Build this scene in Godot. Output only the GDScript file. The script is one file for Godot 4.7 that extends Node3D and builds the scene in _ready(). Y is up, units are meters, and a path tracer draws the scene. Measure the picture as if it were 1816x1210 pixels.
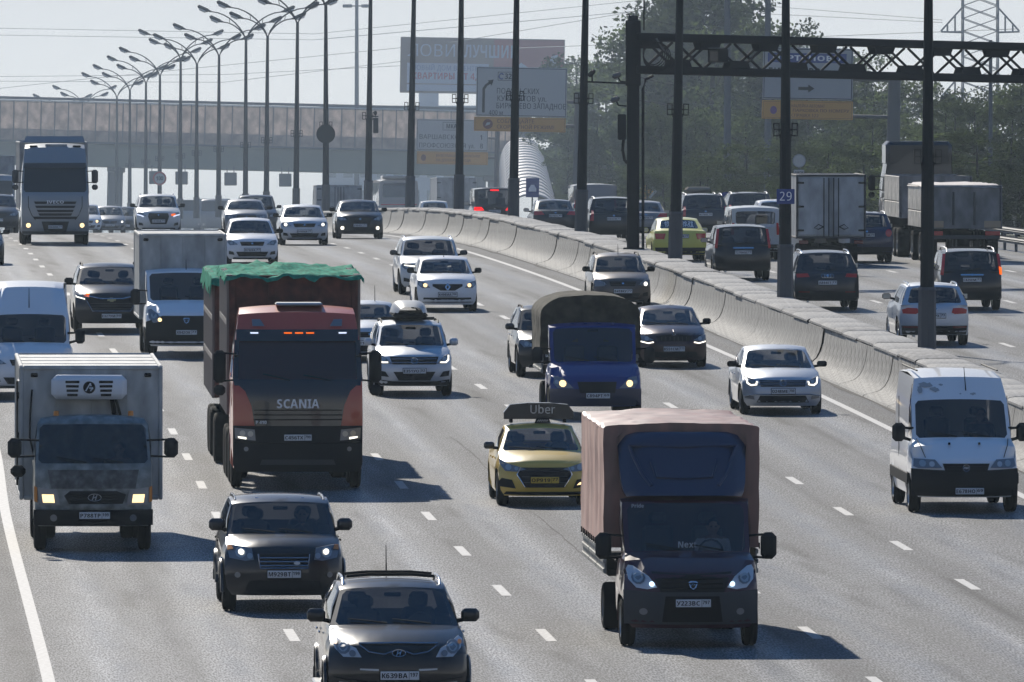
extends Node3D
# A motorway in morning haze, seen with a long lens from a footbridge: metres, y up, the road runs away along -z.
const EYE := 10.6
var M := {}
var used := {}
var rng := RandomNumberGenerator.new()
var wheel_cache := {}
var driver_mesh: ArrayMesh

# ---------------------------------------------------------------- road geometry
const REF_D := [0.0, 100.0, 161.0, 172.0, 207.0, 231.0, 262.0, 298.0, 335.0, 375.0, 415.0, 450.0, 490.0, 530.0, 575.0, 622.0, 667.0, 735.0, 772.0, 827.0, 867.0, 911.0, 956.0, 1100.0, 2000.0]
const REF_X := [2.3, -3.2, -6.55, -7.18, -9.2, -10.45, -12.2, -14.55, -16.9, -19.4, -21.7, -23.8, -26.1, -28.4, -31.0, -33.6, -36.2, -40.6, -43.0, -46.8, -49.6, -52.3, -55.0, -64.0, -120.0]
const LANE := 3.84
const RIGHT0 := 23.1

func ref_x(d: float) -> float:
	var i := 0
	while i < REF_D.size() - 2 and REF_D[i + 1] < d:
		i += 1
	var a: float = REF_D[i]
	var b: float = REF_D[i + 1]
	var t := (d - a) / (b - a)
	var m0: float = (REF_X[i + 1] - REF_X[i]) / (b - a)
	var mp: float = m0
	var mn: float = m0
	if i > 0: mp = (REF_X[i + 1] - REF_X[i - 1]) / (b - REF_D[i - 1])
	if i < REF_D.size() - 2: mn = (REF_X[i + 2] - REF_X[i]) / (REF_D[i + 2] - a)
	var L := b - a
	var t2 := t * t
	var t3 := t2 * t
	return (2 * t3 - 3 * t2 + 1) * REF_X[i] + (t3 - 2 * t2 + t) * L * mp + (-2 * t3 + 3 * t2) * REF_X[i + 1] + (t3 - t2) * L * mn

func road_y(d: float) -> float:
	var s := 0.02609
	if d < 310.0: return s * d
	if d < 496.0:
		var t := d - 310.0
		return s * 310.0 + s * t - (s + 0.0004) * t * t / 372.0
	return s * 310.0 + (s - 0.0004) * 93.0 - 0.0004 * (d - 496.0)

func road_pt(d: float, off: float, h := 0.0) -> Vector3:
	return Vector3(ref_x(d) + off, road_y(d) + h, -d)

# ---------------------------------------------------------------- mesh building
class MB:
	var v := PackedVector3Array()
	func tri(a: Vector3, b: Vector3, c: Vector3):
		v.append(a); v.append(b); v.append(c)
	func quad(a: Vector3, b: Vector3, c: Vector3, d: Vector3):
		if a != b and b != c and a != c: tri(a, b, c)
		if c != d and a != d and a != c: tri(a, c, d)
	func grid(rows: Array):
		for i in rows.size() - 1:
			var p: PackedVector3Array = rows[i]
			var q: PackedVector3Array = rows[i + 1]
			for j in p.size() - 1:
				quad(p[j], p[j + 1], q[j + 1], q[j])
	func box(c: Vector3, s: Vector3, ch := 0.0, basis := Basis()):
		var h := s / 2.0
		ch = min(ch, min(h.x, min(h.y, h.z)) * 0.95)
		if ch <= 0.0:
			var p := []
			for i in 8: p.append(c + basis * Vector3(h.x if i & 1 else -h.x, h.y if i & 2 else -h.y, h.z if i & 4 else -h.z))
			quad(p[0], p[1], p[3], p[2]); quad(p[4], p[6], p[7], p[5]); quad(p[0], p[4], p[5], p[1])
			quad(p[2], p[3], p[7], p[6]); quad(p[0], p[2], p[6], p[4]); quad(p[1], p[5], p[7], p[3])
			return
		# chamfered: three points per corner
		var P := []
		for i in 8:
			var g := Vector3(1 if i & 1 else -1, 1 if i & 2 else -1, 1 if i & 4 else -1)
			var k := []
			for a in 3:
				var q := Vector3(g.x * (h.x - ch), g.y * (h.y - ch), g.z * (h.z - ch))
				q[a] = g[a] * h[a]
				k.append(c + basis * q)
			P.append(k)
		for a in 3:
			var b := (a + 1) % 3
			var e := (a + 2) % 3
			for sg in 2:
				var f := []
				for m in [[0, 0], [1, 0], [1, 1], [0, 1]]:
					f.append(P[(sg << a) | (m[0] << b) | (m[1] << e)][a])
				if sg: quad(f[0], f[1], f[2], f[3])
				else: quad(f[3], f[2], f[1], f[0])
			# edges along axis a
			for m in [[0, 0], [1, 0], [1, 1], [0, 1]]:
				var i0: int = (m[0] << b) | (m[1] << e)
				var i1: int = i0 | (1 << a)
				if (m[0] + m[1]) % 2 == 0: quad(P[i0][b], P[i0][e], P[i1][e], P[i1][b])
				else: quad(P[i0][e], P[i0][b], P[i1][b], P[i1][e])
		for i in 8:
			if ((i & 1) + ((i >> 1) & 1) + ((i >> 2) & 1)) % 2: tri(P[i][0], P[i][1], P[i][2])
			else: tri(P[i][2], P[i][1], P[i][0])
	func tube(pts: Array, r0: float, r1 := -1.0, n := 6, caps := true):
		if r1 < 0: r1 = r0
		var rows := []
		for i in pts.size():
			var a: Vector3 = pts[max(i - 1, 0)]
			var b: Vector3 = pts[min(i + 1, pts.size() - 1)]
			var t := (b - a).normalized()
			var u := t.cross(Vector3.UP if absf(t.y) < 0.9 else Vector3.RIGHT).normalized()
			var w := t.cross(u)
			var r: float = lerp(r0, r1, float(i) / max(pts.size() - 1, 1))
			var ring := PackedVector3Array()
			for k in n + 1:
				var an := TAU * (k % n) / n
				ring.append(pts[i] + (u * cos(an) + w * sin(an)) * r)
			rows.append(ring)
		grid(rows)
		if caps:
			for e in [0, rows.size() - 1]:
				for k in range(1, n - 1): tri(rows[e][0], rows[e][k], rows[e][k + 1])
	func prism(poly: PackedVector2Array, z0: float, z1: float, at := Vector3.ZERO, basis := Basis()):
		var idx := Geometry2D.triangulate_polygon(poly)
		var n := poly.size()
		for zz in [z1, z0]:
			for k in range(0, idx.size(), 3):
				var t := []
				for m in 3: t.append(at + basis * Vector3(poly[idx[k + m]].x, poly[idx[k + m]].y, zz))
				tri(t[0], t[1], t[2])
		for k in n:
			var a := poly[k]
			var b := poly[(k + 1) % n]
			quad(at + basis * Vector3(a.x, a.y, z0), at + basis * Vector3(b.x, b.y, z0), at + basis * Vector3(b.x, b.y, z1), at + basis * Vector3(a.x, a.y, z1))
	func lathe_x(prof: Array, n := 20, at := Vector3.ZERO):  # prof: [x, radius], turned round the x axis
		var rows := []
		for k in n + 1:
			var an := TAU * (k % n) / n
			var r := PackedVector3Array()
			for p in prof: r.append(at + Vector3(p[0], cos(an) * p[1], sin(an) * p[1]))
			rows.append(r)
		grid(rows)
	func mesh(deg := 40.0) -> ArrayMesh:
		var n := v.size() / 3
		var fn := PackedVector3Array()
		fn.resize(n)
		var own := {}
		for i in n:
			var a := v[i * 3]
			fn[i] = (v[i * 3 + 2] - a).cross(v[i * 3 + 1] - a).normalized()
		var nn := PackedVector3Array()
		nn.resize(v.size())
		if deg <= 0.0:
			for i in v.size(): nn[i] = fn[i / 3]
		else:
			var keys := []
			keys.resize(v.size())
			for i in v.size():
				var k := Vector3i((v[i] * 700.0).round())
				keys[i] = k
				if own.has(k): own[k].append(i / 3)
				else: own[k] = [i / 3]
			var cs := cos(deg_to_rad(deg))
			for i in v.size():
				var f := fn[i / 3]
				var s := Vector3.ZERO
				for t in own[keys[i]]:
					if fn[t].dot(f) > cs: s += fn[t]
				nn[i] = s.normalized() if s.length_squared() > 1e-9 else f
		var arr := []
		arr.resize(Mesh.ARRAY_MAX)
		arr[Mesh.ARRAY_VERTEX] = v
		arr[Mesh.ARRAY_NORMAL] = nn
		var am := ArrayMesh.new()
		if v.size() > 0: am.add_surface_from_arrays(Mesh.PRIMITIVE_TRIANGLES, arr)
		return am

func V2(a: Array) -> PackedVector2Array:
	var p := PackedVector2Array()
	for i in range(0, a.size(), 2): p.append(Vector2(a[i], a[i + 1]))
	return p

func flip(p: PackedVector2Array) -> PackedVector2Array:
	var q := PackedVector2Array()
	for i in range(p.size() - 1, -1, -1): q.append(Vector2(-p[i].x, p[i].y))
	return q

func ellipse(cx: float, cy: float, rx: float, ry: float, n := 14) -> PackedVector2Array:
	var p := PackedVector2Array()
	for k in n: p.append(Vector2(cx + cos(TAU * k / n) * rx, cy + sin(TAU * k / n) * ry))
	return p

# ---------------------------------------------------------------- nodes
func numbered(n: String) -> String:
	if not used.has(n):
		used[n] = 0
		return n
	used[n] += 1
	return "%s_%03d" % [n, used[n]]

func tag(o: Node, label: String, category: String, group := "", kind := ""):
	if label: o.set_meta("label", label)
	if category: o.set_meta("category", category)
	if group: o.set_meta("group", group)
	if kind: o.set_meta("kind", kind)

func thing(called: String, label: String, category: String, at := Vector3.ZERO, group := "") -> Node3D:
	var o := Node3D.new()
	o.name = numbered(called)
	add_child(o)
	o.position = at
	tag(o, label, category, group)
	return o

func put(called: String, mesh: Mesh, mat: Material, parent: Node, at := Vector3.ZERO) -> MeshInstance3D:
	var o := MeshInstance3D.new()
	o.name = numbered(called) if parent == self else called
	o.mesh = mesh
	o.material_override = mat
	o.position = at
	parent.add_child(o, true)
	return o

func obj(called: String, mb: MB, mat: Material, parent: Node, deg := 40.0, at := Vector3.ZERO) -> MeshInstance3D:
	return put(called, mb.mesh(deg), mat, parent, at)

func struct(called: String, mb: MB, mat: Material, deg := 40.0) -> MeshInstance3D:
	var o := obj(called, mb, mat, self, deg)
	o.set_meta("kind", "structure")
	return o

var fonts := {}
func words(called: String, text: String, height: float, width: float, mat: Material, parent: Node, at: Vector3, turn := 0.0, fam := "Droid Sans", bold := true) -> MeshInstance3D:
	var key := fam + str(bold)
	if not fonts.has(key):
		var f := SystemFont.new()
		f.font_names = PackedStringArray([fam])
		f.font_weight = 700 if bold else 400
		fonts[key] = f
	var t := TextMesh.new()
	t.text = text
	t.font = fonts[key]
	t.font_size = 32
	t.curve_step = 4.0
	t.depth = 0.006
	t.pixel_size = height / 23.0
	var o := put(called, t, mat, parent, at)
	o.rotation.y = turn
	if width > 0.0:
		var w := t.get_aabb().size.x
		if w > 0.001: o.scale.x = width / w
	return o

# ---------------------------------------------------------------- materials
func lin(r: float, g: float, b: float) -> Color:
	return Color(r, g, b).linear_to_srgb()

func mat(key: String, c: Color, rough := 0.6, metal := 0.0, coat := 0.0) -> StandardMaterial3D:
	if M.has(key): return M[key]
	var m := StandardMaterial3D.new()
	m.albedo_color = c
	m.roughness = rough
	m.metallic = metal
	m.cull_mode = BaseMaterial3D.CULL_DISABLED
	if coat > 0.0:
		m.clearcoat_enabled = true
		m.clearcoat = coat
		m.clearcoat_roughness = 0.04
	M[key] = m
	return m

func paint(key: String, r: float, g: float, b: float, metal := 0.0) -> StandardMaterial3D:
	return mat("paint_" + key, lin(r, g, b), 0.42 if r + g + b > 0.2 else 0.3, metal, 0.7)

func lamp(key: String, c: Color, e: float) -> StandardMaterial3D:
	var m := mat(key, c, 0.3)
	m.emission_enabled = true
	m.emission = c
	m.emission_energy_multiplier = e
	return m

func noise_image(size: int, freq: float, seed_: int, lo: float, hi: float, octaves := 4, kind := FastNoiseLite.TYPE_SIMPLEX_SMOOTH) -> Image:
	var n := FastNoiseLite.new()
	n.seed = seed_
	n.noise_type = kind
	n.frequency = freq
	n.fractal_octaves = octaves
	var im := n.get_seamless_image(size, size)
	im.convert(Image.FORMAT_RGB8)
	var d := im.get_data()
	for i in d.size():
		d[i] = clampi(int(255.0 * (lo + (hi - lo) * d[i] / 255.0)), 0, 255)
	return Image.create_from_data(size, size, false, Image.FORMAT_RGB8, d)

func textured(m: StandardMaterial3D, im: Image, scale: Vector3, world := false):
	m.albedo_texture = ImageTexture.create_from_image(im)
	m.uv1_triplanar = true
	m.uv1_world_triplanar = world
	m.uv1_scale = scale

func bumped(m: StandardMaterial3D, im: Image, strength: float):
	var c: Image = im.duplicate()
	c.convert(Image.FORMAT_RGBA8)
	c.bump_map_to_normal_map(strength)
	m.normal_enabled = true
	m.normal_texture = ImageTexture.create_from_image(c)

func make_materials():
	# surfaces of the place
	# asphalt: stone grain in the colour; tyres have polished two tracks in every lane smoother than the rest
	var a := mat("asphalt", Color.WHITE, 1.0)
	a.albedo_texture = ImageTexture.create_from_image(noise_image(512, 0.2, 3, 0.35, 1.2, 2))
	a.vertex_color_use_as_albedo = true
	a.metallic_specular = 0.2
	var pol := noise_image(256, 0.03, 5, 0.0, 1.0, 4)
	for x in 256:
		var l := x / 256.0
		var tr := exp(-pow((l - 0.27) / 0.12, 2.0)) + exp(-pow((l - 0.73) / 0.12, 2.0))
		for y in 256:
			var q: float = 0.63 - 0.16 * tr + 0.12 * (pol.get_pixel(x, y).r - 0.5)
			pol.set_pixel(x, y, Color(q, q, q))
	a.roughness_texture = ImageTexture.create_from_image(pol)
	var ln := mat("line_paint", lin(0.50, 0.495, 0.48), 0.6)
	textured(ln, noise_image(256, 0.05, 8, 0.72, 1.0, 4), Vector3.ONE * 0.8, true)
	var soil := noise_image(256, 0.03, 11, 0.55, 1.0, 4)
	var gr := mat("verge", lin(0.07, 0.085, 0.035), 0.95)
	textured(gr, soil, Vector3.ONE * 0.2, true)
	var gut := mat("gutter_dirt", lin(0.10, 0.095, 0.085), 0.95)
	textured(gut, soil, Vector3.ONE * 0.9, true)
	# concrete with vertical run-off streaks: one noise stretched along y, one fine
	var cn := noise_image(512, 0.02, 21, 0.22, 1.0, 5)
	var c := mat("concrete", lin(0.72, 0.70, 0.65), 0.85)
	textured(c, cn, Vector3(1.1, 0.22, 1.1), true)
	bumped(c, noise_image(256, 0.08, 22, 0.0, 1.0, 3), 1.5)
	c.normal_scale = 0.5
	var cap := mat("cap_concrete", lin(0.54, 0.53, 0.51), 0.9)
	textured(cap, noise_image(512, 0.03, 23, 0.45, 1.0, 5), Vector3.ONE * 0.6, true)
	var cap2 := mat("cap_concrete_dark", lin(0.46, 0.45, 0.435), 0.9)
	textured(cap2, noise_image(256, 0.03, 24, 0.45, 1.0, 5), Vector3.ONE * 0.6, true)
	mat("crack", lin(0.06, 0.055, 0.05), 0.95)
	# metals and plain things
	mat("pole", lin(0.022, 0.025, 0.028), 0.65, 0.2)
	mat("pole_base", lin(0.07, 0.074, 0.08), 0.65, 0.2)
	mat("steel", lin(0.022, 0.024, 0.028), 0.65, 0.2)
	mat("galvanised", lin(0.12, 0.125, 0.13), 0.7, 0.3)
	mat("black", lin(0.012, 0.012, 0.013), 0.55)
	mat("plastic", lin(0.02, 0.021, 0.023), 0.6)
	mat("grey_plastic", lin(0.06, 0.062, 0.066), 0.65)
	mat("rubber", lin(0.016, 0.016, 0.016), 0.85)
	mat("under", lin(0.01, 0.01, 0.011), 0.9)
	mat("chrome", lin(0.62, 0.63, 0.65), 0.15, 1.0)
	mat("alloy", lin(0.42, 0.43, 0.44), 0.35, 0.8)
	mat("steel_rim", lin(0.16, 0.16, 0.165), 0.6, 0.4)
	mat("cloth", lin(0.07, 0.07, 0.075), 0.9)
	mat("tan_cloth", lin(0.2, 0.17, 0.13), 0.9)
	mat("plate", lin(0.62, 0.63, 0.64), 0.5)
	mat("plate_yellow", lin(0.55, 0.36, 0.04), 0.5)
	mat("ink", lin(0.012, 0.012, 0.014), 0.6)
	mat("white_ink", lin(0.75, 0.76, 0.78), 0.6)
	mat("lamp_house", lin(0.2, 0.21, 0.225), 0.3, 0.5)
	mat("reflector", lin(0.42, 0.42, 0.41), 0.3, 0.8)
	mat("amber", lin(0.6, 0.2, 0.02), 0.35)
	mat("red_lens", lin(0.45, 0.015, 0.02), 0.25, 0.0, 0.6)
	mat("bright_lens", lin(0.5, 0.52, 0.54), 0.3, 0.3, 0.8)
	mat("dark_red_lens", lin(0.12, 0.008, 0.01), 0.25, 0.0, 0.6)
	lamp("lit_white_lamp", Color(1.0, 0.97, 0.9), 1.6)
	lamp("lit_warm_lamp", Color(1.0, 0.86, 0.62), 1.6)
	lamp("lit_cool_lamp", Color(0.82, 0.92, 1.0), 1.6)
	lamp("lit_amber_lamp", Color(1.0, 0.42, 0.06), 1.0)
	lamp("lit_red_lamp", Color(1.0, 0.06, 0.08), 1.2)
	lamp("dim_red_lamp", Color(0.5, 0.02, 0.03), 0.12)
	lamp("dim_white_lamp", Color(0.9, 0.93, 1.0), 1.0)
	var g := mat("glass", Color(0.045, 0.075, 0.10, 0.6), 0.03)
	g.transparency = BaseMaterial3D.TRANSPARENCY_ALPHA
	g.metallic_specular = 0.6
	var gd := mat("dark_glass", Color(0.03, 0.05, 0.07, 0.75), 0.03)
	gd.transparency = BaseMaterial3D.TRANSPARENCY_ALPHA
	gd.metallic_specular = 0.6
	var gc := mat("clear_lens", Color(0.8, 0.85, 0.9, 0.16), 0.03)
	gc.transparency = BaseMaterial3D.TRANSPARENCY_ALPHA
	for k in ["black", "plastic", "rubber", "under", "grey_plastic", "ink", "cloth", "steel", "pole"]: M[k].metallic_specular = 0.2
	# paints
	paint("black", 0.012, 0.012, 0.013)
	paint("dark_grey", 0.035, 0.037, 0.042, 0.4)
	paint("charcoal", 0.02, 0.021, 0.025, 0.3)
	paint("brown", 0.045, 0.028, 0.03, 0.4)
	paint("white", 0.74, 0.75, 0.76)
	paint("off_white", 0.58, 0.59, 0.58)
	paint("silver", 0.48, 0.51, 0.55, 0.5)
	paint("light_grey", 0.25, 0.27, 0.285, 0.3)
	paint("grey", 0.16, 0.17, 0.19, 0.4)
	paint("blue", 0.007, 0.026, 0.17)
	paint("navy", 0.025, 0.032, 0.07)
	paint("maroon", 0.05, 0.014, 0.022)
	paint("red_orange", 0.42, 0.065, 0.03)
	paint("taxi_yellow", 0.60, 0.40, 0.06)
	paint("lime_yellow", 0.62, 0.58, 0.10)
	paint("dirty_white", 0.36, 0.385, 0.36)
	for k in ["black", "charcoal", "dark_grey", "brown", "navy", "maroon", "blue"]: M["paint_" + k].metallic_specular = 0.3
	var dw: StandardMaterial3D = M["paint_dirty_white"]
	textured(dw, noise_image(256, 0.02, 31, 0.45, 1.0, 5), Vector3.ONE * 0.7)
	dw.roughness = 0.6
	dw.clearcoat = 0.25
	var bp := mat("box_panel", lin(0.52, 0.53, 0.51), 0.55)
	textured(bp, noise_image(256, 0.015, 32, 0.7, 1.0, 5), Vector3(0.5, 0.25, 0.5))
	var bg := mat("box_panel_grey", lin(0.40, 0.42, 0.44), 0.6)
	textured(bg, noise_image(256, 0.015, 33, 0.7, 1.0, 5), Vector3(0.5, 0.25, 0.5))
	var tent := mat("tent_red", lin(0.25, 0.095, 0.07), 0.45)
	textured(tent, noise_image(256, 0.012, 34, 0.6, 1.0, 4), Vector3(0.7, 0.2, 0.7))
	tent.metallic_specular = 0.9
	tent.rim_enabled = true
	tent.rim = 0.8
	bumped(tent, noise_image(256, 0.008, 35, 0.0, 1.0, 2), 1.2)
	var canvas := mat("canvas", lin(0.085, 0.075, 0.05), 0.95)
	textured(canvas, noise_image(256, 0.015, 36, 0.55, 1.0, 5), Vector3.ONE * 0.6)
	bumped(canvas, noise_image(256, 0.012, 37, 0.0, 1.0, 3), 5.0)
	var tarp := mat("green_tarp", lin(0.05, 0.42, 0.27), 0.8)
	textured(tarp, noise_image(256, 0.03, 38, 0.55, 1.0, 5), Vector3.ONE * 0.8)
	tarp.metallic_specular = 0.15
	var rust := mat("tipper_steel", lin(0.17, 0.045, 0.03), 0.7)
	textured(rust, noise_image(256, 0.02, 39, 0.5, 1.0, 5), Vector3.ONE * 0.6)
	mat("rib_steel", lin(0.2, 0.165, 0.15), 0.5)
	var bd := mat("dump_panel", lin(0.74, 0.69, 0.60), 0.5)
	textured(bd, noise_image(256, 0.02, 40, 0.6, 1.0, 5), Vector3(0.6, 0.3, 0.6))
	mat("fridge_white", lin(0.66, 0.68, 0.70), 0.45)
	var wood := mat("dropside", lin(0.42, 0.42, 0.38), 0.65)
	textured(wood, noise_image(256, 0.02, 41, 0.6, 1.0, 4), Vector3.ONE * 0.8)

# ---------------------------------------------------------------- vehicle shells
# A shell is 18 stations from the lowest front edge over bonnet, windscreen, roof and tail to the lowest rear edge:
# [s behind the front, y, half width, how far its ends sweep back, how far its ends drop].
const PX := 3.2
const CLASSES := {
	"sedan": {L = 4.45, W = 1.77, H = 1.46, gc = 0.17, hb = 0.72, hc = 0.95, sc = 1.25, srf = 2.0, srr = 3.1, sdk = 3.85, hd = 1.03, wr = 0.315, fo = 0.86, wb = 2.64, rt = 0.65},
	"hatch": {L = 4.25, W = 1.80, H = 1.49, gc = 0.17, hb = 0.74, hc = 0.98, sc = 1.15, srf = 1.9, srr = 3.45, sdk = 4.1, hd = 1.0, wr = 0.32, fo = 0.88, wb = 2.63, rt = 0.66},
	"suv": {L = 4.5, W = 1.84, H = 1.68, gc = 0.25, hb = 0.92, hc = 1.13, sc = 1.15, srf = 1.85, srr = 3.95, sdk = 4.4, hd = 1.12, wr = 0.36, fo = 0.9, wb = 2.66, rt = 0.70},
	"van": {L = 5.1, W = 2.0, H = 2.5, gc = 0.25, hb = 1.02, hc = 1.32, sc = 0.75, srf = 1.4, srr = 5.0, sdk = 5.06, hd = 1.3, wr = 0.34, fo = 0.88, wb = 3.2, rt = 0.86},
}

func spec(cls: String, over := {}) -> Dictionary:
	var s: Dictionary = CLASSES[cls].duplicate()
	s.cls = cls
	s.merge(over, true)
	if not s.has("keys"): s.keys = stations(s)
	return s

func stations(s: Dictionary) -> Array:
	var w: float = s.W / 2.0
	var L: float = s.L
	var H: float = s.H
	var tw: float = w * s.rt / 0.9
	var suv: bool = s.cls == "suv"
	var k := [
		[0.12, s.gc, w * 0.84, 0.26, 0.0],
		[0.03, s.gc + 0.1, w * 0.92, 0.34, 0.0],
		[0.0, lerp(s.gc + 0.1, s.hb - 0.14, 0.5), w * 0.96, 0.38, 0.0],
		[0.035, s.hb - 0.15, w * 0.955, 0.42, 0.0],
		[0.08, s.hb - 0.03, w * 0.94, 0.44, 0.015],
		[0.17, s.hb + 0.03, w * 0.92, 0.46, 0.04],
		[s.sc * 0.58, lerp(s.hb, s.hc, 0.62) + 0.035, w * 0.93, 0.2, 0.055],
		[s.sc, s.hc, w * 0.90, 0.26, 0.03],
		[s.srf, H - 0.07, tw, 0.14, 0.045],
		[s.srf + 0.22, H - 0.02, tw + 0.015, 0.06, 0.055],
		[(s.srf + s.srr) * 0.5, H, tw + 0.02, 0.0, 0.06],
		[s.srr, H - 0.05, tw, -0.12, 0.05],
		[s.sdk, s.hd, w * (0.93 if suv else 0.86), -0.16, 0.02],
		[L - 0.09 if L - 0.09 > s.sdk + 0.02 else s.sdk + 0.03, s.hd - 0.03, w * 0.93, -0.26, 0.03],
		[L - 0.03, s.hd - 0.13, w * 0.95, -0.3, 0.0],
		[L, 0.58, w * 0.96, -0.32, 0.0],
		[L - 0.03, s.gc + 0.14, w * 0.94, -0.3, 0.0],
		[L - 0.12, s.gc + 0.04, w * 0.85, -0.25, 0.0],
	]
	return k

func kpt(k: Array, t: float, sref: float) -> Vector3:
	var a: float = absf(t)
	return Vector3(k[2] * t, k[1] - k[4] * pow(a, 2.4), sref - k[0] - k[3] * pow(a, PX))

func krow(K: Array, i: int, v: float, ts: Array, sref: float) -> PackedVector3Array:
	var r := PackedVector3Array()
	for t in ts: r.append(kpt(K[i], t, sref).lerp(kpt(K[mini(i + 1, 17)], t, sref), v))
	return r

func surf(s: Dictionary, face: int, x: float, y: float) -> float:   # s of the front (face 1) or tail (face -1) at a point of its outline
	var K: Array = s.keys
	var seq := range(0, 10) if face > 0 else range(17, 9, -1)
	var prev = null
	for i in seq:
		if prev != null:
			var a: Array = K[prev]
			var b: Array = K[i]
			if y <= b[1] or i == seq[-1]:
				var t: float = clamp((y - a[1]) / max(b[1] - a[1], 0.001), 0.0, 1.0)
				return lerp(a[0], b[0], t) + lerp(a[3], b[3], t) * pow(minf(absf(x) / lerp(a[2], b[2], t), 1.0), PX)
		prev = i
	return 0.0

func body_shell(s: Dictionary, parent: Node3D, m: Material, glass: Material):
	var K: Array = s.keys
	var R: float = s.sref
	var b := MB.new()
	var g := MB.new()
	var gr := MB.new()
	var base := [0.0, 0.2, 0.42, 0.62, 0.76, 0.87, 0.94, 1.0]
	var ts := []
	for i in range(base.size() - 1, 0, -1): ts.append(-base[i])
	ts.append_array(base)
	var rows := []
	for i in 8: rows.append(krow(K, i, 0.0, ts, R))
	b.grid(rows)
	b.grid([krow(K, 8, 0, ts, R), krow(K, 9, 0, ts, R), krow(K, 10, 0, ts, R), krow(K, 10, 1, ts, R)])
	rows = []
	for i in range(12, 18): rows.append(krow(K, i, 0.0, ts, R))
	b.grid(rows)
	# windscreen and rear window: the cells inside the frame are glass
	for w in [[7, g, s.get("fwx", 0.925), s.get("fw0", 0.02), s.get("fw1", 0.95)], [11, gr, s.get("rwx", 0.84), s.get("rw0", 0.1), s.get("rw1", 0.9)]]:
		var i0: int = w[0]
		var tt := [-1.0, -w[2], -w[2] + 0.06, -w[2] * 0.6, -w[2] * 0.3, 0.0, w[2] * 0.3, w[2] * 0.6, w[2] - 0.06, w[2], 1.0]
		var vv := [0.0, w[3], w[3] + 0.09, (w[3] + w[4]) * 0.5, w[4] - 0.09, w[4], 1.0]
		if i0 == 11 and s.get("solid_rear", false):
			b.grid([krow(K, 11, 0, ts, R), krow(K, 11, 1, ts, R)])
			continue
		for a in 6:
			var p := krow(K, i0, vv[a], tt, R)
			var q := krow(K, i0, vv[a + 1], tt, R)
			for c in 10:
				var inside: bool = a > 0 and a < 5 and c > 0 and c < 9
				var corner: bool = (a == 1 or a == 4) and (c == 1 or c == 8)
				var dst: MB = w[1] if inside else b
				if corner:
					var pt := [p[c], p[c + 1], q[c + 1], q[c]]
					var o := (0 if c == 1 else 1) if a == 1 else (3 if c == 1 else 2)
					b.tri(pt[o], pt[(o + 1) % 4], pt[(o + 3) % 4])
					w[1].tri(pt[(o + 1) % 4], pt[(o + 2) % 4], pt[(o + 3) % 4])
				else: dst.quad(p[c], p[c + 1], q[c + 1], q[c])
	# sides
	var top := []
	for i in range(5, 8): top.append(kpt(K[i], 1.0, R))
	var A: Vector3 = top[-1]
	var D := kpt(K[12], 1.0, R)
	for u in [0.12, 0.25, 0.4, 0.55, 0.7, 0.85]:
		var p := A.lerp(D, u)
		p.x += 0.02 * sin(PI * u) * s.W
		top.append(p)
	top.append(D)
	for i in [13]: top.append(kpt(K[i], 1.0, R))
	var ext := []
	for t in top: ext.append(t)
	# stations of the side, with the wheel arches
	var W2: float = s.W / 2.0
	var ra: float = s.wr + 0.06
	var zs := {}
	for p in ext: zs[snappedf(p.z, 0.001)] = 1
	var axles: Array = s.get("axles", [s.fo, s.fo + s.wb])
	for ax in axles:
		for k in 9:
			zs[snappedf(R - ax - ra * cos(PI * k / 8.0), 0.001)] = 1
		zs[snappedf(R - ax - ra - 0.004, 0.001)] = 1
		zs[snappedf(R - ax + ra + 0.004, 0.001)] = 1
	var z0: float = ext[0].z
	var z1: float = ext[-1].z
	var zl := zs.keys()
	zl.sort()
	zl.reverse()
	var cols := []
	var fr := PackedVector3Array()
	for i in [5, 4, 3, 2, 1]: fr.append(kpt(K[i], 1.0, R))
	cols.append(fr)
	for z in zl:
		if z > z0 - 0.02 or z < z1 + 0.02: continue
		var e0 := 0
		while e0 < ext.size() - 2 and ext[e0 + 1].z > z: e0 += 1
		var f: float = clamp((ext[e0].z - z) / max(ext[e0].z - ext[e0 + 1].z, 0.001), 0, 1)
		var tp: Vector3 = ext[e0].lerp(ext[e0 + 1], f)
		var yb: float = s.gc + 0.03
		for ax in axles:
			var ds: float = absf(R - ax - z)
			if ds <= ra + 0.001: yb = max(yb, s.wr + sqrt(max(ra * ra - ds * ds, 0.0)))
		var c := PackedVector3Array()
		var k0 := 0.0
		var mid: float = lerp(s.gc, tp.y, 0.58)
		var nf: float = clamp((z0 - z) / 0.3, 0.0, 1.0) * clamp((z - z1) / 0.3, 0.0, 1.0)
		var ys := [tp.y, maxf(tp.y - 0.12, yb + 0.09), maxf(mid, yb + 0.06), maxf(lerp(s.gc, mid, 0.45), yb + 0.03), yb]
		var xs := [tp.x, lerp(tp.x, W2 * 0.985, 0.85), W2, W2 * 0.99, W2 * (0.96 if yb < s.gc + 0.05 else 1.0)]
		for j in 5:
			var x: float = xs[j]
			if j > 0: x = lerp(lerp(tp.x, fr[j].x, 0.7), x, sqrt(nf))
			c.append(Vector3(x, ys[j], z))
		cols.append(c)
	var re := PackedVector3Array()
	for i in [13, 14, 15, 16, 17]: re.append(kpt(K[i], 1.0, R))
	cols.append(re)
	b.grid(cols)
	for c in cols:
		for j in c.size(): c[j].x = -c[j].x
	b.grid(cols)
	# house: side windows between the belt and the edge of the roof
	var segs: Array = s.get("side", [[0.05, 0.40], [0.44, 0.76], [0.80, 0.95]])
	var us := [0.0]
	for q in segs: us.append_array([q[0], (q[0] + q[1]) * 0.5, q[1]])
	us.append(1.0)
	var roof := []
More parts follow.
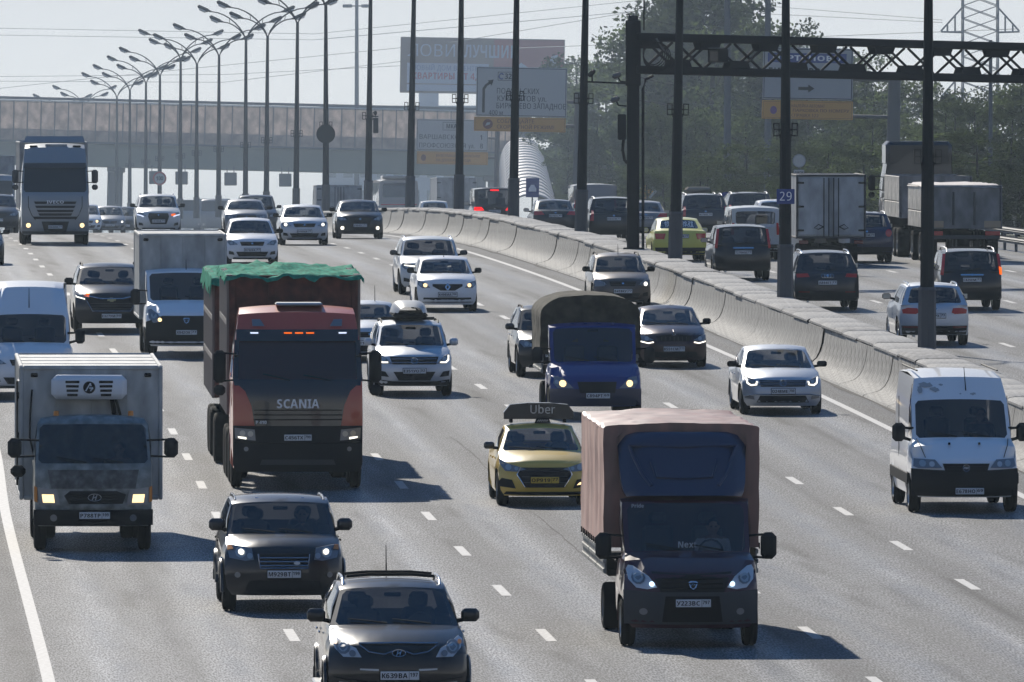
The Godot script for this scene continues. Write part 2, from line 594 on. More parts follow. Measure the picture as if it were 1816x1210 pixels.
	for i in range(8, 12): roof.append(kpt(K[i], 1.0, R))
	var sg := [MB.new(), MB.new()]
	var vs := [0.0, 0.05, 0.5, 0.9, 1.0]
	for sd in 2:
		for i in us.size() - 1:
			var pr := []
			for e in 2:
				var u: float = us[i + e]
				var bt := A.lerp(D, u)
				bt.x += 0.02 * sin(PI * u) * s.W
				var z: float = lerp(roof[0].z, roof[3].z, u)
				var q := 0
				while q < 2 and roof[q + 1].z > z: q += 1
				var tp: Vector3 = roof[q].lerp(roof[q + 1], clamp((roof[q].z - z) / max(roof[q].z - roof[q + 1].z, 0.001), 0, 1))
				var r := PackedVector3Array()
				for v in vs:
					var pt := bt.lerp(tp, v)
					pt.x += 0.03 * sin(PI * v)
					if sd: pt.x = -pt.x
					r.append(pt)
				pr.append(r)
			var mid: float = (us[i] + us[i + 1]) * 0.5
			var win := false
			for q in segs:
				if mid > q[0] and mid < q[1]: win = true
			for j in 4:
				var dst: MB = sg[sd] if win and j > 0 and j < 3 else b
				dst.quad(pr[0][j], pr[1][j], pr[1][j + 1], pr[0][j + 1])
	obj("body", b, m, parent, 38.0)
	obj("windscreen", g, glass, parent, 60.0)
	if gr.v.size() > 0: obj("rear_window", gr, s.get("rglass", glass), parent, 60.0)
	if segs.size() > 0:
		obj("side_window", sg[0], glass, parent, 60.0)
		obj("side_window", sg[1], glass, parent, 60.0)
	# floor and inside
	var fl := MB.new()
	fl.box(Vector3(0, s.gc + 0.14, R - s.L * 0.5), Vector3(s.W - 0.56, 0.22, s.L - 0.6), 0.03)
	obj("underbody", fl, M["under"], parent, 0)
	if not s.get("empty", false):
		var it := MB.new()
		var za: float = R - s.sc - 0.45
		it.box(Vector3(0, s.hc - 0.16, za + 0.15), Vector3(s.W - 0.3, 0.22, 0.4), 0.06)
		var seats := [[-0.37, za - 0.85], [0.37, za - 0.85]]
		if s.cls != "van" and s.L > 3.5: seats.append_array([[-0.42, za - 1.75], [0.42, za - 1.75]])
		for q in seats:
			var hs: float = s.H - 0.42 if s.cls != "van" else s.hc + 0.32
			it.box(Vector3(q[0], (hs + 0.45) * 0.5, q[1]), Vector3(0.46, hs - 0.45, 0.14), 0.05)
			it.box(Vector3(q[0], hs + 0.12, q[1] - 0.02), Vector3(0.26, 0.17, 0.1), 0.045)
			it.box(Vector3(q[0], 0.5, q[1] + 0.25), Vector3(0.46, 0.14, 0.5), 0.05)
		var ring := []
		for k in 13: ring.append(Vector3(0.37 + cos(TAU * k / 12.0) * 0.18, s.hc - 0.02 + sin(TAU * k / 12.0) * 0.17, za - 0.12 + sin(TAU * k / 12.0) * 0.08))
		it.tube(ring, 0.016, -1, 5, false)
		obj("interior", it, M["cloth"], parent, 30)
		if s.H < 2.1:
			var mi := MB.new()
			mi.box(Vector3(0, s.H - 0.17, R - s.srf + 0.02), Vector3(0.23, 0.06, 0.03), 0.015)
			obj("interior_mirror", mi, M["black"], parent, 30)

func wheel(r: float, width: float, steel: bool) -> Array:
	var key := "%.3f_%.3f_%s" % [r, width, steel]
	if wheel_cache.has(key): return wheel_cache[key]
	var h := width / 2.0
	var t := MB.new()
	var q := r * 0.66
	t.lathe_x([[-h + 0.01, q], [-h, r * 0.8], [-h + 0.015, r * 0.94], [-h + 0.05, r], [-0.015, r], [-0.01, r - 0.012], [0.01, r - 0.012], [0.015, r], [h - 0.05, r], [h - 0.015, r * 0.94], [h, r * 0.8], [h - 0.01, q]], 26)
	var m := MB.new()
	for sd in [-1.0, 1.0]:
		m.lathe_x([[sd * (h - 0.012), q + 0.004], [sd * (h - 0.03), q * 0.93], [sd * (h - 0.06), q * 0.86]], 22)
		m.lathe_x([[sd * (h - 0.075), q * 0.9], [sd * (h - 0.075), 0.0]], 22)
		m.lathe_x([[sd * (h - 0.05), q * 0.22], [sd * (h - 0.022), q * 0.18], [sd * (h - 0.02), 0.0]], 10)
		if not steel:
			for k in 5:
				var an := TAU * k / 5.0
				m.box(Vector3(sd * (h - 0.045), cos(an) * q * 0.5, sin(an) * q * 0.5), Vector3(0.03, q * 0.8, q * 0.2), 0.008, Basis(Vector3.RIGHT, an))
	wheel_cache[key] = [t.mesh(35), m.mesh(30)]
	return wheel_cache[key]

func add_wheel(parent: Node3D, at: Vector3, r: float, width: float, steel := false):
	var w: Array = wheel(r, width, steel)
	var o := put("wheel", w[0], M["rubber"], parent, at)
	put("rim", w[1], M["steel_rim" if steel else "alloy"], o)

func axle(s: Dictionary, parent: Node3D, sa: float, dual := false, steel := false):
	var w := 0.44 if dual else s.get("tw", 0.22)
	for sd in [-1.0, 1.0]:
		add_wheel(parent, Vector3(sd * (s.W / 2.0 - w / 2.0 - 0.015), s.wr, s.sref - sa), s.wr, w, steel)

func decal(parent: Node, s: Dictionary, face: int, called: String, poly: PackedVector2Array, off: float, m: Material, thick := 0.03, step := 0.12) -> MeshInstance3D:
	# a flat-cut piece that follows the curve of the front or the tail and stands off it a little
	var b := MB.new()
	var R: float = s.sref
	var lo := Vector2(1e9, 1e9)
	var hi := -lo
	for p in poly:
		lo = lo.min(p)
		hi = hi.max(p)
	var pt := func(p: Vector2, o: float) -> Vector3: return Vector3(p.x, p.y, R - surf(s, face, p.x, p.y) + face * o)
	var nx := maxi(1, int(ceil((hi.x - lo.x) / step)))
	var ny := maxi(1, int(ceil((hi.y - lo.y) / (step * 1.3))))
	for i in nx:
		for j in ny:
			var r := PackedVector2Array()
			var a := lo + (hi - lo) * Vector2(float(i) / nx, float(j) / ny)
			var c := lo + (hi - lo) * Vector2(float(i + 1) / nx, float(j + 1) / ny)
			r.append_array([a, Vector2(c.x, a.y), c, Vector2(a.x, c.y)])
			var cells := [poly] if nx * ny == 1 else Geometry2D.intersect_polygons(poly, r)
			for cell in cells:
				var idx := Geometry2D.triangulate_polygon(cell)
				for k in range(0, idx.size(), 3): b.tri(pt.call(cell[idx[k]], off), pt.call(cell[idx[k + 1]], off), pt.call(cell[idx[k + 2]], off))
	for k in poly.size():
		var a := poly[k]
		var c := poly[(k + 1) % poly.size()]
		var n := maxi(1, int(a.distance_to(c) / step))
		for i in n:
			var p := a.lerp(c, float(i) / n)
			var q := a.lerp(c, float(i + 1) / n)
			b.quad(pt.call(p, off), pt.call(q, off), pt.call(q, off - thick), pt.call(p, off - thick))
	return obj(called, b, m, parent, 30)

func pair(parent: Node, s: Dictionary, face: int, called: String, poly: PackedVector2Array, off: float, m: Material, thick := 0.03) -> Array:
	return [decal(parent, s, face, called, poly, off, m, thick), decal(parent, s, face, called, flip(poly), off, m, thick)]

func bar(parent: Node, s: Dictionary, face: int, called: String, pts: Array, r: float, m: Material, off := 0.02):
	# a round bar laid along the front; pts are x, y pairs
	var p := []
	var q := V2(pts)
	for i in q.size() - 1:
		var n := maxi(1, int(q[i].distance_to(q[i + 1]) / 0.1))
		for k in n: p.append(q[i].lerp(q[i + 1], float(k) / n))
	p.append(q[q.size() - 1])
	var t := []
	for e in p: t.append(Vector3(e.x, e.y, s.sref - surf(s, face, e.x, e.y) + face * off))
	var b := MB.new()
	b.tube(t, r, -1, 5)
	return obj(called, b, m, parent, 60)

func plate(parent: Node, s: Dictionary, face: int, x: float, y: float, text: String, yellow := false, off := 0.03):
	var b := MB.new()
	b.box(Vector3.ZERO, Vector3(0.52, 0.115, 0.014), 0.005)
	var o := obj("number_plate", b, M["plate_yellow" if yellow else "plate"], parent, 0, Vector3(x, y, s.sref - surf(s, face, x, y) + face * off))
	var rim := MB.new()
	rim.box(Vector3(0, 0, -0.004 * face), Vector3(0.545, 0.138, 0.012), 0.005)
	obj("plate_frame", rim, M["ink"], o, 0)
	var sp := text.split(" ")
	var turn := 0.0 if face > 0 else PI
	words("plate_text", sp[0], 0.066, 0.345, M["ink"], o, Vector3(-0.075 * face, -0.002, 0.008 * face), turn)
	if sp.size() > 1: words("plate_text", sp[1], 0.052, 0.105, M["ink"], o, Vector3(0.188 * face, 0.012, 0.008 * face), turn)
	var ln := MB.new()
	ln.box(Vector3(0.125 * face, 0, 0.008 * face), Vector3(0.006, 0.105, 0.003))
	obj("plate_divider", ln, M["ink"], o, 0)

func mirrors(s: Dictionary, parent: Node3D, m: Material, size := Vector3(0.22, 0.15, 0.12), y := -1.0, sm := -1.0, out := 0.02):
	if y < 0: y = s.hc + 0.07
	if sm < 0: sm = s.sc + 0.55
	for sd in [-1.0, 1.0]:
		var b := MB.new()
		var c := Vector3(sd * (s.W / 2.0 + out + size.x * 0.3), y, s.sref - sm)
		b.box(c, size, min(size.x, size.y) * 0.26)
		var o := obj("mirror", b, m, parent, 50)
		var st := MB.new()
		st.tube([c + Vector3(0, -size.y * 0.25, 0), Vector3(sd * (s.W / 2.0 - 0.12), y - size.y * 0.45, s.sref - sm + 0.02)], 0.025, 0.035, 6)
		if size.y > 0.25: st.tube([c + Vector3(0, size.y * 0.25, 0), Vector3(sd * (s.W / 2.0 - 0.14), y + size.y * 0.2, s.sref - sm + 0.02)], 0.02, 0.03, 6)
		obj("arm", st, M["black"], o, 40)
		var gl := MB.new()
		gl.box(c + Vector3(0, 0, -size.z * 0.5 - 0.002), Vector3(size.x * 0.85, size.y * 0.8, 0.006), 0.002)
		obj("mirror_glass", gl, M["reflector"], o, 0)

func wipers(s: Dictionary, parent: Node3D, n := 2):
	for i in n:
		var b := MB.new()
		var x0: float = [-0.1, 0.45][i] * s.W / 1.8
		var pts := []
		for k in 5:
			var x: float = x0 - k * 0.13
			var v: float = 0.02 + 0.035 * k * (1.0 if i == 0 else 0.8)
			var p := kpt(s.keys[7], x / s.keys[7][2], s.sref).lerp(kpt(s.keys[8], x / s.keys[8][2], s.sref), v)
			pts.append(p + Vector3(0, 0.012, 0.03))
		b.tube(pts, 0.014, 0.009, 5)
		obj("wiper", b, M["rubber"], parent, 40)

func roof_rails(s: Dictionary, parent: Node3D, m: Material, h := 0.06):
	for sd in [-1.0, 1.0]:
		var pts := []
		var a: float = s.srf + 0.3
		var e: float = s.srr - 0.15
		var x: float = s.keys[10][2] * 0.9 * sd
		for k in 9:
			var f: float = k / 8.0
			var up: float = h * clamp(min(f, 1.0 - f) * 10.0, 0.0, 1.0)
			pts.append(Vector3(x, s.H - 0.055 - 0.04 * absf(f - 0.4) + up, s.sref - lerp(a, e, f)))
		var b := MB.new()
		b.tube(pts, 0.022, -1, 6)
		obj("roof_rail", b, m, parent, 60)

func antenna(s: Dictionary, parent: Node3D, sa: float, len_ := 0.3, x := 0.0):
	var b := MB.new()
	var y: float = s.H - 0.03
	b.tube([Vector3(x, y, s.sref - sa), Vector3(x, y + len_, s.sref - sa - len_ * 0.25)], 0.012, 0.005, 5)
	obj("aerial", b, M["black"], parent, 40)

func arch_trim(s: Dictionary, parent: Node3D, m: Material):
	for ax in [s.fo, s.fo + s.wb]:
		for sd in [-1.0, 1.0]:
			var pts := []
			for k in 11:
				var an := PI * k / 10.0
				pts.append(Vector3(sd * (s.W / 2.0 - 0.005), s.wr - 0.05 + sin(an) * (s.wr + 0.125), s.sref - ax + cos(an) * (s.wr + 0.075)))
			var b := MB.new()
			b.tube(pts, 0.035, -1, 5)
			obj("arch_trim", b, m, parent, 50)

func handles(s: Dictionary, parent: Node3D, m: Material):
	for sd in [-1.0, 1.0]:
		for u in [0.34, 0.66]:
			var b := MB.new()
			b.box(Vector3(sd * (s.W / 2.0 + 0.012), s.hc - 0.16, s.sref - lerp(s.sc + 0.2, s.srr, u)), Vector3(0.03, 0.035, 0.19), 0.012)
			obj("door_handle", b, m, parent, 40)

# badges: plain raised shapes
func badge(parent: Node, s: Dictionary, face: int, kind: String, x: float, y: float, r: float, m: Material = null):
	if m == null: m = M["chrome"]
	match kind:
		"ring":
			var o = decal(parent, s, face, "badge", ellipse(x, y, r, r, 18), 0.028, M["black"])
			bar(o, s, face, "badge_ring", Array(ring_xy(x, y, r, r)), r * 0.09, m, 0.034)
			return o
		"roundel":
			var o = badge(parent, s, face, "ring", x, y, r, m)
			for q in [[-0.5, 0.55, -0.2, -0.05, 0.0, 0.45, 0.2, -0.05, 0.5, 0.55], [-0.75, 0.2, -0.38, -0.75, 0.0, 0.05, 0.38, -0.75, 0.75, 0.2]]:
				var p := []
				for i in range(0, q.size(), 2): p.append_array([x + q[i] * r * 0.95, y + q[i + 1] * r * 0.95])
				bar(o, s, face, "badge_stroke", p, r * 0.09, m, 0.036)
			return o
		"oval_h":
			var o = decal(parent, s, face, "badge", ellipse(x, y, r * 1.5, r * 0.8, 18), 0.026, M["black"])
			bar(o, s, face, "badge_ring", Array(ring_xy(x, y, r * 1.5, r * 0.8)), r * 0.08, m, 0.034)
			for q in [[-0.55, -0.6, -0.15, 0.6], [0.15, -0.6, 0.55, 0.6], [-0.35, -0.12, 0.4, 0.16]]:
				bar(o, s, face, "badge_stroke", [x + q[0] * r, y + q[1] * r, x + q[2] * r, y + q[3] * r], r * 0.12, m, 0.036)
			return o
		"diamond":
			var o = decal(parent, s, face, "badge", V2([x, y - r * 1.3, x + r, y, x, y + r * 1.3, x - r, y]), 0.04, m)
			decal(o, s, face, "badge_core", V2([x, y - r * 0.6, x + r * 0.42, y, x, y + r * 0.6, x - r * 0.42, y]), 0.046, M["black"], 0.01)
			return o
		"bowtie":
			return decal(parent, s, face, "badge", V2([x - r * 1.7, y - r * 0.4, x - r * 0.55, y - r * 0.4, x - r * 0.55, y - r * 0.75, x + r * 0.75, y - r * 0.75, x + r * 0.75, y - r * 0.4, x + r * 1.5, y - r * 0.4, x + r * 1.8, y + r * 0.4, x + r * 0.6, y + r * 0.4, x + r * 0.6, y + r * 0.75, x - r * 0.6, y + r * 0.75, x - r * 0.6, y + r * 0.4, x - r * 1.4, y + r * 0.4]), 0.03, M["brass"])
		"shield":
			var o = decal(parent, s, face, "badge", V2([x, y - r, x + r * 0.55, y - r * 0.7, x + r * 0.95, y + r * 0.45, x + r * 0.5, y + r * 0.7, x, y + r * 0.65, x - r * 0.5, y + r * 0.7, x - r * 0.95, y + r * 0.45, x - r * 0.55, y - r * 0.7]), 0.03, m)
			decal(o, s, face, "badge_core", V2([x, y - r * 0.72, x + r * 0.38, y - r * 0.5, x + r * 0.68, y + r * 0.34, x, y + r * 0.45, x - r * 0.68, y + r * 0.34, x - r * 0.38, y - r * 0.5]), 0.036, M["black"], 0.01)
			bar(o, s, face, "badge_stroke", [x - r * 0.4, y - r * 0.2, x - r * 0.05, y + r * 0.2, x + r * 0.1, y - r * 0.15, x + r * 0.4, y + r * 0.1], r * 0.1, m, 0.042)
			return o
		"rings":
			var o = null
			for k in 4:
				var q = bar(parent if o == null else o, s, face, "badge" if o == null else "badge_ring", Array(ring_xy(x + (k - 1.5) * r * 1.45, y, r, r)), r * 0.13, m, 0.03)
				if o == null: o = q
			return o
	return decal(parent, s, face, "badge", ellipse(x, y, r, r * 0.8), 0.03, m)

func ring_xy(x: float, y: float, rx: float, ry: float, n := 16) -> Array:
	var p := []
	for k in n + 1: p.append_array([x + cos(TAU * k / n) * rx, y + sin(TAU * k / n) * ry])
	return p

func headlights(parent: Node3D, s: Dictionary, poly: PackedVector2Array, bulbs := [], off := 0.012, house := "lamp_house"):
	# the housing, a bright bowl or two in it, lamps that are lit, all on both sides; bulbs: [x, y, radius, material]
	for f in 2:
		var p := poly if f == 0 else flip(poly)
		var h := decal(parent, s, 1, "headlight", p, off, M[house])
		for bi in bulbs.size():
			var q: Array = bulbs[bi]
			var x: float = q[0] if f == 0 else -q[0]
			if q.size() > 4 and q[4] != f: continue
			decal(h, s, 1, "bulb" if q[2] is float else "light_strip", ellipse(x, q[1], q[2], q[2], 10) if q[2] is float else (V2(q[2]) if f == 0 else flip(V2(q[2]))), off + 0.006 * (bi + 1), M[q[3]], 0.012)

# ---------------------------------------------------------------- setting a vehicle on the road
func seat(o: Node3D, d: float, x: float, away: bool):
	var off := x - ref_x(d)
	var fw := road_pt(d - 2.0, off) - road_pt(d + 2.0, off)
	fw = fw.normalized()
	if away: fw = -fw
	var side := Vector3.UP.cross(fw).normalized()
	o.transform = Transform3D(Basis(side, fw.cross(side).normalized(), fw), road_pt(d, off))

func start(called: String, label: String, category: String, s: Dictionary, away: bool, group := "") -> Node3D:
	s.sref = s.fo + s.wb if away else s.fo
	if s.has("sref_over"): s.sref = s.sref_over
	return thing(called, label, category, Vector3.ZERO, group)

const GRP_IN := "vehicles driving towards the camera"
const GRP_OUT := "vehicles driving away beyond the barrier"

func car(called: String, label: String, category: String, s: Dictionary, col: String, away := false, rim := false, glass := "glass") -> Node3D:
	var t := start(called, label, category, s, away, GRP_OUT if away else GRP_IN)
	body_shell(s, t, M["paint_" + col], M[glass])
	for ax in s.get("axles", [s.fo, s.fo + s.wb]): axle(s, t, ax, false, s.get("steel", false))
	return t

# ---------------------------------------------------------------- trucks
func cabover(L: float, W: float, H: float, gc: float, yb: float, yt: float, lean: float, fo: float, wb: float, wr: float, over := {}) -> Dictionary:
	var w := W / 2.0
	var ym: float = lerp(gc, yb, 0.5)
	var s := {cls = "truck", L = L, W = W, H = H, gc = gc, hb = yb - 0.1, hc = yb, sc = 0.1, srf = lean, srr = L - 0.05, sdk = L, hd = yb, wr = wr, fo = fo, wb = wb, rt = 0.9, solid_rear = true, side = [[0.14, 0.66]], axles = [fo], empty = true, fwx = 0.95, fw0 = 0.01, fw1 = 0.97}
	s.keys = [
		[0.12, gc, w * 0.92, 0.12, 0.0], [0.04, gc + 0.08, w * 0.96, 0.15, 0.0], [0.0, gc + 0.25, w * 0.975, 0.17, 0.0],
		[0.0, ym, w * 0.975, 0.17, 0.0], [0.02, yb - 0.3, w * 0.975, 0.17, 0.0], [0.05, yb - 0.12, w * 0.975, 0.17, 0.0],
		[0.075, yb - 0.05, w * 0.975, 0.17, 0.0], [0.1, yb, w * 0.97, 0.17, 0.0], [lean, yt, w * 0.93, 0.16, 0.02],
		[lean + (H - yt) * 0.35 + 0.1, lerp(yt, H, 0.8), w * 0.88, 0.14, 0.05], [lean + (H - yt) * 0.8 + 0.3, H, w * 0.86, 0.05, 0.06],
		[L - 0.05, H - 0.02, w * 0.86, -0.04, 0.06], [L, yb, w * 0.97, -0.03, 0.0], [L + 0.005, yb - 0.15, w * 0.97, -0.03, 0.0],
		[L + 0.005, lerp(gc, yb, 0.6), w * 0.97, -0.03, 0.0], [L + 0.005, lerp(gc, yb, 0.5), w * 0.97, -0.03, 0.0],
		[L, lerp(gc, yb, 0.42), w * 0.96, -0.03, 0.0], [L - 0.02, lerp(gc, yb, 0.38), w * 0.95, -0.03, 0.0]]
	s.merge(over, true)
	return s

func chassis(t: Node3D, s: Dictionary, a: float, b: float, y: float):
	var f := MB.new()
	for x in [-0.4, 0.4]: f.box(Vector3(x, y, s.sref - (a + b) * 0.5), Vector3(0.09, 0.22, b - a), 0.01)
	for k in 5: f.box(Vector3(0, y, s.sref - lerp(a, b, (k + 0.5) / 5.0)), Vector3(0.8, 0.12, 0.1))
	f.box(Vector3(0.62, y - 0.1, s.sref - lerp(a, b, 0.38)), Vector3(0.4, 0.4, 0.8), 0.08)
	f.box(Vector3(-0.62, y - 0.1, s.sref - lerp(a, b, 0.4)), Vector3(0.36, 0.34, 0.7), 0.04)
	obj("chassis", f, M["under"], t, 0)

func cargo_box(t: Node3D, s: Dictionary, a: float, b: float, W: float, y0: float, y1: float, m: Material, trim: Material, x := 0.0) -> MeshInstance3D:
	var z := func(q: float) -> float: return s.sref - q
	var c := MB.new()
	c.box(Vector3(x, (y0 + y1) * 0.5, z.call((a + b) * 0.5)), Vector3(W - 0.03, y1 - y0 - 0.03, b - a - 0.03), 0.02)
	var o := obj("cargo_box", c, m, t, 0)
	for sd in [-1.0, 1.0]:
		for q in [a, b]:
			var p := MB.new()
			p.box(Vector3(x + sd * (W * 0.5 - 0.03), (y0 + y1) * 0.5, z.call(q + (0.025 if q == a else -0.025))), Vector3(0.07, y1 - y0 - 0.01, 0.07), 0.015)
			obj("corner_post", p, trim, o, 0)
		for y in [y0 + 0.03, y1 - 0.025]:
			var p := MB.new()
			p.box(Vector3(x + sd * (W * 0.5 - 0.028), y, z.call((a + b) * 0.5)), Vector3(0.066, 0.075, b - a - 0.09), 0.015)
			obj("edge_rail", p, trim, o, 0)
	for q in [a, b]:
		for y in [y0 + 0.03, y1 - 0.025]:
			var p := MB.new()
			p.box(Vector3(x, y, z.call(q + (0.022 if q == a else -0.022))), Vector3(W - 0.13, 0.075, 0.066), 0.015)
			obj("edge_rail", p, trim, o, 0)
	# seams and rivet rows of the wall and roof sheets
	for k in range(1, 4):
		var p := MB.new()
		p.box(Vector3(x - W * 0.5 + W * k / 4.0, (y0 + y1) * 0.5, z.call(a + 0.006)), Vector3(0.025, y1 - y0 - 0.12, 0.014), 0.005)
		obj("seam", p, m, o, 0)
	var n := int((b - a) / 1.2)
	for k in range(1, n):
		var p := MB.new()
		p.box(Vector3(x, (y0 + y1) * 0.5 , z.call(lerp(a, b, float(k) / n))), Vector3(W - 0.012, y1 - y0 - 0.012, 0.03), 0.004)
		obj("seam", p, m, o, 0)
	return o

func rear_doors(t: Node3D, s: Dictionary, b: float, W: float, y0: float, y1: float, m: Material):
	var z: float = s.sref - b
	for sd in [-1.0, 1.0]:
		var p := MB.new()
		p.box(Vector3(sd * (W * 0.25 - 0.02), (y0 + y1) * 0.5, z - 0.025), Vector3(W * 0.5 - 0.13, y1 - y0 - 0.18, 0.05), 0.012)
		var o := obj("rear_door", p, m, t, 0)
		for x in [0.18, 0.02]:
			var r := MB.new()
			r.tube([Vector3(sd * (0.06 + x), y0 + 0.05, z - 0.07), Vector3(sd * (0.06 + x), y1 - 0.08, z - 0.07)], 0.018, -1, 6)
			obj("lock_rod", r, M["black"], o, 40)
		for y in [0.12, 0.5, 0.88]:
			var h := MB.new()
			h.box(Vector3(sd * (W * 0.5 - 0.13), lerp(y0, y1, y), z - 0.06), Vector3(0.24, 0.06, 0.03), 0.01)
			obj("hinge", h, M["black"], o, 0)
		var l := MB.new()
		l.tube([Vector3(sd * 0.26, y0 + 0.36, z - 0.09), Vector3(sd * 0.42, y0 + 0.44, z - 0.1), Vector3(sd * 0.56, y0 + 0.32, z - 0.09), Vector3(sd * 0.42, y0 + 0.28, z - 0.1), Vector3(sd * 0.26, y0 + 0.36, z - 0.09)], 0.016, -1, 5)
		obj("door_latch", l, M["black"], o, 40)

func dropside(t: Node3D, s: Dictionary, a: float, b: float, W: float, y0: float, y1: float):
	for sd in [-1.0, 1.0]:
		for k in 3:
			var p := MB.new()
			var l := (b - a) / 3.0
			p.box(Vector3(sd * (W * 0.5 - 0.02), (y0 + y1) * 0.5, s.sref - (a + l * (k + 0.5))), Vector3(0.035, y1 - y0, l - 0.05), 0.01)
			var o := obj("side_board", p, M["dropside"], t, 0)
			for q in [0.12, 0.5, 0.88]:
				var r := MB.new()
				r.box(Vector3(sd * (W * 0.5 + 0.005), lerp(y0, y1, q), s.sref - (a + l * (k + 0.5))), Vector3(0.03, 0.07, l - 0.08), 0.012)
				obj("board_rib", r, M["dropside"], o, 0)
	var d := MB.new()
	d.box(Vector3(0, y0 + 0.02, s.sref - (a + b) * 0.5), Vector3(W - 0.12, 0.1, b - a - 0.02))
	obj("load_bed", d, M["under"], t, 0)

func tent(t: Node3D, s: Dictionary, a: float, b: float, W: float, y0: float, y1: float, rise: float, shoulder: float, bows: int, m: Material, seed_: int):
	# cloth over bows: it sags a little between them and bellies on the sides
	var n := FastNoiseLite.new()
	n.seed = seed_
	n.frequency = 0.9
	var rows := []
	var ns := bows * 6
	var ring := []
	for k in 9: ring.append(Vector2(-0.5, k / 8.0))
	var cn := 6
	for k in range(1, cn): ring.append(Vector2(-0.5 + 0.5 * (1 - cos(PI * 0.5 * k / cn)) * shoulder, 1.0 + 0.5 * sin(PI * 0.5 * k / cn)))
	for k in 13: ring.append(Vector2(lerp(-0.5 + 0.5 * shoulder, 0.5 - 0.5 * shoulder, k / 12.0), 1.5))
	for k in range(cn - 1, 0, -1): ring.append(Vector2(0.5 - 0.5 * (1 - cos(PI * 0.5 * k / cn)) * shoulder, 1.0 + 0.5 * sin(PI * 0.5 * k / cn)))
	for k in range(8, -1, -1): ring.append(Vector2(0.5, k / 8.0))
	var cy := y1 - shoulder * W * 0.25
	for i in ns + 1:
		var f := float(i) / ns
		var sag := absf(sin(PI * f * bows))
		var r := PackedVector3Array()
		for q in ring:
			var x: float = q.x * W
			var y: float = lerp(y0, cy, min(q.y, 1.0)) + (q.y - 1.0) * 2.0 * (y1 - cy) if q.y > 1.0 else lerp(y0, cy, q.y)
			if q.y > 1.0: y += rise * (1.0 - pow(2.0 * absf(q.x), 2.0)) - sag * 0.035
			else: x -= sign(q.x) * sag * 0.03 * sin(PI * q.y)
			var p := Vector3(x, y, s.sref - lerp(a, b, f))
			var w := n.get_noise_3dv(p * 1.6) * 0.03 + n.get_noise_3dv(p * 5.0) * 0.008
			p += Vector3(sign(q.x) * w if q.y <= 1.0 else 0.0, w if q.y > 1.0 else 0.0, 0.0)
			r.append(p)
		rows.append(r)
	var mb := MB.new()
	mb.grid(rows)
	for e in [0, ns]:   # the ends, from the middle line out
		var r: PackedVector3Array = rows[e]
		var h := r.size()
		for k in h / 2:
			mb.quad(r[k], r[k + 1], r[h - 2 - k], r[h - 1 - k])
	return obj("tent_cover", mb, m, t, 35)

func fascia_lines(t: Node3D, s: Dictionary, ys: Array, hw: float, m: Material):
	for y in ys: bar(t, s, 1, "grille_slat", [-hw, y, 0.0, y, hw, y], 0.012, m, 0.02)

func truck_mirrors(s: Dictionary, t: Node3D, y: float, sm: float, out: float, h := 0.42, second := true, m: Material = null):
	if m == null: m = M["plastic"]
	for sd in [-1.0, 1.0]:
		var c := Vector3(sd * (s.W / 2.0 + out), y, s.sref - sm)
		var b := MB.new()
		b.box(c, Vector3(0.24, h, 0.14), 0.07)
		var o := obj("mirror", b, m, t, 50)
		if second:
			var q := MB.new()
			q.box(c + Vector3(0, -h * 0.5 - 0.14, 0), Vector3(0.22, 0.2, 0.12), 0.06)
			obj("lower_mirror", q, m, o, 50)
		var a := MB.new()
		for dy in [h * 0.42, -h * 0.45]:
			a.tube([c + Vector3(-sd * 0.05, dy, 0), Vector3(sd * (s.W / 2.0 - 0.1), y + dy * 0.9, s.sref - sm + 0.02)], 0.02, -1, 6)
		obj("arm", a, M["black"], o, 40)

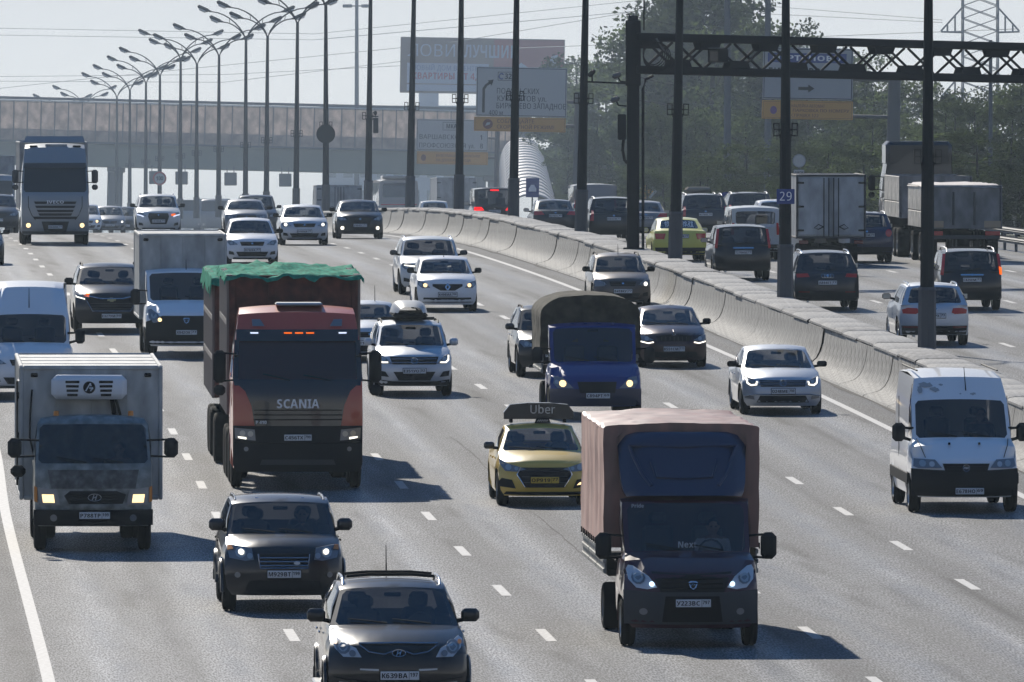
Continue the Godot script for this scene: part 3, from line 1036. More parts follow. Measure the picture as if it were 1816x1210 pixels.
# dark red light truck, nearest of all, with a tent body and a wind deflector on the cab
func next_truck():
	var s := spec("van", {L = 2.25, W = 2.07, H = 2.2, gc = 0.3, hb = 1.12, hc = 1.40, sc = 0.82, srf = 1.5, srr = 2.15, sdk = 2.24, hd = 1.3, wr = 0.36, fo = 0.9, wb = 4.0, rt = 0.82, solid_rear = true, side = [[0.12, 0.72]], axles = [0.9]})
	var t := car("light_truck", "dark maroon light truck with a brownish red tent body and roof wind deflector, nearest truck", "truck", s, "maroon")
	axle(s, t, s.fo + s.wb, true, true)
	chassis(t, s, 1.6, 7.4, 0.62)
	# bumper and grille of bare dark plastic
	decal(t, s, 1, "bumper", V2([-0.99, 0.36, 0.99, 0.36, 1.0, 0.86, 0.5, 0.84, -0.5, 0.84, -1.0, 0.86]), 0.02, M["grey_plastic"])
	decal(t, s, 1, "grille", V2([-0.47, 0.84, 0.47, 0.84, 0.6, 1.14, 0.0, 1.1, -0.6, 1.14]), 0.015, M["plastic"])
	fascia_lines(t, s, [0.9, 0.97, 1.04], 0.45, M["black"])
	decal(t, s, 1, "lower_intake", V2([-0.45, 0.4, 0.45, 0.4, 0.4, 0.78, -0.4, 0.78]), 0.026, M["black"])
	headlights(t, s, V2([0.52, 0.91, 0.66, 0.88, 0.82, 0.9, 0.93, 1.02, 0.95, 1.16, 0.92, 1.22, 0.85, 1.21, 0.64, 1.07]), [[0.79, 1.05, 0.1, "lamp_house"], [0.79, 1.05, 0.07, "reflector"], [0.6, 0.96, 0.038, "lit_cool_lamp"]], 0.022, "bright_lens")
	for x in [-0.72, 0.72]: decal(t, s, 1, "fog_light", ellipse(x, 0.55, 0.06, 0.05), 0.026, M["lamp_house"])
	badge(t, s, 1, "shield", 0.01, 0.955, 0.075)
	plate(t, s, 1, 0.01, 0.68, "У223ВС 797", false, 0.04)
	wipers(s, t)
	truck_mirrors(s, t, 1.46, 1.35, 0.2, 0.4, false)
	handles(s, t, M["black"])
	for q in [["Next", 0.09, -0.02, 1.5, true], ["Pride", 0.055, -0.72, 2.05, false]]:
		var v: float = (q[3] - 1.40) / 0.73
		var p := kpt(s.keys[7], q[2], s.sref).lerp(kpt(s.keys[8], q[2], s.sref), v)
		words("windscreen_sticker", q[0], q[1], 0.0, M["sticker"], t, Vector3(q[2], q[3], p.z + 0.05))
	# wind deflector: a shell leaning back from the cab roof to the top of the tent
	var prof := [[1.45, 2.2, 0.86], [1.5, 2.27, 0.9], [1.62, 2.42, 0.93], [1.85, 2.72, 0.95], [2.05, 2.98, 0.97], [2.13, 3.08, 0.95], [2.22, 3.12, 0.9]]
	var rows := []
	for p in prof:
		var r := PackedVector3Array()
		for k in 17:
			var u: float = k / 8.0 - 1.0
			var hollow: float = 0.07 * exp(-pow(u * 1.7, 4.0)) * sin(PI * clamp((p[1] - 2.25) / 0.8, 0, 1))
			r.append(Vector3(p[2] * u, p[1] - 0.03 * pow(absf(u), 6.0), s.sref - p[0] - 0.32 * pow(absf(u), 4.0) - hollow))
		rows.append(r)
	var d := MB.new()
	d.grid(rows)
	for sd in [0, 16]:
		for k in rows.size() - 1:
			var a: Vector3 = rows[k][sd]
			var c: Vector3 = rows[k + 1][sd]
			d.quad(a, c, Vector3(c.x, c.y, s.sref - 2.28), Vector3(a.x, a.y, s.sref - 2.28))
	var def := obj("wind_deflector", d, M["paint_navy"], t, 40)
	var e := MB.new()
	e.tube([Vector3(-0.5, 2.72, s.sref - 1.86), Vector3(-0.42, 2.47, s.sref - 1.69), Vector3(0, 2.45, s.sref - 1.68), Vector3(0.42, 2.47, s.sref - 1.69), Vector3(0.5, 2.72, s.sref - 1.86)], 0.022, -1, 6)
	obj("deflector_rib", e, M["paint_navy"], def, 60)
	for sd in [-1.0, 1.0]:
		e = MB.new()
		e.tube([Vector3(sd * 0.8, 2.93, s.sref - 2.1), Vector3(sd * 0.76, 2.8, s.sref - 2.0), Vector3(sd * 0.62, 2.5, s.sref - 1.76), Vector3(sd * 0.5, 2.34, s.sref - 1.6)], 0.03, -1, 6)
		obj("deflector_rib", e, M["paint_navy"], def, 60)
	e = MB.new()
	e.tube([Vector3(-0.8, 2.93, s.sref - 2.07), Vector3(0, 2.91, s.sref - 2.02), Vector3(0.8, 2.93, s.sref - 2.07)], 0.03, -1, 6)
	obj("deflector_rib", e, M["paint_navy"], def, 60)
	dropside(t, s, 2.38, 7.5, 2.3, 0.98, 1.36)
	tent(t, s, 2.33, 7.55, 2.34, 1.38, 3.2, 0.05, 0.06, 5, M["tent_red"], 4)
	for k in 26:
		var l := MB.new()
		for sd in [-1.0, 1.0]: l.box(Vector3(sd * 1.185, 1.4, s.sref - lerp(2.45, 7.45, k / 25.0)), Vector3(0.02, 0.09, 0.03))
		if k % 2 == 0: obj("tent_strap", l, M["black"], t, 0)
	seat(t, 169.4, 2.62, false)
	driver(t, s, 0.42, 1.5, 1.6, "driver in a pale shirt behind the windscreen of the maroon light truck", Color(0.6, 0.6, 0.58))

# white cab-over box truck with a cooling unit, at the left edge
func fridge_truck():
	var s := cabover(1.8, 2.04, 2.32, 0.45, 1.52, 2.2, 0.62, 1.1, 3.8, 0.4)
	var t := start("refrigerated_truck", "dirty white cab-over truck with a cooling unit on its tall box", "truck", s, false, GRP_IN)
	body_shell(s, t, M["paint_dirty_white"], M["dark_glass"])
	axle(s, t, 1.1, false, true)
	axle(s, t, 4.9, true, true)
	chassis(t, s, 1.6, 7.9, 0.72)
	decal(t, s, 1, "bumper", V2([-1.02, 0.47, 1.02, 0.47, 1.02, 0.74, -1.02, 0.74]), 0.07, M["plastic"], 0.1)
	decal(t, s, 1, "grille", V2([-0.42, 0.84, 0.5, 0.84, 0.56, 1.0, 0.4, 1.06, -0.4, 1.06, -0.5, 0.98]), 0.02, M["plastic"])
	fascia_lines(t, s, [0.9, 0.95, 1.0], 0.4, M["black"])
	decal(t, s, 1, "front_panel", V2([-0.72, 1.1, 0.72, 1.1, 0.78, 1.42, -0.78, 1.42]), 0.012, M["paint_grey_worn"])
	decal(t, s, 1, "lower_trim", V2([-0.4, 0.78, 0.48, 0.78, 0.48, 0.835, -0.4, 0.835]), 0.025, M["paint_dirty_white"])
	headlights(t, s, V2([0.56, 0.82, 0.93, 0.82, 0.95, 1.12, 0.62, 1.08]), [[0.75, 0.93, [0.66, 0.86, 0.86, 0.86, 0.88, 1.0, 0.68, 1.0], "lit_warm_lamp"]], 0.02)
	pair(t, s, 1, "indicator", V2([0.955, 0.86, 1.01, 0.88, 1.01, 1.14, 0.96, 1.12]), 0.02, M["amber"])
	for x in [-0.68, 0.68]: decal(t, s, 1, "fog_light", ellipse(x, 0.6, 0.06, 0.06), 0.08, M["lamp_house"])
	badge(t, s, 1, "oval_h", 0.02, 0.95, 0.075, M["alloy"])
	plate(t, s, 1, 0.02, 0.645, "Р788ТР 199", false, 0.09)
	wipers(s, t)
	truck_mirrors(s, t, 1.78, 0.45, 0.32, 0.34, false)
	var lm := MB.new()
	lm.box(Vector3(-1.28, 1.38, s.sref - 0.5), Vector3(0.26, 0.2, 0.14), 0.08)
	obj("round_mirror", lm, M["black"], t, 50)
	for x in [-0.62, 0.66]:
		var l := MB.new()
		l.lathe_x([[-0.03, 0.05], [0.05, 0.045], [0.06, 0.0]], 10)
		var o := obj("roof_lamp", l, M["amber"], t, 40, Vector3(x, 2.34, s.sref - 0.95))
		o.rotation.z = PI / 2
	var bx := cargo_box(t, s, 1.95, 7.9, 2.46, 0.82, 3.12, M["box_panel"], M["box_panel"])
	for sd in [-1.0, 1.0]:
		var v := MB.new()
		v.box(Vector3(sd * 0.98, 2.97, s.sref - 1.94), Vector3(0.12, 0.07, 0.03), 0.02)
		obj("marker_lamp", v, M["black"], bx, 0)
	var dr := MB.new()
	dr.box(Vector3(-1.235, 1.9, s.sref - 2.9), Vector3(0.03, 1.9, 0.9), 0.01)
	var so := obj("side_door", dr, M["box_panel"], bx, 0)
	for y in [1.2, 1.9, 2.6]:
		var h := MB.new()
		h.box(Vector3(-1.26, y, s.sref - 2.5), Vector3(0.05, 0.12, 0.12), 0.01)
		obj("hinge", h, M["black"], so, 0)
	var rod := MB.new()
	rod.tube([Vector3(-1.27, 1.05, s.sref - 2.35), Vector3(-1.27, 2.85, s.sref - 2.35)], 0.02, -1, 6)
	obj("lock_rod", rod, M["black"], so, 40)
	# cooling unit
	var u := MB.new()
	u.box(Vector3(-0.04, 2.77, s.sref - 1.76), Vector3(1.3, 0.42, 0.38), 0.09)
	var un := obj("cooling_unit", u, M["fridge_white"], t, 50)
	for sd in [-1.0, 1.0]:
		for k in 4:
			var g := MB.new()
			g.box(Vector3(-0.04 + sd * 0.29, 2.64 + k * 0.075, s.sref - 1.567), Vector3(0.24 - 0.02 * (3 - k), 0.042, 0.012), 0.004)
			obj("vent_slot", g, M["black"], un, 0)
	var em := MB.new()
	em.prism(ellipse(0, 0, 0.105, 0.105, 20), -0.008, 0.008, Vector3(-0.04, 2.77, s.sref - 1.565))
	var e := obj("fan_emblem", em, M["black"], un, 0)
	var st := MB.new()
	for q in [[-0.06, -0.06, 0.02, 0.075], [0.02, 0.075, 0.03, 0.02], [0.0, -0.01, 0.065, -0.01], [0.065, -0.01, 0.02, -0.06]]:
		st.tube([Vector3(-0.04 + q[0], 2.77 + q[1], s.sref - 1.553), Vector3(-0.04 + q[2], 2.77 + q[3], s.sref - 1.553)], 0.011, -1, 5)
	obj("emblem_stroke", st, M["fridge_white"], e, 40)
	var ho := MB.new()
	ho.tube([Vector3(0.36, 2.58, s.sref - 1.9), Vector3(0.4, 2.3, s.sref - 1.92), Vector3(0.47, 2.05, s.sref - 1.9)], 0.045, 0.04, 7)
	ho.tube([Vector3(0.42, 2.58, s.sref - 1.92), Vector3(0.5, 2.3, s.sref - 1.93), Vector3(0.52, 2.05, s.sref - 1.92)], 0.025, -1, 6)
	obj("hose", ho, M["black"], un, 50)
	var cb := MB.new()
	cb.tube([Vector3(-1.02, 2.72, s.sref - 1.93), Vector3(-1.05, 2.3, s.sref - 1.92), Vector3(-1.06, 1.9, s.sref - 1.92), Vector3(-0.98, 1.55, s.sref - 1.92), Vector3(-0.85, 1.4, s.sref - 1.92)], 0.016, -1, 5)
	obj("cable", cb, M["black"], t, 50)
	seat(t, 195.7, -7.22, false)
	driver(t, s, 0.46, 1.5, 1.05, "driver in dark clothes behind the windscreen of the dirty white refrigerated truck", Color(0.07, 0.07, 0.09))

# black and red cab-over tipper with a green tarp, and the trailer it tows
func tipper_body(t: Node3D, s: Dictionary, a: float, b: float, W: float, y0: float, y1: float, ribs: int, gap: float):
	var z := func(q: float) -> float: return s.sref - q
	var f := MB.new()
	f.box(Vector3(0, (y0 + y1) * 0.5, z.call(a + 0.04)), Vector3(W - 0.02, y1 - y0, 0.08), 0.01)
	var fo := obj("front_wall", f, M["tipper_steel"], t, 0)
	for x in [-W * 0.5 + 0.08, -W * 0.17, W * 0.17, W * 0.5 - 0.08]:
		var r := MB.new()
		r.box(Vector3(x, (y0 + y1) * 0.5, z.call(a - 0.02)), Vector3(0.11, y1 - y0 - 0.06, 0.05), 0.012)
		obj("wall_rib", r, M["tipper_steel"], fo, 0)
	for y in [0.35, 0.68]:
		var r := MB.new()
		r.box(Vector3(W * 0.33, lerp(y0, y1, y), z.call(a - 0.008)), Vector3(W * 0.24, 0.05, 0.03), 0.01)
		obj("wall_rib", r, M["tipper_steel"], fo, 0)
	for q in [b - 0.04]:
		var r := MB.new()
		r.box(Vector3(0, (y0 + y1) * 0.5, z.call(q)), Vector3(W - 0.02, y1 - y0, 0.08), 0.01)
		obj("tail_gate", r, M["tipper_steel"], t, 0)
	var bed := MB.new()
	bed.box(Vector3(0, y0 + 0.06, z.call((a + b) * 0.5)), Vector3(W - 0.1, 0.12, b - a - 0.1))
	obj("load_bed", bed, M["tipper_steel"], t, 0)
	for sd in [-1.0, 1.0]:
		var w := MB.new()
		w.box(Vector3(sd * (W * 0.5 - 0.04), (y0 + y1) * 0.5, z.call((a + b) * 0.5)), Vector3(0.06, y1 - y0, b - a - 0.17), 0.01)
		var o := obj("side_wall", w, M["black"], t, 0)
		for k in ribs:
			var r := MB.new()
			r.box(Vector3(sd * (W * 0.5 - 0.02), (y0 + y1) * 0.5, z.call(lerp(a + 0.1, b - 0.1, k / float(ribs - 1)))), Vector3(0.12, y1 - y0 + 0.02, 0.16), 0.01)
			obj("side_rib", r, M["rib_steel"], o, 0)
		for y in [0.33, 0.66]:
			var r := MB.new()
			r.box(Vector3(sd * (W * 0.5 + 0.01), lerp(y0, y1, y), z.call((a + b) * 0.5)), Vector3(0.06, 0.12, b - a - 0.3), 0.012)
			obj("side_rail", r, M["rib_steel"], o, 0)

func draped(t: Node3D, s: Dictionary, a: float, b: float, W: float, y: float, hang: float, seed_: int, called := "green_tarp"):
	var n := FastNoiseLite.new()
	n.seed = seed_
	n.frequency = 0.55
	var rows := []
	for i in 41:
		var f := i / 40.0
		var r := PackedVector3Array()
		for k in 33:
			var u := k / 32.0
			var lap := 0.1
			var x: float = (clamp((u - lap) / (1 - 2 * lap), 0.0, 1.0) - 0.5) * (W + 0.1)
			var over: float = maxf(maxf(lap - u, u - 1 + lap) / lap, 0.0)
			var ff: float = clamp((f - 0.06) / 0.88, 0.0, 1.0)
			var of: float = maxf(maxf(0.06 - f, f - 0.94) / 0.06, 0.0)
			var p := Vector3(x, y, s.sref - lerp(a - 0.06, b + 0.06, ff))
			var wob := n.get_noise_2d(p.x * 2.2, p.z * 2.2)
			var fine := n.get_noise_2d(p.x * 7.0 + 40.0, p.z * 7.0)
			p.y += 0.10 * wob + 0.05 * fine - 0.16 * sin(PI * ff) * sin(PI * clamp(u, lap, 1 - lap)) * 0.5 + 0.10 * exp(-pow((x + 0.15) * 2.5, 2.0) - pow((ff - 0.85) * 5.0, 2.0))
			p.y -= hang * over * (0.75 + 0.5 * n.get_noise_1d(p.z * 4.0)) + hang * of * (0.5 + 0.9 * n.get_noise_1d(p.x * 3.0 + 9.0))
			p.x += sign(x) * over * (0.05 + 0.05 * fine)
			p.z += (1 if f < 0.5 else -1) * of * 0.05
			r.append(p)
		rows.append(r)
	var m := MB.new()
	m.grid(rows)
	var o := obj(called, m, M["green_tarp"], t, 50)
	return o

func tipper():
	var s := cabover(2.2, 2.52, 3.5, 0.38, 2.08, 2.92, 0.32, 1.45, 3.6, 0.5, {side = [[0.12, 0.7]]})
	var t := start("tipper_truck", "black fronted heavy truck with a red cab, high ribbed body and green tarp", "truck", s, false, GRP_IN)
	body_shell(s, t, M["paint_red_orange"], M["dark_glass"])
	for ax in [1.45, 3.3]: axle(s, t, ax, false, true)
	for ax in [5.4, 6.75]: axle(s, t, ax, true, true)
	chassis(t, s, 1.9, 7.9, 0.95)
	# black face between red corners
	decal(t, s, 1, "black_face", V2([-0.82, 1.24, 0.82, 1.24, 0.88, 1.62, 1.0, 1.9, 1.16, 2.04, -1.16, 2.04, -1.0, 1.9, -0.88, 1.62]), 0.02, M["gloss_black"])
	decal(t, s, 1, "bumper", V2([-1.16, 0.36, 1.16, 0.36, 1.23, 0.5, 1.23, 1.24, -1.23, 1.24, -1.23, 0.5]), 0.03, M["plastic"])
	decal(t, s, 1, "lower_grille", V2([-0.72, 0.5, 0.72, 0.5, 0.68, 0.6, -0.68, 0.6]), 0.04, M["grey_plastic"])
	fascia_lines(t, s, [1.36, 1.45, 1.54], 0.84, M["black"])
	bar(t, s, 1, "bumper_line", [-1.2, 0.93, 0.0, 0.91, 1.2, 0.93], 0.014, M["black"], 0.035)
	headlights(t, s, V2([0.8, 0.96, 1.19, 1.0, 1.2, 1.2, 0.82, 1.17]), [[0.9, 1.09, 0.055, "reflector"], [1.05, 1.1, 0.055, "reflector"], [0.0, 0.0, [0.98, 0.985, 1.13, 1.01, 1.14, 1.04, 0.98, 1.025], "lit_white_lamp"]], 0.04)
	for x in [-0.98, 0.98]: decal(t, s, 1, "fog_light", ellipse(x, 0.8, 0.045, 0.045), 0.04, M["lamp_house"])
	var zf: float = s.sref + 0.03
	words("maker_name", "SCANIA", 0.17, 0.8, M["alloy_bright"], t, Vector3(0.0, 1.66, zf + 0.015))
	words("model_name", "P 410", 0.06, 0.2, M["alloy_bright"], t, Vector3(-0.7, 1.31, zf + 0.015))
	pair(t, s, 1, "pillar_cover", V2([1.13, 2.08, 1.235, 2.08, 1.19, 2.86, 1.1, 2.86]), 0.012, M["gloss_black"])
	decal(t, s, 1, "screen_sill", V2([-1.2, 2.0, 1.2, 2.0, 1.22, 2.12, -1.22, 2.12]), 0.016, M["gloss_black"])
	plate(t, s, 1, 0.0, 1.02, "С456ТХ 799", false, 0.05)
	# visor band with marker lamps
	decal(t, s, 1, "sun_visor", V2([-1.16, 2.84, 1.16, 2.84, 1.16, 3.06, -1.16, 3.06]), 0.07, M["gloss_black"], 0.08)
	for q in [[-0.18, "amber"], [0.03, "amber"], [0.24, "amber"], [-0.82, "white"], [0.86, "white"]]:
		decal(t, s, 1, "marker_lamp", V2([q[0] - 0.075, 2.985, q[0] + 0.075, 2.985, q[0] + 0.075, 3.01, q[0] - 0.075, 3.01]), 0.09, M["lit_amber_lamp" if q[1] == "amber" else "dim_white_lamp"], 0.02)
	pair(t, s, 1, "roof_lamp", V2([0.62, 3.12, 0.85, 3.12, 0.86, 3.25, 0.7, 3.25]), 0.02, M["lamp_house"])
	var h := MB.new()
	h.box(Vector3(0.05, 3.52, s.sref - 1.15), Vector3(0.9, 0.06, 0.6), 0.03)
	obj("roof_hatch", h, M["alloy"], t, 40)
	wipers(s, t)
	truck_mirrors(s, t, 2.36, 0.3, 0.22, 0.62, true)
	tipper_body(t, s, 2.75, 8.0, 2.5, 1.35, 4.02, 9, 0.0)
	draped(t, s, 2.7, 8.05, 2.5, 4.04, 0.13, 7)
	for x in [-0.4, 0.1]:
		pass
	seat(t, 217.6, -4.14, false)
	# trailer
	var s2 := {W = 2.5, wr = 0.5, sref = 0.0, L = 7.0}
	var r := thing("drawbar_trailer", "ribbed tipper trailer with a loose green tarp corner, coupled behind the red cab truck", "trailer", Vector3.ZERO)
	for ax in [1.2, 4.4, 5.75]: axle(s2, r, ax, true, true)
	chassis(r, s2, 0.4, 6.6, 0.95)
	var db := MB.new()
	db.tube([Vector3(0.4, 0.8, -0.6), Vector3(0, 0.7, 1.4), Vector3(-0.4, 0.8, -0.6)], 0.06, -1, 6)
	obj("drawbar", db, M["under"], r, 40)
	tipper_body(r, s2, 0.1, 6.8, 2.5, 1.35, 3.75, 10, 0.0)
	draped(r, s2, 0.05, 6.85, 2.5, 3.78, 0.42, 12)
	seat(r, 226.6, -4.68, false)

# blue light truck under canvas
func blue_truck():
	var s := spec("van", {L = 2.2, W = 2.06, H = 2.08, gc = 0.3, hb = 0.98, hc = 1.24, sc = 0.86, srf = 1.45, srr = 2.1, sdk = 2.19, hd = 1.2, wr = 0.36, fo = 0.9, wb = 2.9, rt = 0.82, solid_rear = true, side = [[0.12, 0.74]], axles = [0.9]})
	var t := car("canvas_truck", "blue light truck with a rounded olive brown canvas cover", "truck", s, "blue")
	axle(s, t, s.fo + s.wb, true, true)
	chassis(t, s, 1.6, 5.4, 0.62)
	decal(t, s, 1, "bumper", V2([-0.99, 0.32, 0.99, 0.32, 1.0, 0.68, -1.0, 0.68]), 0.03, M["paint_navy"])
	decal(t, s, 1, "grille", V2([-0.36, 0.6, 0.4, 0.6, 0.44, 0.84, -0.42, 0.84]), 0.036, M["plastic"])
	fascia_lines(t, s, [0.66, 0.72, 0.78], 0.36, M["black"])
	headlights(t, s, V2([0.5, 0.7, 0.84, 0.7, 0.92, 0.8, 0.9, 0.95, 0.72, 0.93]), [[0.73, 0.8, 0.075, "lit_warm_lamp"], [0.85, 0.83, 0.045, "reflector"]], 0.03)
	plate(t, s, 1, 0.03, 0.54, "С894РТ 69", false, 0.05)
	wipers(s, t)
	truck_mirrors(s, t, 1.38, 1.2, 0.2, 0.36, false)
	for k in 4:
		var l := MB.new()
		l.box(Vector3(-0.45 + k * 0.3, 2.06, s.sref - 1.55), Vector3(0.07, 0.03, 0.1), 0.012)
		obj("roof_clip", l, M["paint_blue"], t, 40)
	dropside(t, s, 2.3, 5.4, 2.12, 0.95, 1.36)
	tent(t, s, 2.25, 5.45, 2.2, 1.36, 2.52, 0.14, 0.5, 4, M["canvas"], 9)
	seat(t, 248.4, 1.79, false)

# white light truck with a tall grey box
func white_box_truck():
	var s := spec("van", {L = 2.25, W = 2.07, H = 2.2, gc = 0.3, hb = 1.12, hc = 1.42, sc = 0.82, srf = 1.5, srr = 2.15, sdk = 2.24, hd = 1.3, wr = 0.36, fo = 0.9, wb = 3.2, rt = 0.82, solid_rear = true, side = [[0.12, 0.72]], axles = [0.9]})
	var t := car("white_box_truck", "white cabbed light truck with a tall plain box, beside the dark grey family car", "truck", s, "white", false, false, "dark_glass")
	axle(s, t, s.fo + s.wb, true, true)
	chassis(t, s, 1.6, 6.1, 0.62)
	decal(t, s, 1, "bumper", V2([-0.99, 0.34, 0.99, 0.34, 1.0, 0.9, 0.6, 1.06, -0.6, 1.06, -1.0, 0.9]), 0.02, M["plastic"])
	headlights(t, s, V2([0.6, 0.92, 0.82, 0.88, 0.93, 1.0, 0.94, 1.2, 0.86, 1.22, 0.7, 1.1]), [[0.8, 1.06, 0.07, "reflector"], [0.66, 0.96, 0.05, "lit_warm_lamp"]], 0.024)
	badge(t, s, 1, "shield", 0.0, 0.955, 0.085)
	plate(t, s, 1, 0.0, 0.65, "Х942ОК 77", false, 0.04)
	wipers(s, t)
	antenna(s, t, 1.6, 0.25, 0.05)
	truck_mirrors(s, t, 1.5, 1.2, 0.2, 0.4, false)
	var b := cargo_box(t, s, 2.35, 6.3, 2.2, 0.9, 3.03, M["box_panel"], M["box_panel"])
	for sd in [-1.0, 1.0]:
		var v := MB.new()
		v.box(Vector3(sd * 0.93, 2.9, s.sref - 2.33), Vector3(0.13, 0.07, 0.04), 0.02)
		obj("marker_lamp", v, M["black"], b, 0)
	seat(t, 284.5, -8.17, false)

# grey tractor of a long-haul truck, far left
func long_haul():
	var s := cabover(2.3, 2.5, 3.72, 0.38, 1.92, 2.95, 0.42, 1.4, 3.6, 0.5, {side = [[0.14, 0.62]]})
	var t := start("long_haul_truck", "tall pale grey long-haul truck with a roof spoiler, driving at the left below the bridge", "truck", s, false, GRP_IN)
	body_shell(s, t, M["paint_light_grey"], M["dark_glass"])
	axle(s, t, 1.4, false, true)
	axle(s, t, 5.0, true, true)
	chassis(t, s, 1.9, 6.2, 0.95)
	for k in 5:
		var w: float = [0.78, 0.74, 0.68, 0.62, 0.82][k]
		var y: float = [1.55, 1.40, 1.25, 1.12, 1.0][k]
		decal(t, s, 1, "grille_slot", V2([-w + 0.05, y - 0.05, w - 0.05, y - 0.05, w, y + 0.04, -w, y + 0.04]), 0.012, M["plastic"])
	decal(t, s, 1, "lower_grille", V2([-0.4, 0.5, 0.4, 0.5, 0.5, 0.86, -0.5, 0.86]), 0.014, M["plastic"])
	words("maker_name", "IVECO", 0.11, 0.62, M["alloy_bright"], t, Vector3(0.0, 1.57, s.sref + 0.012))
	for sd in [-1.0, 1.0]:
		bar(t, s, 1, "panel_line", [sd * 0.98, 1.78, sd * 0.98, 1.4, sd * 0.86, 1.1, sd * 0.72, 0.92], 0.012, M["black"], 0.006)
	headlights(t, s, V2([0.84, 0.58, 1.16, 0.58, 1.2, 0.86, 0.86, 0.84]), [[0.98, 0.72, 0.085, "lit_warm_lamp"]], 0.014)
	decal(t, s, 1, "sun_visor", V2([-1.14, 2.8, 1.14, 2.8, 1.12, 3.0, -1.12, 3.0]), 0.06, M["dark_visor"], 0.07)
	decal(t, s, 1, "bumper", V2([-1.2, 0.4, 1.2, 0.4, 1.21, 0.5, -1.21, 0.5]), 0.02, M["grey_plastic"])
	plate(t, s, 1, 0.0, 0.66, "К504ММ 77", false, 0.03)
	truck_mirrors(s, t, 2.5, 0.35, 0.2, 0.5, true, M["grey_plastic"])
	var sp := MB.new()
	sp.prism(V2([-1.12, 0.0, 1.12, 0.0, 1.05, 0.26, -1.05, 0.26]), -0.04, 0.04, Vector3(0, 3.72, s.sref - 1.75), Basis(Vector3.RIGHT, -0.5))
	obj("roof_spoiler", sp, M["paint_light_grey"], t, 0)
	for q in [[0.05, 0.8, 0.16], [-0.78, 0.3, 0.07], [0.8, 0.3, 0.07]]:
		var b := MB.new()
		b.box(Vector3(q[0], 3.6, s.sref - 0.95), Vector3(q[1], q[2], 0.08), 0.02)
		obj("roof_board" if q[1] > 0.5 else "roof_lamp", b, M["box_panel_grey" if q[1] > 0.5 else "black"], t, 0)
	cargo_box(t, s, 3.1, 12.0, 2.5, 1.2, 3.75, M["box_panel_grey"], M["box_panel_grey"])
	seat(t, 416.9, -16.75, false)

# ---------------------------------------------------------------- the far carriageway's trucks, seen from behind
func door_box_truck():
	var s := spec("van", {L = 2.2, W = 2.06, H = 2.15, gc = 0.3, hb = 1.1, hc = 1.4, sc = 0.82, srf = 1.5, srr = 2.1, sdk = 2.19, hd = 1.3, wr = 0.36, fo = 0.9, wb = 3.4, rt = 0.82, solid_rear = true, side = [[0.12, 0.72]], axles = [0.9], sref_over = 4.3})
	var t := car("box_truck", "pale box truck seen from behind with closed double doors and black lock rods", "truck", s, "white", true)
	axle(s, t, 4.3, true, true)
	chassis(t, s, 1.6, 6.2, 0.62)
	cargo_box(t, s, 2.3, 6.1, 2.28, 0.9, 2.98, M["box_panel_cool"], M["dark_frame"])
	rear_doors(t, s, 6.1, 2.28, 0.92, 2.96, M["box_panel_cool"])
	var b := MB.new()
	b.box(Vector3(0, 0.55, s.sref - 6.05), Vector3(2.1, 0.16, 0.1), 0.02)
	var u := obj("bumper_bar", b, M["under"], t, 0)
	for sd in [-1.0, 1.0]:
		var l := MB.new()
		l.box(Vector3(sd * 0.9, 0.78, s.sref - 6.12), Vector3(0.3, 0.12, 0.05), 0.01)
		obj("tail_light", l, M["dark_red_lens"], u, 0)
	seat(t, 373.3, 10.30, true)

func dump_body(t: Node3D, s: Dictionary, a: float, b: float, W: float, y0: float, y1: float, panels: int):
	var z := func(q: float) -> float: return s.sref - q
	for sd in [-1.0, 1.0]:
		for k in panels:
			var l := (b - a) / panels
			for row in 2:
				var p := MB.new()
				var ya: float = [y0, lerp(y0, y1, 0.4)][row]
				var yb: float = [lerp(y0, y1, 0.4) - 0.03, y1][row]
				p.box(Vector3(sd * (W * 0.5 - 0.03), (ya + yb) * 0.5, z.call(a + l * (k + 0.5))), Vector3(0.06, yb - ya, l - 0.06), 0.015)
				obj("side_panel", p, M["dump_panel"], t, 0)
		var f := MB.new()
		f.box(Vector3(sd * (W * 0.5 - 0.06), (y0 + y1) * 0.5, z.call((a + b) * 0.5)), Vector3(0.06, y1 - y0, b - a))
		obj("side_frame", f, M["dark_frame"], t, 0)
	for q in [a, b]:
		var p := MB.new()
		p.box(Vector3(0, (y0 + y1) * 0.5, z.call(q + (0.04 if q == a else -0.04))), Vector3(W, y1 - y0 + 0.04, 0.08), 0.012)
		obj("end_wall", p, M["box_panel_dusk"], t, 0)
	var bed := MB.new()
	bed.box(Vector3(0, y0 + 0.05, z.call((a + b) * 0.5)), Vector3(W - 0.2, 0.1, b - a - 0.2))
	obj("load_bed", bed, M["dark_frame"], t, 0)

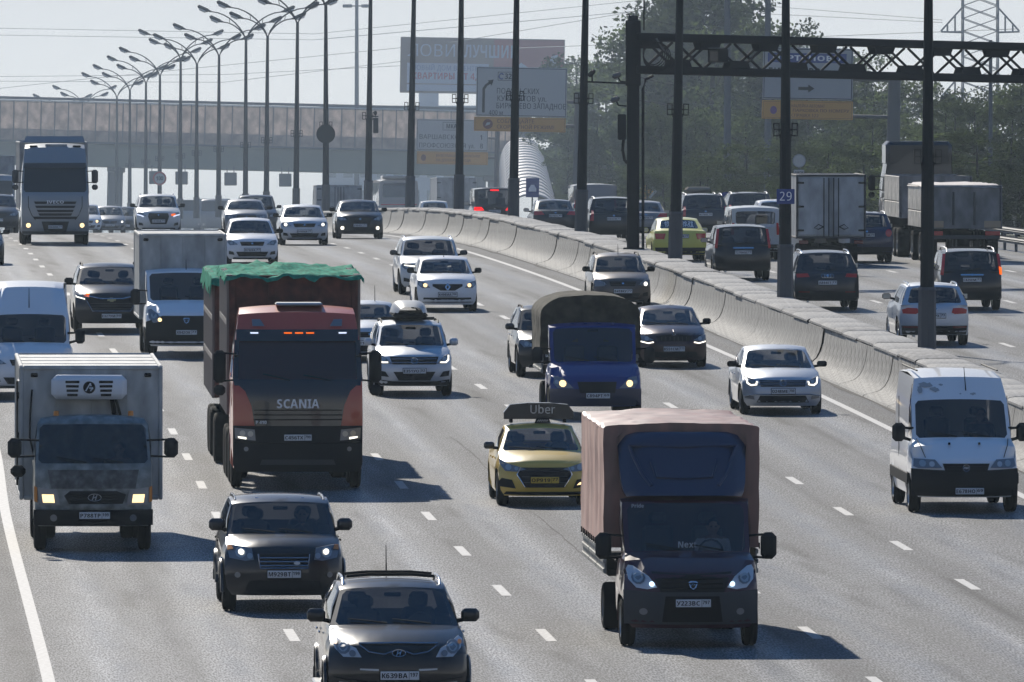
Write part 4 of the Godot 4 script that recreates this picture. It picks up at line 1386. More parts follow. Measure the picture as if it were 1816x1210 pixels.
func grain_truck():
	var s := cabover(2.2, 2.5, 3.55, 0.38, 1.9, 2.85, 0.4, 1.4, 4.4, 0.5, {sref_over = 7.15})
	var t := start("grain_truck", "dark high roofed truck with beige side panels, seen from behind, towing a trailer", "truck", s, true, GRP_OUT)
	body_shell(s, t, M["paint_charcoal"], M["dark_glass"])
	axle(s, t, 1.4, false, true)
	for ax in [5.8, 7.15]: axle(s, t, ax, true, true)
	chassis(t, s, 1.9, 8.2, 0.95)
	var r := MB.new()
	r.box(Vector3(0.0, 3.45, s.sref - 1.3), Vector3(2.3, 0.9, 1.7), 0.14)
	obj("roof_fairing", r, M["paint_charcoal"], t, 40)
	truck_mirrors(s, t, 2.45, 0.4, 0.24, 0.55, true)
	dump_body(t, s, 2.6, 8.2, 2.5, 1.35, 2.75, 4)
	seat(t, 387.5, 14.32, true)
	var s2 := {W = 2.5, wr = 0.5, sref = 5.0, L = 6.4}
	var q := thing("grain_trailer", "low grey trailer with a sagging pale cover, towed by the dark high roofed truck", "trailer")
	for ax in [1.0, 3.7, 5.0]: axle(s2, q, ax, true, true)
	chassis(q, s2, 0.4, 6.1, 0.95)
	dump_body(q, s2, 0.1, 6.3, 2.55, 1.15, 2.55, 4)
	var c := MB.new()
	var n := FastNoiseLite.new()
	n.seed = 3
	var rows := []
	for i in 17:
		var row := PackedVector3Array()
		for k in 13: row.append(Vector3((k / 12.0 - 0.5) * 2.62, 2.6 + 0.05 * n.get_noise_2d(i * 22.0, k * 22.0) - (0.1 if k in [0, 12] or i == 16 else 0.0), s2.sref - lerp(0.05, 6.36, i / 16.0)))
		rows.append(row)
	c.grid(rows)
	obj("load_cover", c, M["cover_cloth"], q, 50)
	for x in [-0.95, 0.95]:
		var l := MB.new()
		l.box(Vector3(x, 0.98, s2.sref - 6.36), Vector3(0.5, 0.14, 0.06), 0.01)
		obj("tail_light", l, M["red_lens"], q, 0)
		var w := MB.new()
		w.box(Vector3(x, 1.28, s2.sref - 6.33), Vector3(0.55, 0.22, 0.03), 0.006)
		obj("warning_plate", w, M["warning_plate"], q, 0)
	var bb := MB.new()
	bb.box(Vector3(0, 0.85, s2.sref - 6.3), Vector3(2.4, 0.14, 0.1), 0.02)
	obj("bumper_bar", bb, M["dark_frame"], q, 0)
	for x in [-0.35, 0.35]:
		var p := MB.new()
		p.box(Vector3(x, 1.8, s2.sref - 6.33), Vector3(0.07, 1.1, 0.05), 0.01)
		obj("gate_post", p, M["dark_frame"], q, 0)
	seat(q, 378.0, 14.87, true)

func far_box(called: String, label: String, d: float, x: float, away: bool, W: float, H: float, L: float, col: String, box: String, group: String):
	# a far lorry: cab and box, four wheels
	var s := cabover(2.1, W, min(H, 2.9), 0.4, 1.75, 2.6, 0.35, 1.3, L - 4.2, 0.48, {sref_over = (L - 2.9) if away else 1.3})
	var t := start(called, label, "truck", s, away, group)
	body_shell(s, t, M["paint_" + col], M["dark_glass"])
	axle(s, t, 1.3, false, true)
	axle(s, t, L - 2.9, true, true)
	chassis(t, s, 1.9, L - 0.2, 0.9)
	cargo_box(t, s, 2.3, L, W, 1.0, H, M[box], M[box])
	if away: rear_doors(t, s, L, W, 1.02, H - 0.02, M[box])
	else: headlights(t, s, V2([0.75, 0.6, 1.1, 0.6, 1.1, 0.85, 0.8, 0.82]), [[0.95, 0.72, 0.08, "reflector"]], 0.014)
	seat(t, d, x, away)

func coach():
	var L := 11.5
	var s := {cls = "van", L = L, W = 2.5, H = 3.35, gc = 0.35, hb = 1.2, hc = 1.5, sc = 0.1, srf = 0.4, srr = L - 0.3, sdk = L - 0.08, hd = 1.9, wr = 0.5, fo = 2.6, wb = 5.6, rt = 0.9, side = [[0.03, 0.2], [0.22, 0.4], [0.42, 0.6], [0.62, 0.8], [0.82, 0.96]], sref_over = 8.2, empty = true, rw0 = 0.12, rw1 = 0.8}
	var w := 1.25
	s.keys = [[0.15, 0.35, w * 0.94, 0.1, 0.0], [0.05, 0.45, w * 0.97, 0.15, 0.0], [0.0, 0.7, w * 0.98, 0.18, 0.0], [0.0, 1.0, w * 0.98, 0.18, 0.0], [0.03, 1.25, w * 0.98, 0.18, 0.0], [0.05, 1.4, w * 0.98, 0.18, 0.0], [0.08, 1.46, w * 0.98, 0.18, 0.0], [0.1, 1.5, w * 0.98, 0.18, 0.0],
		[0.45, 3.05, w * 0.94, 0.18, 0.02], [0.8, 3.28, w * 0.9, 0.1, 0.05], [L * 0.5, 3.35, w * 0.9, 0.0, 0.06], [L - 0.3, 3.25, w * 0.92, -0.15, 0.06], [L - 0.06, 1.95, w * 0.97, -0.15, 0.0], [L - 0.02, 1.8, w * 0.98, -0.15, 0.0], [L, 1.3, w * 0.98, -0.15, 0.0], [L, 0.9, w * 0.98, -0.15, 0.0], [L - 0.02, 0.6, w * 0.97, -0.15, 0.0], [L - 0.1, 0.4, w * 0.95, -0.15, 0.0]]
	var t := car("coach", "beige grey coach seen from behind, far off under the bridge", "bus", s, "coach", true)
	decal(t, s, -1, "red_stripe", V2([-1.1, 1.72, 1.1, 1.72, 1.1, 1.79, -1.1, 1.79]), 0.012, M["red_lens"])
	pair(t, s, -1, "tail_light", V2([0.95, 0.85, 1.18, 0.85, 1.18, 1.3, 1.0, 1.3]), 0.015, M["dark_red_lens"])
	var ac := MB.new()
	ac.box(Vector3(0, 3.42, s.sref - L + 2.5), Vector3(1.9, 0.24, 2.4), 0.08)
	obj("roof_unit", ac, M["paint_coach"], t, 40)
	plate(t, s, -1, 0.0, 0.75, "АК482 77", false, 0.02)
	seat(t, 700.0, -7.13, true)

# ---------------------------------------------------------------- a driver: one skin, meshed from joined tapered limbs
func driver_shape() -> ArrayMesh:
	# sitting, hands on a wheel; origin at the hips, facing +z
	var B := [
		[Vector3(0, 0.0, 0), 0.15, Vector3(0, 0.30, -0.05), 0.16], [Vector3(-0.13, 0.42, -0.05), 0.09, Vector3(0.13, 0.42, -0.05), 0.09], [Vector3(0, 0.30, -0.05), 0.16, Vector3(0, 0.44, -0.05), 0.11],
		[Vector3(0, 0.45, -0.04), 0.06, Vector3(0, 0.56, -0.01), 0.055], [Vector3(0, 0.63, 0.01), 0.085, Vector3(0, 0.69, 0.0), 0.092], [Vector3(0, 0.60, 0.05), 0.05, Vector3(0, 0.66, 0.06), 0.06],
		[Vector3(-0.2, 0.42, -0.05), 0.06, Vector3(-0.25, 0.16, 0.08), 0.047], [Vector3(-0.25, 0.16, 0.08), 0.045, Vector3(-0.16, 0.24, 0.36), 0.034],
		[Vector3(0.2, 0.42, -0.05), 0.06, Vector3(0.25, 0.16, 0.08), 0.047], [Vector3(0.25, 0.16, 0.08), 0.045, Vector3(0.16, 0.24, 0.36), 0.034],
		[Vector3(-0.09, 0.0, 0.02), 0.09, Vector3(-0.12, 0.06, 0.45), 0.07], [Vector3(0.09, 0.0, 0.02), 0.09, Vector3(0.12, 0.06, 0.45), 0.07],
		[Vector3(0, 0.655, 0.1), 0.012, Vector3(0, 0.635, 0.118), 0.016], [Vector3(-0.09, 0.645, 0.0), 0.02, Vector3(-0.092, 0.665, 0.0), 0.02], [Vector3(0.09, 0.645, 0.0), 0.02, Vector3(0.092, 0.665, 0.0), 0.02]]
	for sd in [-1.0, 1.0]:
		for k in 5:
			var a := Vector3(sd * (0.155 - 0.0 * k), 0.262 - 0.014 * k, 0.375)
			B.append([a, 0.012, a + Vector3(-sd * 0.045, 0.014, 0.035), 0.009])
	var c := 0.021
	var lo := Vector3(-0.36, -0.17, -0.27)
	var N := Vector3i(35, 48, 40)
	var F := PackedFloat32Array()
	F.resize(N.x * N.y * N.z)
	F.fill(1.0)
	for b in B:
		var r: float = max(b[1], b[3]) + 0.08
		var a0 := Vector3i(((b[0].min(b[2]) - Vector3.ONE * r - lo) / c).floor()).clamp(Vector3i.ZERO, N - Vector3i.ONE)
		var a1 := Vector3i(((b[0].max(b[2]) + Vector3.ONE * r - lo) / c).ceil()).clamp(Vector3i.ZERO, N - Vector3i.ONE)
		var ab: Vector3 = b[2] - b[0]
		var l2 := maxf(ab.length_squared(), 1e-6)
		for x in range(a0.x, a1.x + 1):
			for y in range(a0.y, a1.y + 1):
				for z in range(a0.z, a1.z + 1):
					var p := lo + Vector3(x, y, z) * c
					var t: float = clamp((p - b[0]).dot(ab) / l2, 0.0, 1.0)
					var d: float = (p - b[0] - ab * t).length() - lerp(b[1], b[3], t)
					var i := (x * N.y + y) * N.z + z
					var k := 0.025
					var h: float = clamp(0.5 + 0.5 * (F[i] - d) / k, 0.0, 1.0)
					F[i] = lerp(F[i], d, h) - k * h * (1.0 - h)
	var at := {}
	var m := MB.new()
	for x in N.x - 1:
		for y in N.y - 1:
			for z in N.z - 1:
				var s := Vector3.ZERO
				var n := 0
				var v := []
				for e in 8: v.append(F[((x + (e & 1)) * N.y + y + ((e >> 1) & 1)) * N.z + z + (e >> 2)])
				for e in 8:
					for q in [1, 2, 4]:
						if e & q == 0 and (v[e] < 0) != (v[e | q] < 0):
							var f: float = v[e] / (v[e] - v[e | q])
							var pa := Vector3(e & 1, (e >> 1) & 1, e >> 2)
							var pb := Vector3((e | q) & 1, ((e | q) >> 1) & 1, (e | q) >> 2)
							s += pa.lerp(pb, f)
							n += 1
				if n > 0: at[Vector3i(x, y, z)] = lo + (Vector3(x, y, z) + s / n) * c
	for p in at:
		for ax in 3:
			var e := Vector3i.ZERO
			e[ax] = 1
			var u := Vector3i.ZERO
			u[(ax + 1) % 3] = 1
			var w := Vector3i.ZERO
			w[(ax + 2) % 3] = 1
			var f0 := F[(p.x * N.y + p.y) * N.z + p.z]
			var q: Vector3i = p + e
			if q.x >= N.x or q.y >= N.y or q.z >= N.z: continue
			var f1 := F[(q.x * N.y + q.y) * N.z + q.z]
			if (f0 < 0) == (f1 < 0): continue
			if at.has(p - u) and at.has(p - w) and at.has(p - u - w):
				if f0 < 0: m.quad(at[p], at[p - u], at[p - u - w], at[p - w])
				else: m.quad(at[p - w], at[p - u - w], at[p - u], at[p])
	return m.mesh(60)

func driver(t: Node3D, s: Dictionary, x: float, y: float, back: float, label: String, shirt: Color):
	if driver_mesh == null: driver_mesh = driver_shape()
	var arr := driver_mesh.surface_get_arrays(0)
	var v: PackedVector3Array = arr[Mesh.ARRAY_VERTEX]
	var col := PackedColorArray()
	for p in v:
		var c := Color(0.30, 0.17, 0.11)
		if p.y > 0.665 and (p.z < 0.07 or p.y > 0.73): c = Color(0.03, 0.024, 0.02)
		elif p.y > 0.655 and p.y < 0.675 and p.z > 0.07 and absf(absf(p.x) - 0.033) < 0.016: c = Color(0.02, 0.015, 0.012)
		elif p.y < 0.475 and not (p.z > 0.12 and p.y > 0.16): c = shirt
		if p.y < 0.13 and p.z > 0.12: c = Color(0.03, 0.035, 0.05)
		col.append(c)
	arr[Mesh.ARRAY_COLOR] = col
	var am := ArrayMesh.new()
	am.add_surface_from_arrays(Mesh.PRIMITIVE_TRIANGLES, arr)
	var o := MeshInstance3D.new()
	o.name = numbered("person")
	o.mesh = am
	o.material_override = M["skin_and_cloth"]
	add_child(o)
	tag(o, label, "person")
	o.transform = t.transform * Transform3D(Basis(), Vector3(x, y - 0.42, s.sref - back))

# ---------------------------------------------------------------- cars
func front_default(t: Node3D, s: Dictionary, text: String, lampm := "", kind := "plain", badge_kind := "dot"):
	var w: float = s.W / 2.0
	var h: float = s.hb
	var bulbs := [[w * 0.76, h - 0.12, 0.05, "reflector"], [w * 0.64, h - 0.14, 0.04, "reflector"]]
	if lampm: bulbs[0] = [w * 0.76, h - 0.12, 0.06, lampm]
	headlights(t, s, V2([w * 0.53, h - 0.17, w * 0.82, h - 0.2, w * 0.92, h - 0.1, w * 0.9, h - 0.02, w * 0.74, h - 0.04]), bulbs)
	var g := V2([-w * 0.46, h - 0.08, w * 0.46, h - 0.08, w * 0.4, h - 0.21, -w * 0.4, h - 0.21])
	if kind == "big": g = V2([-w * 0.42, h - 0.06, w * 0.42, h - 0.06, w * 0.46, h - 0.2, w * 0.34, s.gc + 0.2, -w * 0.34, s.gc + 0.2, -w * 0.46, h - 0.2])
	decal(t, s, 1, "grille", g, 0.012, M["plastic"])
	for k in 2: bar(t, s, 1, "grille_slat", [-w * 0.41, h - 0.12 - 0.045 * k, w * 0.41, h - 0.12 - 0.045 * k], 0.009, M["grey_plastic"], 0.02)
	if kind != "big": decal(t, s, 1, "lower_intake", V2([-w * 0.6, s.gc + 0.24, w * 0.6, s.gc + 0.24, w * 0.5, s.gc + 0.09, -w * 0.5, s.gc + 0.09]), 0.012, M["plastic"])
	pair(t, s, 1, "fog_recess", V2([w * 0.66, s.gc + 0.14, w * 0.86, s.gc + 0.16, w * 0.86, s.gc + 0.27, w * 0.7, s.gc + 0.24]), 0.012, M["plastic"])
	if badge_kind == "dot": badge(t, s, 1, "dot", 0.0, h - 0.13, 0.035)
	elif badge_kind: badge(t, s, 1, badge_kind, 0.0, h - 0.13, 0.065)
	plate(t, s, 1, 0.0, lerp(s.gc, h, 0.46), text)
	wipers(s, t)
	var d := MB.new()
	d.box(Vector3(0, s.gc + 0.02, s.sref - surf(s, 1, 0.0, s.gc + 0.1) - 0.1), Vector3(s.W * 0.72, 0.06, 0.16), 0.02)
	obj("front_lip", d, M["plastic"], t, 0)

func rear_default(t: Node3D, s: Dictionary, text: String, lamps: PackedVector2Array, lit := "", plate_y := -1.0):
	var w: float = s.W / 2.0
	for f in 2:
		var q := decal(t, s, -1, "tail_light", lamps if f == 0 else flip(lamps), 0.014, M[lit if lit else "red_lens"])
	decal(t, s, -1, "rear_bumper", V2([-w * 0.9, s.gc + 0.05, w * 0.9, s.gc + 0.05, w * 0.93, s.gc + 0.28, -w * 0.93, s.gc + 0.28]), 0.014, M["plastic"])
	plate(t, s, -1, 0.0, plate_y if plate_y > 0 else s.hd - 0.22, text, false, 0.025)
	badge(t, s, -1, "dot", 0.0, s.hd - 0.1, 0.04)
	var wi := MB.new()
	var a := kpt(s.keys[12], 0.1, s.sref)
	var b := kpt(s.keys[11], 0.0, s.sref)
	wi.tube([a + Vector3(0.1, 0.02, -0.03), a.lerp(b, 0.16) + Vector3(-0.32, 0, -0.03)], 0.012, -1, 5)
	if s.cls != "sedan": obj("rear_wiper", wi, M["black"], t, 40)
	for x in [-0.5, 0.55]:
		var e := MB.new()
		e.tube([Vector3(x, s.gc + 0.02, s.sref - s.L + 0.25), Vector3(x, s.gc + 0.02, s.sref - s.L - 0.02)], 0.03, -1, 8)
		if x > 0: obj("exhaust", e, M["alloy"], t, 40)

func near_cars():
	# near black sport utility, cut by the lower edge of the picture
	var s := spec("suv", {L = 4.84, W = 1.945, H = 1.77, hb = 1.03, hc = 1.23, sc = 1.22, srf = 1.98, srr = 4.2, sdk = 4.7, hd = 1.2, wr = 0.37, wb = 2.8, rt = 0.66})
	var t := car("black_suv", "glossy black sport utility with roof rails and crossbars, nearest car at the bottom edge", "car", s, "black", false, false, "dark_glass")
	headlights(t, s, V2([0.5, 0.86, 0.74, 0.86, 0.85, 0.97, 0.88, 1.08, 0.83, 1.12, 0.69, 1.03, 0.57, 0.98]), [[0.74, 0.99, 0.095, "lamp_house"], [0.74, 0.99, 0.06, "reflector"], [0.62, 0.91, 0.045, "lamp_house"], [0.84, 1.05, 0.03, "amber"]], 0.014, "bright_lens")
	decal(t, s, 1, "grille", V2([-0.52, 1.03, -0.4, 0.94, -0.2, 0.9, 0.2, 0.9, 0.4, 0.94, 0.52, 1.03]), 0.012, M["plastic"])
	bar(t, s, 1, "grille_bar", [-0.53, 1.04, 0.0, 1.05, 0.53, 1.04], 0.018, M["chrome_dark"], 0.024)
	bar(t, s, 1, "grille_bar", [-0.52, 1.02, -0.4, 0.935, -0.2, 0.9, -0.12, 0.93, 0.0, 0.96, 0.12, 0.93, 0.2, 0.9, 0.4, 0.935, 0.52, 1.02], 0.011, M["chrome_dark"], 0.022)
	badge(t, s, 1, "oval_h", 0.0, 0.92, 0.06)
	pair(t, s, 1, "bumper_trim", V2([0.27, 0.68, 0.52, 0.69, 0.52, 0.71, 0.27, 0.705]), 0.012, M["alloy"])
	bar(t, s, 1, "bumper_line", [-0.86, 0.58, -0.4, 0.53, 0.4, 0.53, 0.86, 0.58], 0.012, M["black"], 0.004)
	pair(t, s, 1, "fog_light", V2([0.6, 0.42, 0.78, 0.44, 0.8, 0.53, 0.66, 0.52]), 0.012, M["lamp_house"])
	decal(t, s, 1, "lower_intake", V2([-0.5, 0.34, 0.5, 0.34, 0.42, 0.5, -0.42, 0.5]), 0.012, M["plastic"])
	plate(t, s, 1, 0.01, 0.62, "К639ВА 197", false, 0.045)
	mirrors(s, t, M["paint_black"], Vector3(0.25, 0.18, 0.13), 1.33, 1.75, 0.0)
	wipers(s, t)
	roof_rails(s, t, M["chrome"], 0.08)
	for q in [2.75, 3.4]:
		var b := MB.new()
		b.tube([Vector3(-0.6, s.H + 0.03, s.sref - q), Vector3(-0.3, s.H + 0.055, s.sref - q), Vector3(0.3, s.H + 0.055, s.sref - q), Vector3(0.6, s.H + 0.03, s.sref - q)], 0.024, -1, 6)
		obj("roof_bar", b, M["black"], t, 50)
	antenna(s, t, 3.9, 0.42)
	arch_trim(s, t, M["paint_black"])
	handles(s, t, M["chrome"])
	for sd in [-1.0, 1.0]:
		var st := MB.new()
		st.box(Vector3(sd * 0.95, 0.36, s.sref - 2.3), Vector3(0.2, 0.05, 1.9), 0.02)
		obj("side_step", st, M["alloy"], t, 0)
	seat(t, 153.9, -1.57, false)

	# dark boxy sport utility
	s = spec("suv", {L = 4.5, W = 1.91, H = 1.74, hb = 1.02, hc = 1.2, sc = 1.02, srf = 1.66, srr = 4.1, sdk = 4.42, hd = 1.2, wr = 0.37, wb = 2.66, rt = 0.71, gc = 0.28})
	s.keys[5][0] = 0.13
	s.keys[6][1] = 1.16
	t = car("dark_suv", "boxy black sport utility with lit round headlights, ahead of the tall red cab truck", "car", s, "charcoal", false, false, "dark_glass")
	headlights(t, s, V2([0.47, 0.84, 0.6, 0.82, 0.84, 0.86, 0.87, 0.98, 0.8, 1.06, 0.5, 1.02]), [[0.67, 0.95, 0.085, "reflector"], [0.53, 0.9, 0.045, "reflector"], [0.665, 0.96, 0.045, "lit_white_lamp"]], 0.014)
	pair(t, s, 1, "indicator", V2([0.78, 1.0, 0.87, 0.98, 0.87, 1.05, 0.81, 1.06]), 0.03, M["amber"])
	decal(t, s, 1, "grille", V2([-0.38, 0.72, 0.38, 0.72, 0.4, 0.93, -0.4, 0.93]), 0.012, M["plastic"])
	for y in [0.75, 0.81, 0.87]: bar(t, s, 1, "grille_slat", [-0.37, y, 0.37, y], 0.014, M["chrome_dark"], 0.024)
	bar(t, s, 1, "grille_frame", [-0.4, 0.93, -0.37, 0.71, 0.37, 0.71, 0.4, 0.93], 0.013, M["chrome_dark"], 0.024)
	decal(t, s, 1, "badge", ellipse(0.2, 0.79, 0.05, 0.026), 0.04, M["alloy"])
	plate(t, s, 1, 0.0, 0.62, "М929ВТ 199", false, 0.04)
	decal(t, s, 1, "lower_intake", V2([-0.6, 0.36, 0.6, 0.36, 0.55, 0.52, -0.55, 0.52]), 0.012, M["plastic"])
	pair(t, s, 1, "fog_light", ellipse(0.72, 0.6, 0.045, 0.045), 0.012, M["lamp_house"])
	mirrors(s, t, M["paint_charcoal"], Vector3(0.24, 0.19, 0.14), 1.32, 1.5, -0.02)
	wipers(s, t)
	roof_rails(s, t, M["paint_charcoal"], 0.03)
	for k in 4:
		var c := MB.new()
		c.box(Vector3(-0.36 + 0.24 * k, s.H - 0.03, s.sref - 1.95), Vector3(0.06, 0.025, 0.09), 0.01)
		obj("roof_clip", c, M["chrome"], t, 40)
	arch_trim(s, t, M["paint_charcoal"])
	handles(s, t, M["black"])
	seat(t, 178.1, -3.60, false)
	driver(t, s, 0.37, 1.2, 2.3, "driver behind the windscreen of the boxy black sport utility", Color(0.05, 0.05, 0.06))

	# yellow taxi with an illuminated-style roof board
	s = spec("sedan", {L = 4.4, W = 1.73, H = 1.47, hb = 0.84, hc = 1.0, sc = 1.15, srf = 1.9, srr = 3.1, sdk = 3.85, wb = 2.6, gc = 0.2, rt = 0.64})
	t = car("yellow_taxi", "yellow taxi saloon under a long black roof board, beside the nearest maroon truck", "car", s, "taxi_yellow")
	headlights(t, s, V2([0.33, 0.7, 0.52, 0.65, 0.72, 0.66, 0.81, 0.78, 0.82, 0.88, 0.68, 0.8]), [[0.66, 0.73, 0.055, "reflector"], [0.52, 0.71, 0.035, "reflector"]], 0.014)
	decal(t, s, 1, "grille", V2([-0.44, 0.73, 0.44, 0.73, 0.51, 0.6, 0.36, 0.36, -0.36, 0.36, -0.51, 0.6]), 0.012, M["plastic"])
	bar(t, s, 1, "grille_frame", [-0.44, 0.73, -0.51, 0.6, -0.36, 0.37], 0.013, M["chrome"], 0.022)
	bar(t, s, 1, "grille_frame", [0.44, 0.73, 0.51, 0.6, 0.36, 0.37], 0.013, M["chrome"], 0.022)
	for y in [0.45, 0.56, 0.66]: bar(t, s, 1, "grille_slat", [-0.42, y, 0.42, y], 0.009, M["grey_plastic"], 0.018)
	pair(t, s, 1, "fog_recess", V2([0.53, 0.34, 0.82, 0.37, 0.84, 0.46, 0.78, 0.53, 0.6, 0.5]), 0.012, M["plastic"])
	decal(t, s, 1, "fog_lamp", V2([0.6, 0.4, 0.76, 0.42, 0.76, 0.46, 0.66, 0.45]), 0.02, M["lit_warm_lamp"], 0.01)
	plate(t, s, 1, 0.0, 0.5, "ОР919 77", true, 0.03)
	decal(t, s, 1, "lower_lip", V2([-0.75, 0.22, 0.75, 0.22, 0.7, 0.28, -0.7, 0.28]), 0.014, M["plastic"])
	mirrors(s, t, M["paint_dark_grey"], Vector3(0.2, 0.13, 0.12))
	wipers(s, t)
	handles(s, t, M["paint_taxi_yellow"])
	seat(t, 211.0, 0.56, false)
	var tr := t.transform
	var bo := thing("taxi_roof_board", "long black roof board with grey lettering on the yellow taxi", "sign")
	bo.transform = tr * Transform3D(Basis(), Vector3(0, s.H, s.sref - 2.45))
	var b := MB.new()
	b.prism(V2([-0.64, 0.06, 0.64, 0.06, 0.67, 0.12, 0.66, 0.2, 0.56, 0.33, 0.2, 0.36, -0.2, 0.36, -0.52, 0.33, -0.64, 0.18]), -0.13, 0.13)
	obj("board", b, M["gloss_black"], bo, 0)
	words("lettering", "Uber", 0.15, 0.46, M["alloy"], bo, Vector3(0.08, 0.235, 0.133), 0.0, "Droid Sans", false)
	for x in [-0.5, 0.5]:
		var l := MB.new()
		l.box(Vector3(x, 0.03, 0), Vector3(0.06, 0.08, 0.24), 0.01)
		obj("foot", l, M["black"], bo, 0)
	var tx := thing("taxi_lamp", "small dark taxi lamp with a checker band in front of the black roof board", "lamp")
	tx.transform = tr * Transform3D(Basis(), Vector3(0.08, s.H - 0.01, s.sref - 2.2))
	b = MB.new()
	b.prism(V2([-0.15, 0, 0.15, 0, 0.11, 0.1, -0.11, 0.1]), -0.05, 0.05)
	obj("housing", b, M["plastic"], tx, 0)
	b = MB.new()
	for k in 12: b.box(Vector3(-0.092 + 0.0168 * k, 0.04 + 0.017 * (k % 2), 0.052), Vector3(0.016, 0.016, 0.004))
	obj("checker_band", b, M["alloy"], tx, 0)

	# silver sport utility with a roof box
	s = spec("suv", {L = 4.43, W = 1.81, H = 1.69, hb = 0.95, hc = 1.14, sc = 1.05, srf = 1.78, srr = 3.9, wb = 2.6})
	t = car("silver_suv", "silver grey sport utility carrying a roof box, right behind the red cab truck", "car", s, "silver")
	headlights(t, s, V2([0.5, 0.76, 0.74, 0.76, 0.83, 0.86, 0.84, 0.98, 0.7, 0.94]), [[0.7, 0.86, 0.055, "reflector"], [0, 0, [0.6, 0.78, 0.74, 0.775, 0.81, 0.83, 0.82, 0.95, 0.785, 0.95, 0.775, 0.85, 0.72, 0.805, 0.6, 0.81], "lit_white_lamp"]], 0.014)
	decal(t, s, 1, "grille", V2([-0.5, 0.75, 0.5, 0.75, 0.56, 0.92, -0.56, 0.92]), 0.012, M["plastic"])
	for y in [0.79, 0.87]: bar(t, s, 1, "grille_slat", [-0.51, y, 0.51, y], 0.012, M["chrome_dark"], 0.022)
	badge(t, s, 1, "roundel", 0.0, 0.83, 0.075)
	decal(t, s, 1, "lower_intake", V2([-0.48, 0.58, 0.48, 0.58, 0.36, 0.38, -0.36, 0.38]), 0.012, M["plastic"])
	pair(t, s, 1, "fog_recess", V2([0.58, 0.46, 0.8, 0.48, 0.82, 0.6, 0.66, 0.58]), 0.012, M["plastic"])
	decal(t, s, 1, "lower_lip", V2([-0.8, 0.26, 0.8, 0.26, 0.82, 0.4, 0.5, 0.36, -0.5, 0.36, -0.82, 0.4]), 0.014, M["plastic"])
	plate(t, s, 1, 0.0, 0.6, "Е351УО 32", false, 0.035)
	mirrors(s, t, M["paint_silver"], Vector3(0.2, 0.17, 0.13))
	wipers(s, t)
	roof_rails(s, t, M["black"], 0.06)
	handles(s, t, M["paint_silver"])
	for q in [2.3, 3.2]:
		b = MB.new()
		b.tube([Vector3(-0.62, s.H + 0.02, s.sref - q), Vector3(0.62, s.H + 0.02, s.sref - q)], 0.022, -1, 6)
		obj("roof_bar", b, M["black"], t, 50)
	seat(t, 260.8, -2.28, false)
	var rb := thing("roof_box", "silver grey roof box with a black tray strapped on the silver sport utility", "roof box")
	rb.transform = t.transform * Transform3D(Basis(), Vector3(0, s.H + 0.05, s.sref - 2.75))
	b = MB.new()
	b.box(Vector3(0, 0.07, 0), Vector3(0.8, 0.12, 1.8), 0.05)
	obj("tray", b, M["black"], rb, 40)
	var rows := []
	for i in 13:
		var f := i / 12.0
		var r := PackedVector3Array()
		var hh: float = 0.27 * pow(sin(PI * clamp(f * 0.94 + 0.05, 0, 1)), 0.35)
		var ww: float = 0.43 * pow(sin(PI * clamp(f * 0.9 + 0.05, 0, 1)), 0.22)
		for k in 13:
			var u := k / 6.0 - 1.0
			r.append(Vector3(ww * sign(u) * pow(absf(u), 0.8), 0.12 + hh * pow(1.0 - pow(absf(u), 3.5), 0.6), 0.95 - 1.9 * f))
		rows.append(r)
	b = MB.new()
	b.grid(rows)
	obj("lid", b, M["roof_box"], rb, 60)

	# silver saloon in the lane beside the barrier
	s = spec("sedan", {L = 4.77, W = 1.82, H = 1.47, hb = 0.82, hc = 1.0, sc = 1.18, srf = 2.05, srr = 3.35, sdk = 4.1, wb = 2.71, gc = 0.2, rt = 0.66})
	t = car("silver_saloon", "silver saloon with bright light strips, alone in the lane beside the barrier", "car", s, "silver")
	headlights(t, s, V2([0.48, 0.66, 0.7, 0.62, 0.8, 0.68, 0.83, 0.86, 0.66, 0.8]), [[0.66, 0.73, 0.045, "reflector"], [0, 0, [0.57, 0.66, 0.7, 0.64, 0.78, 0.69, 0.81, 0.83, 0.775, 0.83, 0.75, 0.71, 0.69, 0.675, 0.6, 0.685, 0.585, 0.74, 0.555, 0.75], "lit_white_lamp"]], 0.014)
	decal(t, s, 1, "grille", V2([-0.49, 0.63, 0.49, 0.63, 0.52, 0.77, -0.52, 0.77]), 0.012, M["plastic"])
	for y in [0.665, 0.7, 0.735]: bar(t, s, 1, "grille_slat", [-0.5, y, 0.5, y], 0.009, M["chrome_dark"], 0.02)
	badge(t, s, 1, "roundel", 0.0, 0.71, 0.07)
	decal(t, s, 1, "lower_intake", V2([-0.58, 0.28, 0.58, 0.28, 0.5, 0.43, -0.5, 0.43]), 0.012, M["plastic"])
	pair(t, s, 1, "fog_light", V2([0.62, 0.34, 0.82, 0.37, 0.82, 0.44, 0.64, 0.42]), 0.012, M["lamp_house"])
	bar(t, s, 1, "bumper_trim", [-0.84, 0.42, -0.6, 0.46, 0.6, 0.46, 0.84, 0.42], 0.012, M["chrome_dark"], 0.014)
	plate(t, s, 1, 0.0, 0.53, "О248МЕ 750", false, 0.035)
	mirrors(s, t, M["plastic"], Vector3(0.22, 0.13, 0.12))
	wipers(s, t)
	handles(s, t, M["chrome"])
	seat(t, 251.0, 5.91, false)

	# dark brown hatchback ahead of it
	s = spec("hatch", {L = 4.48, W = 1.71, H = 1.46, hb = 0.84, hc = 1.02, sc = 1.15, srf = 2.0, gc = 0.18, wb = 2.6})
	t = car("brown_hatchback", "dark brown hatchback with thin white light strips, right of the canvas truck", "car", s, "brown")
